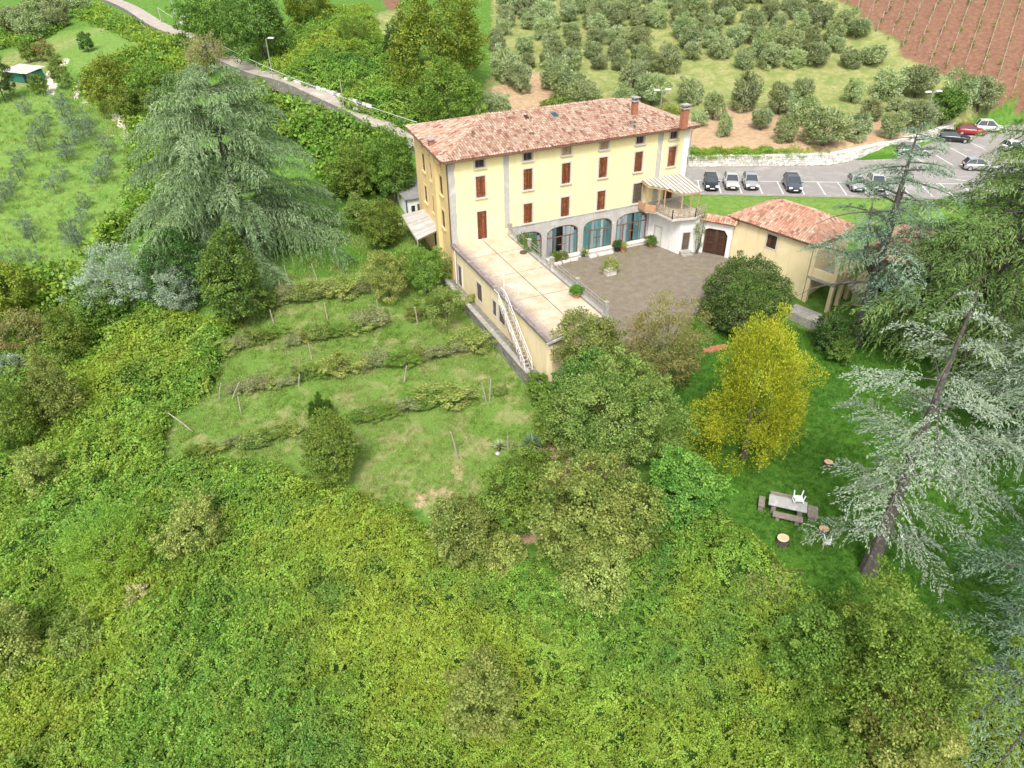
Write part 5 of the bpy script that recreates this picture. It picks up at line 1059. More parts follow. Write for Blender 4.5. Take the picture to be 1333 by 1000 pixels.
# ------------------------------------------------------------------ the cedars
cedar(1, htop(G(322, 332), 88), 11.6, 'deodar_needle', 'deodar_cedar', 'huge grey green deodar cedar with drooping tiers left of the villa', G(322, 332), nbr=128, hmin=.06, power=.46, droop=.20, rise=.16, twig=.25, tuft=(.36, .066), hang=.95, step=.066, trunk_r=.5, twgap=.22, wood=.5, tiers=9)
cedar(2, 17.8, 5.6, 'blue_needle', 'blue_cedar', 'silver blue cedar with bare leaning trunk beside the stumps', G(1130, 745), nbr=34, hmin=.12, power=.15, droop=.22, rise=.08, twig=.40, tuft=(.15, .058), hang=.5, step=.036, trunk_r=.44, sparse=.92, dead=.06, twgap=.24, wood=.7, prof=[(0, .72), (.12, .62), (.25, .66), (.42, 1.08), (.7, .8), (1, .25)])
cedar(3, htop(G(1113, 447), 160), 6.2, 'teal_needle', 'atlas_cedar', 'dark blue green cedar with forked bare top by the outbuilding porch', G(1113, 447), nbr=48, hmin=.28, power=.2, droop=.12, rise=.04, twig=.36, tuft=(.22, .06), hang=.4, step=.05, trunk_r=.5, sparse=.88, forks=4, dead=.12, twgap=.25, prof=[(0, 1), (.5, .9), (1, .45)])
cedar(4, htop(G(1256, 470), 118), 10.0, 'green_needle', 'green_deodar', 'bright green deodar cedar in front of the long barn', G(1256, 470), nbr=96, hmin=.12, power=.5, droop=.16, rise=.12, twig=.30, tuft=(.32, .075), hang=.7, step=.06, trunk_r=.5, forks=3, twgap=.26, wood=.7, tiers=9, prof=[(0, 1), (.4, 1), (.62, .7), (1, .45)])
cedar(5, htop(G(1352, 610), 320), 8.0, 'blue_needle', 'blue_cedar', 'silver grey cedar at the right edge beside the green deodar', G(1352, 610), nbr=58, hmin=.15, power=.4, droop=.24, rise=.1, twig=.32, tuft=(.22, .055), hang=.65, step=.06, trunk_r=.4, sparse=.92, dead=.06, twgap=.25)
cedar(6, 15.0, 7.4, 'teal_needle', 'atlas_cedar', 'blue green cedar reaching in at the bottom right corner', G(1352, 925), nbr=62, hmin=.03, power=.5, droop=.12, rise=.08, twig=.3, tuft=(.18, .042), hang=.5, step=.054, trunk_r=.42, dead=.06, twgap=.23, wood=.7)
cedar(7, 11.0, 5.2, 'teal_needle', 'atlas_cedar', 'smaller blue green cedar at the right edge of the lawn', G(1392, 765), nbr=44, hmin=.08, power=.5, droop=.14, rise=.1, twig=.3, tuft=(.19, .04), hang=.5, step=.05, trunk_r=.3, twgap=.28)
cedar(8, 11.5, 5.6, 'green_needle', 'green_deodar', 'young green deodar between the two forked cedars and the barn', G(1178, 452), nbr=52, hmin=.08, power=.6, droop=.2, rise=.15, twig=.3, tuft=(.28, .07), hang=.7, step=.06, trunk_r=.26, twgap=.26, wood=.7)

cedar(9, htop(G(1305, 428), 25), 8.0, 'green_needle', 'green_deodar', 'tall green deodar at the right edge hiding the end of the car park', G(1305, 428), nbr=84, hmin=.30, power=.4, droop=.16, rise=.1, twig=.3, tuft=(.32, .075), hang=.7, step=.075, trunk_r=.45, forks=3, twgap=.27, wood=.7, tiers=8)

# ------------------------------------------------------------------ garden trees and shrubs: (name, label, category, leaf, box in the photograph, settings)
g_, R_, H_ = Gb(900, 424, 1070, 612, trunk=.2)
tree('golden_cypress', 'tall golden yellow conifer standing alone on the lawn', 'tree', 'golden_leaf', R_ * 1.04, H_ * .95, g_, .35, ncl=105, lpc=330, ll=.19, lw=.075, seed=14, cone=.5, upright=.8, droop=0, lump=.42, shell=.45, flat=1.35, shoots=.2, cs=.98, bark='grey_bark')
BX = [
 ('laurel_tree', 'brownish olive green bushy tree at the front corner of the terrace wing', 'olive_green_leaf', (712, 402, 816, 500), dict(ncl=110, lpc=130, ll=.20, lw=.10, trunk=.8)),
 ('smoke_tree', 'wispy reddish brown shrub between the courtyard and the lawn', 'brown_leaf', (800, 393, 926, 515), dict(ncl=120, lpc=120, ll=.24, lw=.07, trunk=.5, shell=.6, lump=.3, upright=.4)),
 ('bay_tree', 'bright green tree squeezed behind the big greenish hornbeam', 'laurel_leaf', (730, 452, 812, 540), dict(ncl=80, lpc=110, ll=.2, lw=.12, trunk=.8)),
 ('hornbeam_tree', 'big round yellowish green tree right of the terrace wing', 'olive_green_leaf', (716, 466, 882, 606), dict(ncl=190, lpc=150, ll=.20, lw=.10, trunk=.8, lump=.2)),
 ('hazel_tree', 'broad yellow green tree in the middle below the round hornbeam', 'hazel_leaf', (704, 592, 852, 742), dict(ncl=170, lpc=150, ll=.20, lw=.13, trunk=.8)),
 ('hazel_shrub', 'brownish leafy shrub under the broad yellow green tree', 'yellow_leaf', (728, 690, 822, 792), dict(ncl=70, lpc=110, ll=.18, lw=.11)),
 ('plum_shrub', 'small dense green shrub beside the ivy covered post', 'green_leaf', (697, 521, 741, 578), dict(ncl=50, lpc=100, ll=.17, lw=.10)),
 ('apple_tree', 'round green tree with a dark hollow beneath at the meadow corner', 'green_leaf', (632, 602, 706, 692), dict(ncl=85, lpc=120, ll=.18, lw=.11, trunk=.7)),
 ('pear_tree', 'light green lobed tree at the lower edge of the meadow', 'olive_green_leaf', (560, 640, 652, 738), dict(ncl=75, lpc=130, ll=.19, lw=.12, lump=.4)),
 ('elder_shrub', 'pale green shrub beside the brown hollow under the trees', 'yellow_leaf', (632, 690, 686, 742), dict(ncl=45, lpc=110, ll=.18, lw=.11)),
 ('willow_shrub', 'grey green shrub tucked between the apple tree and the broad tree', 'green_leaf', (655, 580, 730, 640), dict(ncl=60, lpc=110, ll=.18, lw=.10)),
 ('round_laurel', 'large clipped looking round dark green bush by the cream outbuilding', 'box_leaf', (917, 332, 1028, 437), dict(ncl=230, lpc=110, ll=.2, lw=.11, trunk=.1, lump=.08, shell=.2, low=-1, shoots=.03)),
 ('dark_shrub', 'low dark shrub at the foot of the forked cedar', 'dark_leaf', (1062, 408, 1112, 458), dict(ncl=60, lpc=110, ll=.18, lw=.10)),
 ('light_shrub', 'small bright green shrub under the dark one by the cedar', 'laurel_leaf', (1080, 440, 1108, 470), dict(ncl=30, lpc=100, ll=.18, lw=.10)),
 ('round_shrub', 'round yellowish bush beside the side canopy of the villa', 'green_leaf', (469, 258, 524, 322), dict(ncl=90, lpc=110, ll=.2, lw=.12, trunk=.1, lump=.08, low=-1)),
 ('fruit_tree', 'small yellow green fruit tree near the left wall of the terrace wing', 'yellow_leaf', (474, 322, 532, 388), dict(ncl=70, lpc=110, ll=.18, lw=.10, trunk=.6, lump=.3)),
 ('fruit_tree', 'larger green fruit tree touching the corner of the terrace wing', 'green_leaf', (518, 316, 588, 376), dict(ncl=90, lpc=110, ll=.18, lw=.10, trunk=.7)),
 ('walnut_tree', 'thin pale green tree against the wall of the terrace wing', 'olive_green_leaf', (555, 370, 606, 425), dict(ncl=40, lpc=90, ll=.18, lw=.08)),
 ('acacia_tree', 'tall green tree close to the back left corner of the villa', 'ivy_leaf', (480, 168, 542, 258), dict(ncl=100, lpc=120, ll=.26, lw=.14, trunk=.6)),
 ('elm_tree', 'dark green bushy tree left of the tall one behind the villa', 'green_leaf', (430, 185, 492, 258), dict(ncl=90, lpc=110, ll=.26, lw=.14)),
 ('maple_shrub', 'yellow green tree between the deodar and the villa', 'olive_green_leaf', (448, 248, 482, 300), dict(ncl=50, lpc=100, ll=.22, lw=.12)),
 ('yew_tree', 'dense brownish green tree below the deodar', 'dark_leaf', (182, 288, 282, 392), dict(ncl=150, lpc=110, ll=.24, lw=.13, trunk=.3, lump=.15)),
 ('laurel_bush', 'glossy bright green bush right below the deodar', 'laurel_leaf', (258, 300, 338, 424), dict(ncl=130, lpc=110, ll=.26, lw=.15, trunk=.2, lump=.25)),
 ('silver_olive', 'large silvery olive at the edge of the green meadow', 'silver_leaf', (100, 318, 206, 408), dict(ncl=120, lpc=120, ll=.30, lw=.07, trunk=.4, lump=.25, upright=.3)),
 ('silver_olive', 'narrow silvery olive between the dense tree and the creepers', 'silver_leaf', (204, 342, 252, 410), dict(ncl=60, lpc=110, ll=.28, lw=.07, trunk=.3, upright=.3)),
 ('fig_shrub', 'pale green leafy shrub in front of the large silvery olive', 'ivy_leaf', (98, 372, 160, 432), dict(ncl=60, lpc=100, ll=.26, lw=.18)),
 ('oak_tree', 'dark green tree cut by the left edge below the olive meadow', 'chestnut_leaf', (-40, 345, 36, 418), dict(ncl=90, lpc=110, ll=.26, lw=.15)),
 ('bramble_bush', 'rusty green bush at the left edge above the silvery shrub', 'brown_leaf', (-10, 405, 62, 462), dict(ncl=70, lpc=100, ll=.22, lw=.12)),
 ('dogwood_bush', 'mixed green bush left of the creeper slope', 'green_leaf', (60, 405, 108, 470), dict(ncl=60, lpc=100, ll=.22, lw=.12)),
 ('silver_shrub', 'small silvery shrub at the left edge', 'silver_leaf', (-12, 458, 34, 496), dict(ncl=40, lpc=90, ll=.2, lw=.08)),
 ('sumac_bush', 'yellow green bush with brown tips at the left of the slope', 'olive_green_leaf', (36, 452, 98, 560), dict(ncl=90, lpc=110, ll=.2, lw=.11, lump=.35)),
 ('privet_bush', 'dark green bush at the left edge under the silvery shrub', 'green_leaf', (-30, 490, 50, 590), dict(ncl=90, lpc=110, ll=.2, lw=.11)),
 ('maple_bush', 'small yellowed bush rising from the left creepers', 'yellow_leaf', (22, 575, 68, 645), dict(ncl=45, lpc=110, ll=.16, lw=.10)),
 ('wilted_bush', 'yellow leaved bush standing in the creepers left of centre', 'yellow_leaf', (212, 648, 288, 726), dict(ncl=60, lpc=110, ll=.17, lw=.11)),
 ('willow_bush', 'olive green feathery bush in the left foreground', 'vine_leaf', (80, 650, 190, 760), dict(ncl=110, lpc=130, ll=.18, lw=.06, upright=.5)),
 ('wilted_bush', 'orange tipped yellow bush cut by the left edge low down', 'yellow_leaf', (-40, 785, 42, 880), dict(ncl=60, lpc=120, ll=.17, lw=.11)),
 ('bramble_bush', 'small olive coloured bush in the lower left creepers', 'hazel_leaf', (70, 800, 130, 856), dict(ncl=40, lpc=100, ll=.16, lw=.10)),
 ('wilted_bush', 'tiny bright yellow bush in the left foreground creepers', 'straw_leaf', (166, 762, 200, 800), dict(ncl=20, lpc=90, ll=.15, lw=.09)),
 ('pale_shrub', 'pale yellowish shrub rising from the bottom centre creepers', 'hazel_leaf', (585, 860, 668, 962), dict(tone=.62, ncl=70, lpc=120, ll=.17, lw=.10, lump=.35)),
 ('dogwood_bush', 'olive shrub on the edge of the lawn above the creepers', 'olive_green_leaf', (948, 728, 1028, 790), dict(ncl=60, lpc=120, ll=.16, lw=.10)),
 ('vine_tree', 'bright green creeper covered tree right of the brown hollow', 'ivy_leaf', (838, 580, 932, 690), dict(ncl=110, lpc=130, ll=.17, lw=.13, trunk=.3, lump=.3)),
 ('hazel_tree', 'yellow green hazel with long shoots at the lower right', 'green_leaf', (1085, 765, 1262, 960), dict(ncl=170, lpc=140, ll=.18, lw=.10, trunk=.4, lump=.5, shoots=.25, upright=.2)),
 ('hazel_tree', 'second yellow green hazel at the bottom edge on the right', 'yellow_leaf', (1120, 900, 1240, 1040), dict(ncl=90, lpc=130, ll=.18, lw=.10, lump=.3)),
 ('dark_bush', 'dark green bush between the creepers and the yellow hazel', 'ivy_leaf', (1010, 790, 1105, 900), dict(ncl=90, lpc=120, ll=.16, lw=.11, lump=.3)),
 ('chestnut_tree', 'massive yellow green tree at the top left of the olive grove', 'chestnut_leaf', (508, -22, 636, 104), dict(ncl=170, lpc=110, ll=.42, lw=.24, trunk=1.5, lump=.3)),
 ('plane_tree', 'dark green tree under the massive one beside the lane', 'green_leaf', (540, 82, 628, 162), dict(ncl=120, lpc=110, ll=.34, lw=.2, trunk=.8, lump=.25)),
 ('elder_bush', 'dark bush left of the massive yellow green tree', 'dark_leaf', (498, 28, 546, 76), dict(ncl=60, lpc=100, ll=.3, lw=.18)),
 ('robinia_tree', 'dark green tree at the top edge by the lane bend', 'ivy_leaf', (228, -25, 312, 68), dict(ncl=110, lpc=110, ll=.4, lw=.22, trunk=1)),
 ('robinia_tree', 'bright green tree at the top edge right of the lane bend', 'laurel_leaf', (292, -25, 376, 72), dict(ncl=110, lpc=110, ll=.4, lw=.22, trunk=1, lump=.3)),
 ('oak_tree', 'brownish green tree at the top edge above the lamp post', 'chestnut_leaf', (362, -30, 436, 26), dict(ncl=80, lpc=100, ll=.4, lw=.22)),
 ('tamarisk', 'pale feathery straw coloured shrub hanging over the lane', 'straw_leaf', (238, 44, 298, 92), dict(ncl=60, lpc=110, ll=.4, lw=.07, upright=.5, flat=1)),
 ('broom_bush', 'lone dark green bush on the creeper hill', 'green_leaf', (440, 24, 478, 54), dict(ncl=40, lpc=90, ll=.3, lw=.1, upright=.6)),
 ('ash_tree', 'yellow green tree in the hollow beside the stony path', 'chestnut_leaf', (112, 72, 176, 142), dict(ncl=80, lpc=100, ll=.36, lw=.2)),
 ('ash_tree', 'round green tree between the path hollow and the deodar top', 'green_leaf', (166, 78, 232, 140), dict(ncl=80, lpc=100, ll=.36, lw=.2)),
 ('ash_tree', 'narrow pale green tree beside the end of the stony path', 'green_leaf', (150, 112, 196, 160), dict(ncl=60, lpc=100, ll=.34, lw=.18)),
 ('thorn_bush', 'dark thorn bush on the small upper left meadow', 'dark_leaf', (102, 44, 120, 64), dict(ncl=25, lpc=70, ll=.34, lw=.16)),
 ('thorn_bush', 'green bush above the green tarpaulin shed', 'green_leaf', (24, 52, 46, 78), dict(ncl=30, lpc=80, ll=.34, lw=.16)),
 ('thorn_bush', 'rusty bush right of the green one above the shed', 'brown_leaf', (44, 50, 66, 77), dict(ncl=30, lpc=80, ll=.34, lw=.16)),
 ('thorn_bush', 'dark bush beside the pale stony path', 'olive_green_leaf', (64, 70, 84, 112), dict(ncl=35, lpc=80, ll=.34, lw=.14)),
 ('thorn_bush', 'low green bush at the corner of the shed', 'green_leaf', (40, 96, 58, 120), dict(ncl=25, lpc=80, ll=.34, lw=.14)),
 ('cypress_bush', 'dark tree cut by the left edge beside the shed', 'dark_leaf', (-22, 72, 10, 128), dict(ncl=50, lpc=90, ll=.36, lw=.16)),
 ('bamboo_clump', 'yellow green bamboo clump behind the big chimney', 'yellow_leaf', (856, 136, 892, 162), dict(ncl=40, lpc=90, ll=.34, lw=.08, upright=.8)),
 ('grove_shrub', 'flat green shrub behind the villa ridge', 'olive_green_leaf', (704, 126, 742, 146), dict(ncl=40, lpc=80, ll=.3, lw=.14)),
 ('mulberry_tree', 'fresh green tree between the lamp post and the dark olives', 'laurel_leaf', (1215, 112, 1253, 158), dict(ncl=60, lpc=100, ll=.34, lw=.2, trunk=.5)),
]
for i, (nm, lb, lf, bx, kw) in enumerate(BX):
    boxtree(nm, lb, 'tree' if nm.endswith('tree') or nm.endswith('olive') else 'shrub', lf, bx, seed=300 + i, **kw)
# dwarf conifer with three dark spires
o = empty('dwarf_conifer', G(420, 548), 0, 'small dark conifer with upright spires behind the yellow green meadow bush', 'conifer')
for j, (dx, hh) in enumerate(((-.55, 1.5), (0, 2.1), (.55, 1.4))):
    Q, t, cc = crown(700 + j, .38, hh / 2 + .2, 40, 70, .2, .05, cone=.7, upright=1.2, droop=0, lump=.1); link('spire', quads_mesh('spire', Q + np.array([dx, 0, hh / 2 + .1]), M['ivy_leaf'], t * .5), o)
boxtree('meadow_bush', 'yellow green bushy tree alone at the lower side of the terraced meadow', 'tree', 'green_leaf', (394, 536, 466, 630), seed=720, ncl=95, lpc=120, ll=.17, lw=.10, trunk=.2, lump=.2)
# ivy covered post and yucca
b = G(708, 528); o = empty('ivy_post', b, 0, 'ivy covered wall stub at the foot of the outside stair', 'ivy')
mb = MB(); mb.box(-.3, .3, -1.2, 1.2, -.3, 1.5); mb.build('wall_stub', M['old_stone'], o); Q, t, cc = crown(730, .8, 1.1, 70, 90, .15, .12, lump=.2, low=-1); link('ivy', quads_mesh('ivy', Q * [1, 1.9, 1] + np.array([0, 0, .9]), M['ivy_leaf'], t), o)
def spiky(name, label, at, n, L, w, m, seed, cat='yucca'):
    rg = np.random.default_rng(seed); o = empty(name, at, 0, label, cat); az = rg.uniform(0, 2 * PI, n); el = rg.uniform(.15, 1.4, n); D = np.stack([np.cos(az) * np.cos(el), np.sin(az) * np.cos(el), np.sin(el)], 1)
    link('leaves', quads_mesh('leaves', leaf_quads(np.tile([0, 0, .25], (n, 1)) + D * .1, D, np.tile([0, 0, 1.0], (n, 1)) + rg.normal(0, .2, (n, 3)), L * rg.uniform(.6, 1.1, n), w), M[m], rg.random(n)), o)
    mb = MB(); mb.tube([(0, 0, -.1), (0, 0, .3)], .12, 7); mb.build('stem', M['bark'], o); return o
spiky('yucca', 'blue green yucca on the bare soil beside the small shrub', G(693, 585), 120, 1.0, .09, 'teal_needle', 5)
spiky('yucca', 'grey spiky clump beside a white stone on the meadow', G(650, 588), 70, .6, .08, 'olive_leaf', 6)
mb = MB(); mb.lathe([(.05, 0), (.15, .02), (.18, .10), (.11, .18), (.04, .2)], 9); tag(mb.build('white_stone', M['fibre'], loc=G(648, 592)), 'whitish rounded stone at the foot of the spiky clump', 'stone')

# ------------------------------------------------------------------ vines, posts on the terraced meadow
ORD = ['first', 'second', 'third', 'fourth', 'fifth', 'sixth', 'seventh', 'eighth', 'ninth', 'tenth', 'eleventh', 'twelfth', 'thirteenth', 'fourteenth', 'fifteenth', 'sixteenth', 'seventeenth', 'eighteenth', 'nineteenth', 'twentieth']
ROWN = ['topmost', 'second', 'middle', 'fourth', 'lowest']
zz = lambda x, y: (200 + x / 3.125, 300 + y / 3.125); z4 = lambda x, y: (480 + x / 3.846, 420 + y / 3.846)
ROWS = [
 [zz(440, 335) + (34,), zz(500, 310) + (28,), zz(560, 300) + (30,), zz(625, 295) + (34,), zz(700, 280) + (30,), zz(775, 285) + (36,), zz(845, 265) + (26,)],
 [zz(300, 515) + (26,), zz(350, 490) + (24,), zz(420, 470) + (26,), zz(490, 448) + (26,), zz(565, 475) + (24,), zz(615, 460) + (24,), zz(690, 450) + (28,), zz(760, 440) + (30,), zz(820, 425) + (28,), zz(880, 405) + (40,), zz(1065, 370) + (26,), zz(1130, 350) + (34,), zz(1200, 330) + (36,)],
 [zz(340, 665) + (24,), zz(380, 655) + (24,), zz(430, 655) + (30,), zz(485, 650) + (22,), zz(540, 638) + (22,), zz(605, 615) + (30,), zz(670, 600) + (24,), zz(760, 595) + (44,), zz(905, 565) + (34,), zz(970, 555) + (26,), zz(1035, 560) + (30,), zz(1090, 535) + (26,), zz(1150, 530) + (28,), z4(370, 175) + (24,), z4(450, 160) + (26,), z4(535, 160) + (42,)],
 [zz(830, 785) + (22,), zz(900, 775) + (30,), zz(970, 760) + (26,), zz(1040, 745) + (28,), zz(1110, 730) + (28,), z4(300, 425) + (32,), z4(410, 430) + (48,), z4(500, 400) + (26,), z4(665, 370) + (18,)],
 [zz(180, 925) + (24,), zz(235, 920) + (26,), zz(330, 885) + (22,), zz(420, 885) + (36,), zz(520, 850) + (26,), zz(585, 840) + (26,)],
]
protos = []
for j, (lf, ga) in enumerate((('green_leaf', .3), ('yellow_leaf', .3), ('vine_grey_leaf', .3), ('olive_green_leaf', .4))):
    Q, t, cc = crown(800 + j, 1.0, .75, 60, 90, .115, .075, lump=.35, gaps=ga, shell=.7); cm = quads_mesh('crown', Q + np.array([0, 0, .95]), M[lf], t); protos.append((cm, woody(810 + j, (0, 0, -.1), (0.1, 0, 1.3), .06, cc + [0, 0, .95], 'bark', mesh=True)))
SPR = ['straggly', 'leafy', 'half bare', 'low', 'bushy', 'thin']
for r, row in enumerate(ROWS):
    ra, rb_ = G(*row[0][:2]), G(*row[-1][:2]); rang = math.atan2(rb_[1] - ra[1], rb_[0] - ra[0])
    for k, (px, py, wp) in enumerate(row):
        b = G(px, py); s = wp / 2 * float((b - CAM) @ FW) / FPX; rg = random.Random(r * 50 + k)
        o = empty('grape_vine', b, rang + rg.choice([0, PI]) + rg.uniform(-.15, .15), f'{SPR[(r + k) % 6]} grape vine, {ORD[k]} from the left in the {ROWN[r]} row of the meadow', 'grape vine', 'grape vines in rows on the terraced meadow')
        o.scale = (s * rg.uniform(1.15, 1.5), s * rg.uniform(.5, .68), s * rg.uniform(.75, 1.05)); cm, tm = protos[(k + r) % 4] if rg.random() > .25 else protos[rg.randrange(4)]; link('crown', cm, o); link('trunk', tm, o)
POSTS = [('zz', 525, 265, 522, 207), ('zz', 548, 212, 545, 150), ('zz', 490, 385, 487, 330), ('zz', 668, 210, 655, 145), ('zz', 755, 155, 748, 85), ('zz', 708, 365, 706, 300), ('zz', 645, 530, 643, 465), ('zz', 918, 345, 915, 285), ('zz', 1075, 385, 1070, 320), ('zz', 1132, 385, 1130, 320), ('zz', 265, 695, 295, 625), ('zz', 315, 690, 370, 620), ('zz', 355, 745, 362, 680), ('zz', 168, 822, 85, 745), ('zz', 590, 640, 605, 590), ('zz', 1240, 935, 1218, 822), ('z4', 450, 685, 422, 550), ('z4', 698, 640, 698, 570), ('z4', 605, 400, 615, 290), ('z4', 590, 400, 570, 310), ('z4', 175, 300, 200, 220), ('zz', 1020, 620, 1035, 560)]
WH_ = ['at the foot of the deodar', 'under the drooping deodar tips', 'near the left end of the topmost row', 'on the grass right of the deodar', 'with a tangle on top on the upper grass', 'below the topmost vine row', 'beside the dark vine of the middle row', 'yellowish at the end of the second row', 'left of the pair near the terrace wing', 'right of the pair near the terrace wing', 'leaning at the left end of the middle row', 'crossed and leaning near the left end of the middle row', 'short and thin below the middle row', 'lying slanted at the far left of the meadow', 'leaning in the middle of the middle row', 'on the dry grass at the lower right', 'tilted alone on the dry grass', 'beside the spiky clump and white stone', 'right hand one of the leaning pair in the fourth row', 'left hand one of the leaning pair in the fourth row', 'slanting among the vines right of the middle', 'thin and slanting below the right half of the middle row']
for (f, x0, y0, x1, y1), wh in zip(POSTS, WH_):
    a = (zz if f == 'zz' else z4); b = G(*a(x0, y0)); dpt = float((b - CAM) @ FW); tx = (a(x1, y1)[0] - a(x0, y0)[0]) * dpt / FPX; h = (a(x0, y0)[1] - a(x1, y1)[1]) * dpt / FPX / .82
    mb = MB(); top = RT * tx + np.array([0, 0, h]); mb.tube([(0, 0, -.25), top * .5, top], [.055, .05, .045], 6); tag(mb.build('vineyard_post', M['post_wood'], loc=b), 'weathered wooden post ' + wh, 'post', 'vineyard posts on the meadow')

# ------------------------------------------------------------------ olives
OLV = []
for j in range(7):
    Q, t, cc = crown(900 + j, 1.0, .95, 64, 90, .17, .06, lump=.3, shell=.4, low=-.8, upright=.35, tone=.42 + .04 * j, cs=1.05); Q = Q + np.array([0, 0, 1.05])
    OLV.append((quads_mesh('crown', Q, M['olive_leaf'], t), woody(910 + j, (0, 0, -.15), (.05, 0, 1.5), .10, cc + [0, 0, 1.05], 'bark', mesh=True)))
def olive(px0, py0, px1, py1, label, group, j, name='olive_tree'):
    g, R, H = Gb(px0, py0, px1, py1, trunk=.3); o = empty(name, g, (j * 1.7) % 6.28, label, 'olive tree', group); s = R * 1.0; o.scale = (s, s, max(s * .8, (2 * H + .3) / 2.3))
    cm, tm = OLV[j % 7]; link('crown', cm, o); link('trunk', tm, o); return g
FRONT_O = [
 ((981, 136, 1004, 165), 'small dark olive on bare soil, second from the left in the front row'), ((1013, 151, 1037, 182), 'egg shaped olive on bare soil left of the biggest front olive'), ((1052, 136, 1102, 186), 'biggest round olive in the front row on bare soil'), ((1104, 147, 1133, 180), 'olive just right of the biggest front olive'), ((1150, 142, 1178, 177), 'round olive on bare soil left of the leaning trunk by the lamp'), ((1121, 126, 1147, 154), 'olive behind the gap right of the biggest front olive'), ((1159, 125, 1180, 144), 'small bushy olive behind the soil near the lamp'), ((1178, 122, 1216, 168), 'olive with leaning trunk directly left of the lamp post'), ((1029, 122, 1064, 158), 'double crowned olive behind the egg shaped one'), ((1003, 105, 1031, 145), 'tall olive behind the left part of the bare soil'), ((957, 95, 990, 141), 'tall grey olive at the upper left of the bare soil'), ((1034, 100, 1058, 126), 'olive with clear trunk in the second row'), ((1101, 100, 1123, 130), 'narrow olive in the second row right of centre'), ((1143, 88, 1179, 125), 'broad bright olive in the second row'), ((1180, 77, 1216, 124), 'large dark olive near the red field in the second row'), ((1232, 97, 1268, 142), 'large olive behind the fresh green tree'), ((1260, 105, 1296, 146), 'rightmost large dark olive beside the red field'), ((936, 147, 953, 175), 'thin leaning olive at the left of the front row'), ((918, 117, 943, 152), 'thin pale olive above the leaning one'), ((885, 100, 912, 133), 'round olive right of the roof lamp'), ((901, 144, 919, 162), 'little grey olive beside the big chimney'), ((832, 88, 869, 133), 'large grey green olive left of the roof lamp'), ((799, 110, 824, 137), 'round olive just above the right end of the roof ridge'), ((737, 110, 776, 138), 'broad pale olive above the middle of the roof'), ((704, 73, 738, 114), 'pale rounded olive beside the open straw patch'), ((664, 79, 690, 116), 'dark olive on the straw patch'), ((643, 59, 677, 102), 'dark olive right of the massive tree'), ((636, 120, 664, 150), 'pair of dark crowns behind the left of the roof'), ((622, 112, 640, 150), 'dark olive against the tree beside the roof'), ((720, 85, 757, 125), 'wide olive left of the broad pale one'), ((808, 75, 842, 122), 'forked olive left of the large grey green one'),
]
placed = []
for j, (bx, lb) in enumerate(FRONT_O): placed.append(olive(*bx, lb, 'olive trees on the hillside grove', j))
OG = [(640, 108), (700, 88), (800, 100), (880, 96), (960, 92), (1040, 96), (1120, 92), (1190, 74), (1120, 36), (1075, 14), (1030, -12), (640, -30)]
gl = np.array([G(max(a, 0), max(b, -15)) for a, b in OG]); rg = np.random.default_rng(77); ang = math.radians(-27); ca_, sa_ = math.cos(ang), math.sin(ang); uv = gl[:, :2] @ np.array([[ca_, -sa_], [sa_, ca_]])
cnt = 0; GROW = {}
for u in np.arange(uv[:, 0].min(), uv[:, 0].max(), 4.1):
    for v in np.arange(uv[:, 1].min(), uv[:, 1].max(), 4.5):
        a, b = u + rg.normal(0, .55), v + rg.normal(0, .55); x, y = a * ca_ - b * -sa_ * -1, a * sa_ * 1 + b * ca_
        x, y = ca_ * a - sa_ * b, sa_ * a + ca_ * b
        z = gz1(x, y); px, py = to_px([[x, y, z]]); px, py = float(px[0]), float(py[0])
        if inside([px], [py], OG)[0] < 0 or any(math.hypot(x - q[0], y - q[1]) < 3.0 for q in placed) or rg.random() < .05 or cnt > 240: continue
        j = cnt; cnt += 1; placed.append((x, y)); s = rg.uniform(1.15, 1.85)
        o = empty('olive_tree', (x, y, z), rg.uniform(0, 6.28), None, 'olive tree', 'olive trees on the hillside grove'); o.scale = (s, s, s * rg.uniform(.85, 1.15)); cm, tm = OLV[int(rg.integers(7))]; link('crown', cm, o); link('trunk', tm, o); GROW.setdefault(round(v, 2), []).append((px, o))
NUM = ORD + ['twenty ' + w for w in ORD[:9]]
for r, v in enumerate(sorted(GROW)):
    for k, (_, o) in enumerate(sorted(GROW[v], key=lambda q: q[0])): o['label'] = f'grey green olive, {NUM[k]} from the left in the {NUM[r]} row up the crowded grove'
print('grove olives', cnt + len(FRONT_O))
YO = []
for j in range(4):
    Q, t, cc = crown(940 + j, 1.0, 1.05, 26, 40, .24, .06, lump=.4, shell=.7, gaps=.3, upright=.5, low=-.6, cs=.9); YO.append((quads_mesh('crown', Q + np.array([0, 0, 1.1]), M['young_olive_leaf'], t), woody(950 + j, (0, 0, -.1), (0, 0, 1.6), .07, cc + [0, 0, 1.1], 'grey_bark', mesh=True)))
YROWS = [[(8, 985), (5, 760), (25, 720), (45, 680), (75, 640), (95, 595), (150, 530), (165, 480), (180, 440)], [(70, 945), (130, 945), (100, 830), (130, 870), (210, 690), (240, 640), (255, 570), (270, 540), (285, 510), (320, 490), (270, 450)], [(265, 870), (295, 890), (290, 840), (310, 800), (320, 740)], [(385, 650), (405, 600), (410, 550), (325, 440), (340, 470), (240, 375), (235, 400), (100, 395)]]
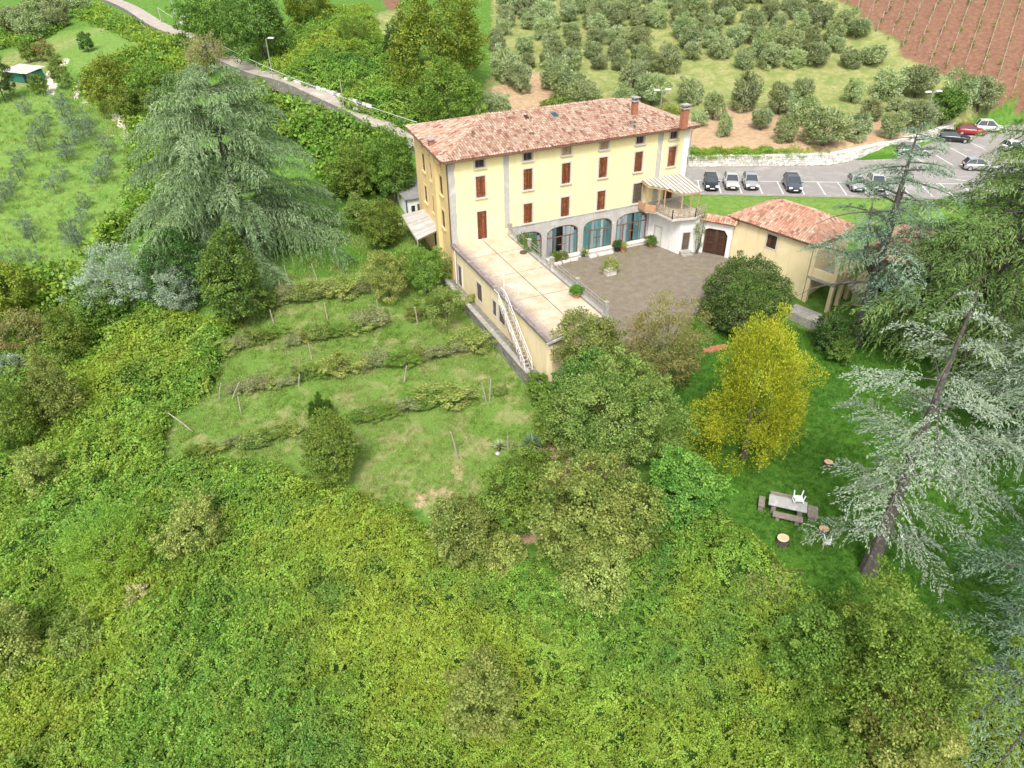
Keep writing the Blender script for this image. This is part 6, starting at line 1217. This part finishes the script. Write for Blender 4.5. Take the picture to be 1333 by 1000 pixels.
for r, row in enumerate(YROWS):
    for k, (x, y) in enumerate(row):
        rr = random.Random(r * 31 + k); w = rr.uniform(20, 32); px, py = x / 2.857, y / 2.857 + 6; b = G(px, py + 6); s = w / 2 * float((b - CAM) @ FW) / FPX
        o = empty('young_olive', b, rr.uniform(0, 6), f'young grey olive, {ORD[k]} from below in the {["leftmost", "second", "third", "rightmost"][r]} line on the bright meadow', 'olive tree', 'young olives on the bright green meadow'); o.scale = (s * .78, s * .78, s * .8); cm, tm = YO[(r + k) % 4]; link('crown', cm, o); link('trunk', tm, o)
for k, (bx, lb) in enumerate([((-5, 2, 32, 42), 'silvery olive at the top left corner'), ((20, 16, 56, 46), 'second silvery olive from the top left corner'), ((30, -6, 62, 22), 'silvery olive at the top edge near the corner'), ((56, -4, 86, 24), 'silvery olive at the top edge left of the lane'), ((56, 12, 84, 34), 'low silvery olive above the little green meadow'), ((84, -12, 112, 12), 'dark olive at the top edge beside the lane')]):
    olive(*bx, lb, 'silvery olives at the top left corner', k)

# ------------------------------------------------------------------ red vineyard above the grove
a, b = G(1264, 2), G(1236, 76); d = nrm(np.array([b[0] - a[0], b[1] - a[1]])); nrm2 = np.array([-d[1], d[0]]); rg = np.random.default_rng(5); VP, VS, PO = [], [], MB()
RED = [(1030, -40), (1420, -40), (1420, 150), (1310, 128), (1205, 84), (1120, 34)]
for k in range(-26, 60):
    o_ = a[:2] + nrm2 * k * 2.5
    for s in np.arange(-70, 70, .9):
        q = o_ + d * (s + rg.normal(0, .15)) + nrm2 * rg.normal(0, .12); 
        if rg.random() < .3: continue
        VP.append((q[0], q[1])); VS.append(rg.uniform(.3, .95))
VP = np.array(VP); VS = np.array(VS); z = gz(VP[:, 0], VP[:, 1]); px, py = to_px(np.c_[VP, z]); k = (inside(px, py, RED) > 0) & (px < 1360) & (py > -12)
scatter('vineyard_rows', 'rows of sparse young vines in the red field', np.c_[VP, z + .25][k], np.tile([0, 0, 1.], (k.sum(), 1)), VS[k], B_vines, None, 9)
for k in range(-26, 60):
    o_ = a[:2] + nrm2 * k * 2.5; last = None
    for s in np.arange(-70, 70, 4.0):
        q = o_ + d * s; z = gz1(*q); px, py = to_px([[q[0], q[1], z]])
        if inside(px, py, RED)[0] < 0 or px[0] > 1360 or py[0] < -15: last = None; continue
        PO.bar((q[0], q[1], z - .2), (q[0], q[1], z + 1.6), .07, .07)
        if last is not None: PO.bar(last, (q[0], q[1], z + 1.5), .02, .02)
        last = (q[0], q[1], z + 1.5)
tag(PO.build('vineyard_stakes', solid('stake', (.46, .40, .33), (.36, .31, .25), 3, .9)), 'pale stakes and wires along the red vineyard rows', kind='stuff')

# ------------------------------------------------------------------ white stone wall, ivy, kerb and lines of the car park
WPX = [(893, 217, 1.45), (1000, 216, 1.45), (1080, 215, 1.4), (1110, 209, 1.3), (1168, 196, 1.3), (1215, 183, 1.3), (1240, 173, 1.2)]
WP = np.array([list(P(a, b, 0.0)) for a, b, _ in WPX]); seg = np.r_[0, np.cumsum(np.linalg.norm(np.diff(WP, axis=0), axis=1))]; wat = lambda s: np.array([np.interp(s, seg, WP[:, i]) for i in range(3)])
sw = empty('stone_wall', wat(seg[-1] / 2), 0, 'long whitish stone retaining wall behind the car park', 'wall'); off = -np.array(sw.location); core, stones = MB(), MB(); rg = random.Random(4)
s = 0.0
while s < seg[-1] - .1:
    p, q = wat(s), wat(min(s + 1.5, seg[-1])); t = nrm(q - p); n = np.array([t[1], -t[0], 0]); n = n if n @ (CAM - p) * 1 > 0 else -n; core.obox((p + q) / 2 - n * .35 + [0, 0, .55], t * np.linalg.norm(q - p) / 2, n * .3, (0, 0, .78)); s += 1.5
for c_ in range(5):
    s = rg.uniform(0, .3)
    while s < seg[-1] - .7:
        l = rg.uniform(.3, .7); p, q = wat(s), wat(s + l); t = nrm(q - p); n = np.array([t[1], -t[0], 0]); n = n if n @ (CAM - p) > 0 else -n; hh = .27
        stones.obox((p + q) / 2 - n * (.1 - rg.uniform(0, .07)) + [0, 0, .0 + hh * (c_ + .5) + rg.uniform(-.02, .02)], t * (l / 2 - .025), n * .12, (0, 0, hh / 2 - .022), 0, rg.random()); s += l
core.build('wall_core', M['old_stone'], sw, loc=off); stones.build('wall_stones', M['white_stone'], sw, loc=off)['kind'] = 'stuff'
s = 0.0
while s < seg[-1] - .2:
    l = rg.uniform(.8, 1.3); p, q = wat(s), wat(min(s + l, seg[-1])); t = nrm(q - p); n = np.array([t[1], -t[0], 0]); n = n if n @ (CAM - p) > 0 else -n
    mb = MB(); mb.obox((p + q) / 2 - n * .3 + [0, 0, 1.40], t * (np.linalg.norm(q - p) / 2 - .015), n * .42, (0, 0, .06), 0, rg.random()); mb.build('coping_stone', M['white_stone'], sw, loc=off); s += l
pts = []; rgn = np.random.default_rng(6)
for _ in range(520):
    s = abs(rgn.normal(0, 9)); 
    if s > 19: continue
    p = wat(s); t = nrm(wat(s + .5) - p); n = np.array([t[1], -t[0], 0]); n = n if n @ (CAM - p) > 0 else -n; k = rgn.random()
    pts.append(p + n * (.10 if k < .12 else -rgn.uniform(.1, 1.9)) + [0, 0, 1.45 - (rgn.uniform(0, .45) if k < .12 else -rgn.uniform(0, .3 + .25 * math.sin(s * 1.9)))])
pts = np.array(pts); scatter('wall_ivy', 'bright green creeper spilling over the left end of the stone wall', pts, np.tile([0, -.3, .9], (len(pts), 1)), rgn.uniform(.7, 1.3, len(pts)), B_vine, None, 8)
pk = lambda a, b, z=0.0: P(a, b, z)
mb = MB(); L0, L1 = pk(905, 252.6), pk(1300, 258.5); mb.bar(L0 + [0, 0, .03], L1 + [0, 0, .03], .18, .14); tag(mb.build('kerb', M['concrete']), 'low kerb between parking bays and lawn strip', kind='structure')
bd = nrm((L1 - L0)[:2]); bn = np.array([bd[1], -bd[0]]); sd_ = pk(1013.4, 238.3) - pk(1020.8, 253); sd_ = nrm(sd_[:2])
lines = MB(); f0 = pk(912, 252)[:2]
for k in range(16):
    q = f0 + bd * 2.46 * k + bn * -.2; e = q + sd_ * 4.9; w = bd * .07
    lines.add([(*(q - w), .008), (*(q + w), .008), (*(e + w), .008), (*(e - w), .008)], [(0, 1, 2, 3)])
q0, q1 = f0 + sd_ * 4.98 - bd * .5, f0 + sd_ * 4.98 + bd * 37; w = sd_ * .07; lines.add([(*(q0 - w), .012), (*(q1 - w), .012), (*(q1 + w), .012), (*(q0 + w), .012)], [(0, 1, 2, 3)])
for a, b in (((1218, 202), (1240, 215)), ((1236, 192), (1262, 206)), ((1255, 182), (1283, 195)), ((1232, 232), (1275, 238)), ((1180, 200), (1204, 212))):
    p, q = pk(*a), pk(*b); t = nrm(q - p); w = np.array([-t[1], t[0], 0]) * .07; lines.add([p - w + [0, 0, .008], q - w + [0, 0, .008], q + w + [0, 0, .008], p + w + [0, 0, .008]], [(0, 1, 2, 3)])
tag(lines.build('parking_lines', M['line_white']), 'white painted parking bay lines', kind='structure')
mb = MB(); mb.prism([tuple(pk(a, b)[:2]) for a, b in ((1098, 208), (1162, 198.5), (1176, 204), (1170, 208.5), (1120, 210.5))], .0, .13); tag(mb.build('kerb_island', M['concrete']), 'kerbed island in front of the stone wall', kind='structure')
mb = MB(); mb.prism([tuple(pk(a, b)[:2]) for a, b in ((1102, 208), (1161, 199.2), (1172, 204), (1167, 207.8), (1121, 209.9))], .10, .16); tag(mb.build('island_grass', M['terrain']), 'grass on the kerbed island', kind='structure')
bpy.data.objects['island_grass'].data.attributes.new('lawn', 'FLOAT', 'POINT').data.foreach_set('value', [1.0] * len(bpy.data.objects['island_grass'].data.vertices))

# ------------------------------------------------------------------ cars
def car(at, heading, paint, label, kind='hatch', name='parked_car'):
    """length along local x, nose at +x"""
    o = empty(name, at, heading, label, 'car', 'cars in the car park behind the villa'); L, Wd, Ht = {'hatch': (3.9, 1.68, 1.5), 'estate': (4.4, 1.75, 1.5), 'small': (3.6, 1.62, 1.52), 'suv': (4.3, 1.82, 1.66)}[kind]
    x = lambda t: (t - .5) * L
    sec = [(0.0, .30, .72, .78), (.02, .22, .86, .90), (.10, .20, .92, .97), (.30, .20, .94, 1.0), (.60, .20, .93, 1.0), (.72, .20, .90, .99), (.86, .20, .82, .95), (.96, .22, .70, .86), (1.0, .32, .58, .74)]
    vs, fs = [], []
    for t, zb, zt, wf in sec:
        w = Wd / 2 * wf
        vs += [(x(t), -w * .86, zb), (x(t), -w, zb + .16), (x(t), -w, zt - .16), (x(t), -w * .90, zt - .02), (x(t), -w * .5, zt + .02), (x(t), w * .5, zt + .02), (x(t), w * .90, zt - .02), (x(t), w, zt - .16), (x(t), w, zb + .16), (x(t), w * .86, zb)]
    n = 10
    for i in range(len(sec) - 1): fs += [(i * n + j, i * n + (j + 1) % n, (i + 1) * n + (j + 1) % n, (i + 1) * n + j) for j in range(n)]
    fs += [tuple(range(n)), tuple((len(sec) - 1) * n + j for j in reversed(range(n)))]; mb = MB(); mb.add(vs, fs); body = mb.build('body', paint, o)
    for p in body.data.polygons: p.use_smooth = True
    rb, rf = (.02, .30), (.50, .70)                         # roof back base and top, roof front top and base
    b0, b1, f1, f0 = (.03, .12, .50, .70) if kind != 'small' else (.02, .09, .52, .74); z0, z1 = .90, Ht
    w0, w1 = Wd * .455, Wd * .37; C = {}
    for nm, t, w, z in (('b0', b0, w0, z0), ('b1', b1, w1, z1 - .06), ('m1', (b1 + f1) / 2, w1 * 1.02, z1), ('f1', f1, w1, z1 - .05), ('f0', f0, w0, z0 - .02)): C[nm] = [(x(t), -w, z), (x(t), w, z)]
    q = lambda a, b: [C[a][0], C[a][1], C[b][1], C[b][0]]
    mb = MB(); top = q('b1', 'm1') + q('m1', 'f1'); mb.add(top + [(a, b, c - .05) for a, b, c in top], [(0, 1, 2, 3), (4, 5, 6, 7), (8, 9, 13, 12), (8, 11, 3, 0), (9, 1, 2, 10)])
    for s in (0, 1):
        for a, b in (('b0', 'b1'), ('f1', 'f0')): mb.bar(C[a][s], C[b][s], .07, .07)
        mb.bar(((x(.33)), C['m1'][s][1] * 1.12, .92), (x(.33), C['m1'][s][1], z1 - .04), .06, .05)
    mb.build('roof', paint, o)
    ins = lambda p, k=.985: (p[0], p[1] * k, p[2])
    for nm, a, b in (('rear_window', 'b0', 'b1'), ('windscreen', 'f1', 'f0')): mb = MB(); mb.add([ins(p) for p in q(a, b)], [(0, 1, 2, 3)]); mb.build(nm, M['dark_glass'], o)
    for s in (0, 1): mb = MB(); mb.add([ins(C[k][s]) for k in ('b0', 'b1', 'm1', 'f1', 'f0')], [(0, 1, 2, 3, 4)]); mb.build('side_window', M['dark_glass'], o)
    for sx in (.18, .80):
        for sy in (-1, 1):
            mb = MB(); c = np.array([x(sx), sy * (Wd / 2 - .10), .31]); mb.tube([c - [0, .1, 0], c + [0, .1, 0]], .31, 14); w = mb.build('wheel', M['rubber'], o); mb = MB(); mb.tube([c + [0, sy * .09, 0], c + [0, sy * .115, 0]], .19, 10); mb.build('rim', M['metal_grey'], w)
    for sy in (-1, 1):
        mb = MB(); mb.obox((x(.965), sy * Wd * .34, .64), (.10, 0, -.05), (.02 * -sy, .17, 0), (.02, 0, .06)); mb.build('headlight', M['plastic'], o)
        mb = MB(); mb.obox((x(.02), sy * Wd * .38, .80), (.05, 0, 0), (0, .10, 0), (0, 0, .11)); mb.build('tail_light', M['tail'], o)
        mb = MB(); mb.obox((x(.66), sy * (Wd / 2 + .06), .97), (.06, 0, 0), (0, .09, 0), (0, 0, .06)); mb.build('wing_mirror', paint, o)
    mb = MB(); mb.obox((x(1.0) + .01, 0, .40), (.02, 0, 0), (0, Wd * .36, 0), (0, 0, .09)); mb.build('grille', M['rubber'], o)
    mb = MB(); mb.obox((x(1.0) + .035, 0, .46), (.008, 0, 0), (0, .26, 0), (0, 0, .055)); mb.build('number_plate', M['plastic'], o); return o
M['tail'] = solid('tail_lamp', (.35, .02, .02), (.28, .015, .015), 4, .3)
pb, pg_, psv, pw, pd, pr = car_paint('paint_black', (.02, .022, .026)), car_paint('paint_slate', (.075, .09, .11)), car_paint('paint_silver', (.48, .48, .48), .5), car_paint('paint_white', (.72, .72, .71), .0), car_paint('paint_champagne', (.60, .58, .54), .4), car_paint('paint_red', (.38, .02, .03), .2)
hd = math.atan2(-sd_[1], -sd_[0])
for (px, py), pt, lb, kd in (((926.5, 251.5), pb, 'black compact car nearest the villa corner', 'small'), ((953.5, 250), pd, 'champagne white hatchback second from the villa', 'hatch'), ((979, 250), psv, 'silver hatchback third from the villa', 'hatch'), ((1034.5, 252.5), pg_, 'dark slate grey hatchback alone among empty bays', 'estate'), ((1119, 253), psv, 'silver white small car half behind cedar twigs', 'small'), ((1146, 252), pd, 'pale grey car behind the forked cedar at the end of the row', 'hatch')):
    q = pk(px, py)[:2] + sd_ * 2.1; car((q[0], q[1], .005), hd + random.Random(lb).uniform(-.02, .02), pt, lb, kd)
for (px, py), pt, lb, kd, dh in (((1241, 184), pb, 'black estate car by the upper end of the stone wall', 'estate', 1.35), ((1263, 175), pr, 'red car beyond the black estate', 'hatch', 1.35), ((1288, 171), pw, 'white car beyond the red one', 'suv', 1.35), ((1189, 201), psv, 'silver car parked beside the kerbed island', 'estate', 1.5), ((1317, 199), pw, 'white car at the right edge behind the deodar', 'hatch', .2), ((1273, 221), psv, 'silver grey car glimpsed through the deodar branches', 'hatch', 1.5)):
    q = pk(px, py); car((q[0], q[1], .005), hd + dh, pt, lb, kd)

# ------------------------------------------------------------------ lamp posts, cable, fence posts along the lane
def lamp(at, h, label, heads, az, m='metal_grey'):
    o = empty('street_lamp', at, az, label, 'street lamp', 'street lamps round the villa'); mb = MB(); mb.tube([(0, 0, -.1), (0, 0, h * .5), (0, 0, h)], [.10, .075, .05], 8); mb.build('pole', M[m], o)
    for s in ((-1, 1) if heads == 2 else (1,)):
        mb = MB(); mb.tube([(0, 0, h - .02), (s * .5, 0, h + .12)], .035, 6); a = mb.build('arm', M[m], o); mb = MB(); mb.obox((s * .85, 0, h + .15), (.42, 0, 0), (0, .17, 0), (0, 0, .07)); mb.obox((s * .8, 0, h + .235), (.3, 0, 0), (0, .12, 0), (0, 0, .02)); mb.build('lamp_head', M['metal_white'], a)
    return o
lb_ = G(359, 121); lamp(lb_, 7.3, 'single headed lamp post beside the lane on the left', 1, -.6); lamp(P(1195, 187, 0.2), 6.9, 'double headed lamp post behind the stone wall', 2, -.2); lamp(G(858, 160), 4.4, 'double headed lamp rising behind the villa roof', 2, -.2)
def pole(px, py, h, label, r=.11, m='post_wood', cat='pole', name='utility_pole', grp=None):
    mb = MB(); mb.tube([(0, 0, -.2), (0, 0, h)], [r, r * .75], 7); return tag(mb.build(name, M[m], loc=G(px, py)), label, cat, grp)
p1 = pole(231, 34, 7.5, 'tall grey pole beside the lane bend at the top', .12, 'metal_grey'); p2 = pole(211, 32, 3.2, 'short wooden pole left of the lane bend')
for k, (px, py, h, lb) in enumerate(((340, 116, 3.6, 'thin post left of the lamp on the lane'), (449, 151, 4.6, 'dark post on the lane halfway to the villa'), (303, 84, 1.2, 'low post on the lane edge near the straw shrub'), (318, 92, 1.3, 'low post on the lane edge left of the lamp'))): pole(px, py, h, lb, .07, 'post_wood', 'post', 'lane_post', 'posts along the lane')
ca, cb = np.array(p2.location) + [0, 0, 3.1], np.array([1.4, 12.6, 11.1]); mid = []
for t in np.linspace(0, 1, 30): q = ca + (cb - ca) * t; q[2] -= 4 * 1.7 * t * (1 - t); mid.append(q)
mb = MB(); mb.tube(mid, .03, 5); tag(mb.build('overhead_cable', M['rope_white']), 'pale overhead cable sagging from the lane to the villa roof', 'cable')
mb = MB(); mb.box(-.5, .5, -.25, .25, -.1, 1.3); mb.obox((0, 0, 1.34), (.56, 0, 0), (0, .31, 0), (0, 0, .04)); tag(mb.build('meter_box', M['metal_grey'], loc=G(352, 108), rot=(0, 0, -.5)), 'grey utility cabinet on the lane verge by the lamp', 'cabinet')
# the stone bank that holds the hill above the lane
rb = empty('lane_wall', G(430, 128), 0, 'low pale stone wall at the foot of the creeper hill along the lane', 'wall'); off = -np.array(rb.location); rg = random.Random(14); prev = None
pl = [G(a, b) for a, b in ((372, 112), (400, 120), (430, 130), (460, 141), (490, 152))]; pl = np.array(pl); sg = np.r_[0, np.cumsum(np.linalg.norm(np.diff(pl[:, :2], axis=0), axis=1))]; at_ = lambda s: np.array([np.interp(s, sg, pl[:, i]) for i in range(3)])
for c_ in range(3):
    s = 0
    while s < sg[-1] - .8:
        l = rg.uniform(.5, 1.1); p, q = at_(s), at_(s + l); t = nrm(q - p); n = np.array([t[1], -t[0], 0]); n = n if n @ (CAM - p) > 0 else -n; mb = MB(); mb.obox((p + q) / 2 + n * rg.uniform(-.05, .05) - n * .12 * c_ + [0, 0, .15 + .42 * c_], t * (l / 2 - .03), n * .25, (0, 0, .19), 0, rg.random()); mb.build('stone', M['white_stone'] if rg.random() < .7 else M['old_stone'], rb, loc=off); s += l

# ------------------------------------------------------------------ the stone table and what stands round it
g = G(1026, 664); zt = g[2] + .78; c4 = [P(a, b, zt)[:2] for a, b in ((1001.8, 643.4), (1051.5, 654), (1050.5, 667.2), (1000.4, 656))]; tc = sum(c4) / 4; tu = (c4[1] + c4[2] - c4[0] - c4[3]); tL = float(np.linalg.norm(tu)) / 2; tu = tu / np.linalg.norm(tu); tv = np.array([-tu[1], tu[0]]); tW = float(abs((c4[0] - c4[3]) @ tv) + abs((c4[1] - c4[2]) @ tv)) / 2; ta = math.atan2(tu[1], tu[0]); gz0 = gz1(*tc)
tb = empty('stone_table', (*tc, gz0), ta, 'grey stone slab table on the lawn', 'table')
mb = MB(); mb.box(-tL / 2, tL / 2, -tW / 2, tW / 2, .70, .80); o = mb.build('tabletop', M['table_stone'], tb); bv = o.modifiers.new('edge', 'BEVEL'); bv.width = .02; bv.segments = 2
for sx in (-1, 1): mb = MB(); mb.box(sx * tL * .34 - .14, sx * tL * .34 + .14, -tW * .36, tW * .36, -.1, .70); mb.build('leg', M['bench_stone'], tb)
def bench(px, py, L, Wd, h, ang, label):
    b = P(px, py, g[2] + h); z = gz1(b[0], b[1]); o = empty('stone_bench', (b[0], b[1], z), ang, label, 'bench', 'stone benches round the table'); mb = MB(); mb.box(-L / 2, L / 2, -Wd / 2, Wd / 2, h - .12, h); s = mb.build('seat', M['bench_stone'], o); bv = s.modifiers.new('edge', 'BEVEL'); bv.width = .025; bv.segments = 2
    for sx in (-1, 1): mb = MB(); mb.box(sx * L * .32 - .11, sx * L * .32 + .11, -Wd * .38, Wd * .38, -.1, h - .12); mb.build('leg', M['bench_stone'], o)
bench(1025.8, 671.6, 1.75, .46, .45, ta, 'long stone bench on the near side of the table'); bench(1022, 645.5, 1.75, .42, .45, ta, 'stone bench half hidden on the far side of the table'); bench(992, 651.8, .95, .38, .45, ta + PI / 2, 'short stone bench off the left end of the table'); bench(1058.3, 665.4, 1.05, .60, .45, ta + PI / 2, 'wide stone bench off the right end of the table')
cp = P(1038, 655, zt + .02); ch = empty('plastic_chair', (cp[0], cp[1], gz0 + .802), ta + .25, 'white plastic chair turned upside down on the stone table', 'chair')
mb = MB(); mb.box(-.25, .25, -.24, .24, .36, .40); mb.build('seat', M['plastic'], ch)
mb = MB(); mb.add([(x, .25 + .10 * (z < .2) - .03 * (x * x) * 8, z) for z in (.02, .2, .38) for x in np.linspace(-.27, .27, 6)] + [(x, .28 + .10 * (z < .2) - .03 * (x * x) * 8, z) for z in (.02, .2, .38) for x in np.linspace(-.27, .27, 6)], [(r * 6 + k, r * 6 + k + 1, r * 6 + k + 7, r * 6 + k + 6) for r in range(2) for k in range(5)] + [(18 + r * 6 + k + 6, 18 + r * 6 + k + 7, 18 + r * 6 + k + 1, 18 + r * 6 + k) for r in range(2) for k in range(5)] + [(k, 18 + k, 19 + k, k + 1) for k in range(5)]); mb.build('backrest', M['plastic'], ch)
for sx in (-1, 1):
    for sy in (-1, 1): mb = MB(); mb.bar((sx * .22, sy * .21, .40), (sx * .27, sy * .25, .82), .055); mb.build('leg', M['plastic'], ch)
    mb = MB(); mb.bar((sx * .27, -.2, .20), (sx * .27, .26, .18), .05, .03); mb.bar((sx * .26, -.2, .19), (sx * .24, -.2, .37), .045); mb.build('armrest', M['plastic'], ch)
def stump(px, py, r, h, label, seed):
    b = G(px, py); rg = np.random.default_rng(seed); o = empty('tree_stump', b, 0, label, 'stump', 'sawn stumps on the lawn'); k = 16; rr = r * (1 + .06 * np.sin(np.linspace(0, 6.28 * 2, k + 1)[:-1] + seed) + rg.normal(0, .02, k)); a = np.arange(k) * 2 * PI / k; mb = MB(); vs = []
    for z, f in ((-.1, 1.35), (.06, 1.12), (h * .5, 1.02), (h, 1.0)): vs += [(rr[i] * f * math.cos(a[i]), rr[i] * f * math.sin(a[i]), z) for i in range(k)]
    mb.add(vs, [(l * k + i, l * k + (i + 1) % k, (l + 1) * k + (i + 1) % k, (l + 1) * k + i) for l in range(3) for i in range(k)]); mb.build('bark', M['bark'], o)
    mb = MB(); mb.add([(.985 * rr[i] * math.cos(a[i]), .985 * rr[i] * math.sin(a[i]), h) for i in range(k)] + [(.97 * rr[i] * math.cos(a[i]), .97 * rr[i] * math.sin(a[i]), h + .012) for i in range(k)] + [(0, 0, h + .012)], [(i, (i + 1) % k, k + (i + 1) % k, k + i) for i in range(k)] + [(k + i, k + (i + 1) % k, 2 * k) for i in range(k)]); mb.build('cut_face', M['cut_wood'], o)
def cut_mat():
    m, nt, p = mat('cut_wood'); tc = N(nt, 'TexCoord').outputs['Object']; w = N(nt, 'TexWave', wave_type='RINGS', rings_direction='Z'); w.inputs['Scale'].default_value = 9; w.inputs['Distortion'].default_value = 2.0; nt.links.new(tc, w.inputs['Vector'])
    ln = N(nt, 'VectorMath', operation='LENGTH'); nt.links.new(tc, ln.inputs[0]); r = mapr(nt, ln.outputs['Value'], .28, .50); col = mixc(nt, math_(nt, 'MULTIPLY', w.outputs['Fac'], .25), (.62, .36, .22), (.40, .20, .11)); nt.links.new(mixc(nt, r, col, (.70, .50, .33)), p.inputs['Base Color']); p.inputs['Roughness'].default_value = .85; return m
M['cut_wood'] = cut_mat()
stump(1018, 706, .35, .34, 'larger sawn stump below the stone table', 1); stump(1071, 694, .29, .30, 'sawn stump under the silver cedar twigs right of the table', 2); stump(1077, 607, .28, .28, 'sawn stump by the cedar twigs near the golden conifer', 3)
b = G(1076, 710); st = empty('plastic_stool', b, .9, 'small white plastic stool lying on the grass by a stump', 'stool'); mb = MB(); mb.obox((0, 0, .2), (.03, 0, 0), (0, .2, 0), (0, 0, .2)); mb.build('seat', M['plastic'], st)
for sy in (-1, 1):
    for z in (.04, .36): mb = MB(); mb.bar((.03, sy * .17, z), (.42, sy * .19, z), .06); mb.build('leg', M['plastic'], st)

gw = [P(1030, 392, -.2), P(1066, 420, -.9)]; b = G(1048, 420); mb = MB(); d_ = nrm(np.array([oU[0], oU[1], 0])); mb.obox((0, 0, .35), d_ * 1.7, np.array([-d_[1], d_[0], 0]) * .9, (0, 0, .55)); tag(mb.build('concrete_tank', M['concrete'], loc=b), 'grey concrete tank at the foot of the outbuilding wall', 'tank')
b = G(240, 36); mb = MB(); mb.box(-.6, .6, -.03, .03, .9, 2.1); mb.box(-.5, -.42, -.02, .02, -.1, .9); mb.box(.42, .5, -.02, .02, -.1, .9); tag(mb.build('notice_board', M['metal_white'], loc=b, rot=(0, 0, -.4)), 'small white board beside the lane bend at the top', 'board')
# ------------------------------------------------------------------ pots and small things in the courtyard and on the terrace
def pot_plant(name, label, at, r, h, potm, leaf, R, H, seed, square=False, L=None):
    o = empty(name, at, 0, label, 'potted plant'); mb = MB()
    if square: mb.box(-r * 1.3, r * 1.3, -r, r, 0, h); mb.box(-r * 1.38, r * 1.38, -r * 1.08, r * 1.08, h - .06, h + .02)
    else: mb.lathe([(r * .7, 0), (r * .95, h * .85), (r * 1.06, h * .86), (r * 1.06, h), (r * .9, h), (r * .88, h * .9)], 14)
    mb.build('pot', M[potm], o)
    if R: Q, t, cc = crown(seed, R, H, 26, 60, .14, .07, lump=.2, low=-.6, upright=.4); link('plant', quads_mesh('plant', Q + np.array([0, 0, h + H * .8]), M[leaf], t), o)
    return o
pot_plant('potted_shrub', 'yellow green shrub in a white square planter in the middle of the courtyard', P(794, 357, -.80), .38, .5, 'white_stone', 'yellow_leaf', .8, .6, 1, True)
pot_plant('potted_plant', 'green plant in a terracotta pot by the white annexe', P(847, 321.5, -.80), .28, .42, 'terracotta', 'laurel_leaf', .5, .4, 2)
pot_plant('potted_plant', 'orange terracotta pot with dry plant before the last arch', P(811, 327.5, -.80), .32, .45, 'terracotta', 'straw_leaf', .35, .25, 3)
pot_plant('potted_plant', 'dark pot with a purple grey plant left of the orange pot', P(803, 327, -.80), .34, .5, 'rubber', 'dark_leaf', .36, .35, 4)
spiky('agave', 'yellowish spiky agave between the second and third arch', P(760.5, 334.5, -.80), 60, .7, .1, 'yellow_leaf', 7, 'agave'); pot_plant('potted_plant', 'leafy plant in a low pot left of the second arch', P(724, 341, -.80), .25, .35, 'terracotta', 'olive_green_leaf', .45, .35, 5); pot_plant('potted_plant', 'second leafy potted plant below the second arch', P(733, 339.5, -.80), .25, .35, 'terracotta', 'olive_leaf', .42, .35, 6)
for k, (px, py, lb) in enumerate(((725.8, 344.5, 'leftmost'), (736.5, 341.5, 'second'), (747, 339.3, 'third'), (772, 335, 'fourth'), (783, 332.5, 'fifth'), (793, 330.3, 'sixth'))):
    mb = MB(); mb.box(-.42, .42, -.16, .16, 0, .22); o = mb.build('trough', M['white_stone'], loc=P(px, py, -.80)); tag(o, f'pale stone trough, {lb} from the left along the arches', 'trough', 'stone troughs below the arches'); bv = o.modifiers.new('edge', 'BEVEL'); bv.width = .02
pot_plant('potted_plant', 'green bush in a bowl on the terrace roof near the railing', (5.3, -14.6, 2.85), .32, .3, 'terracotta', 'ivy_leaf', .45, .4, 8); 
Q, t, cc = crown(60, 1.9, .5, 50, 70, .15, .11, lump=.4); o = empty('railing_creeper', (6.25, -3.4, 2.2), 0, 'green creeper hanging over the terrace railing near the first arch', 'creeper'); link('foliage', quads_mesh('foliage', Q[:, :, [1, 0, 2]] * [.35, 1, 1.6] + np.array([0, 0, .9]), M['ivy_leaf'], t), o); mb = MB(); mb.tube([(0, 0, -3.0), (.05, .1, 1.0)], [.06, .03], 5); mb.build('stem', M['bark'], o)
mb = MB(); mb.lathe([(.30, 0), (.34, .1), (.30, .18), (.1, .2)], 12); tag(mb.build('roof_bowl', M['bark'], loc=(5.2, -4.7, 2.85)), 'empty brown bowl on the terrace roof by the railing', 'bowl')
for k, (px, py, lb) in enumerate(((921, 459, 'left'), (930, 456, 'middle'), (939, 454, 'right'))):
    b = G(px, py); mb = MB(); mb.panel(rect(-.42, .42, -.16, .16), [rect(-.36, .36, -.1, .1)], (0, 0, .28), (1, 0, 0), (0, 1, 0), .34); o = mb.build('terracotta_trough', M['terracotta'], loc=b, rot=(0, 0, -.25)); tag(o, f'{lb} one of three terracotta troughs behind the golden conifer', 'trough', 'terracotta troughs on the lawn')
# climber on the annexe corner and moss strip
Q, t, cc = crown(61, .75, 1.9, 60, 36, .15, .09, lump=.5, gaps=.8); o = empty('wall_climber', (24.75, -5.05, -.8), 0, 'half bare climber between the annexe door and the carriage gate', 'creeper'); link('foliage', quads_mesh('foliage', Q * [.8, .45, 1] + np.array([0, 0, 2.3]), M['olive_leaf'], t), o); mb = MB()
for k in range(6): a = random.Random(k); mb.tube([(a.uniform(-.1, .1), 0, -.1), (a.uniform(-.4, .4), -.05, 1.3), (a.uniform(-.7, .7), 0, 3.4)], [.05, .035, .015], 5)
mb.build('stems', M['grey_bark'], o)
print('objects', len(S.objects), 'triangles', sum(sum(max(len(p.vertices) - 2, 0) for p in m.polygons) if len(m.polygons) < 2000 else len(m.polygons) * 2 for m in bpy.data.meshes))
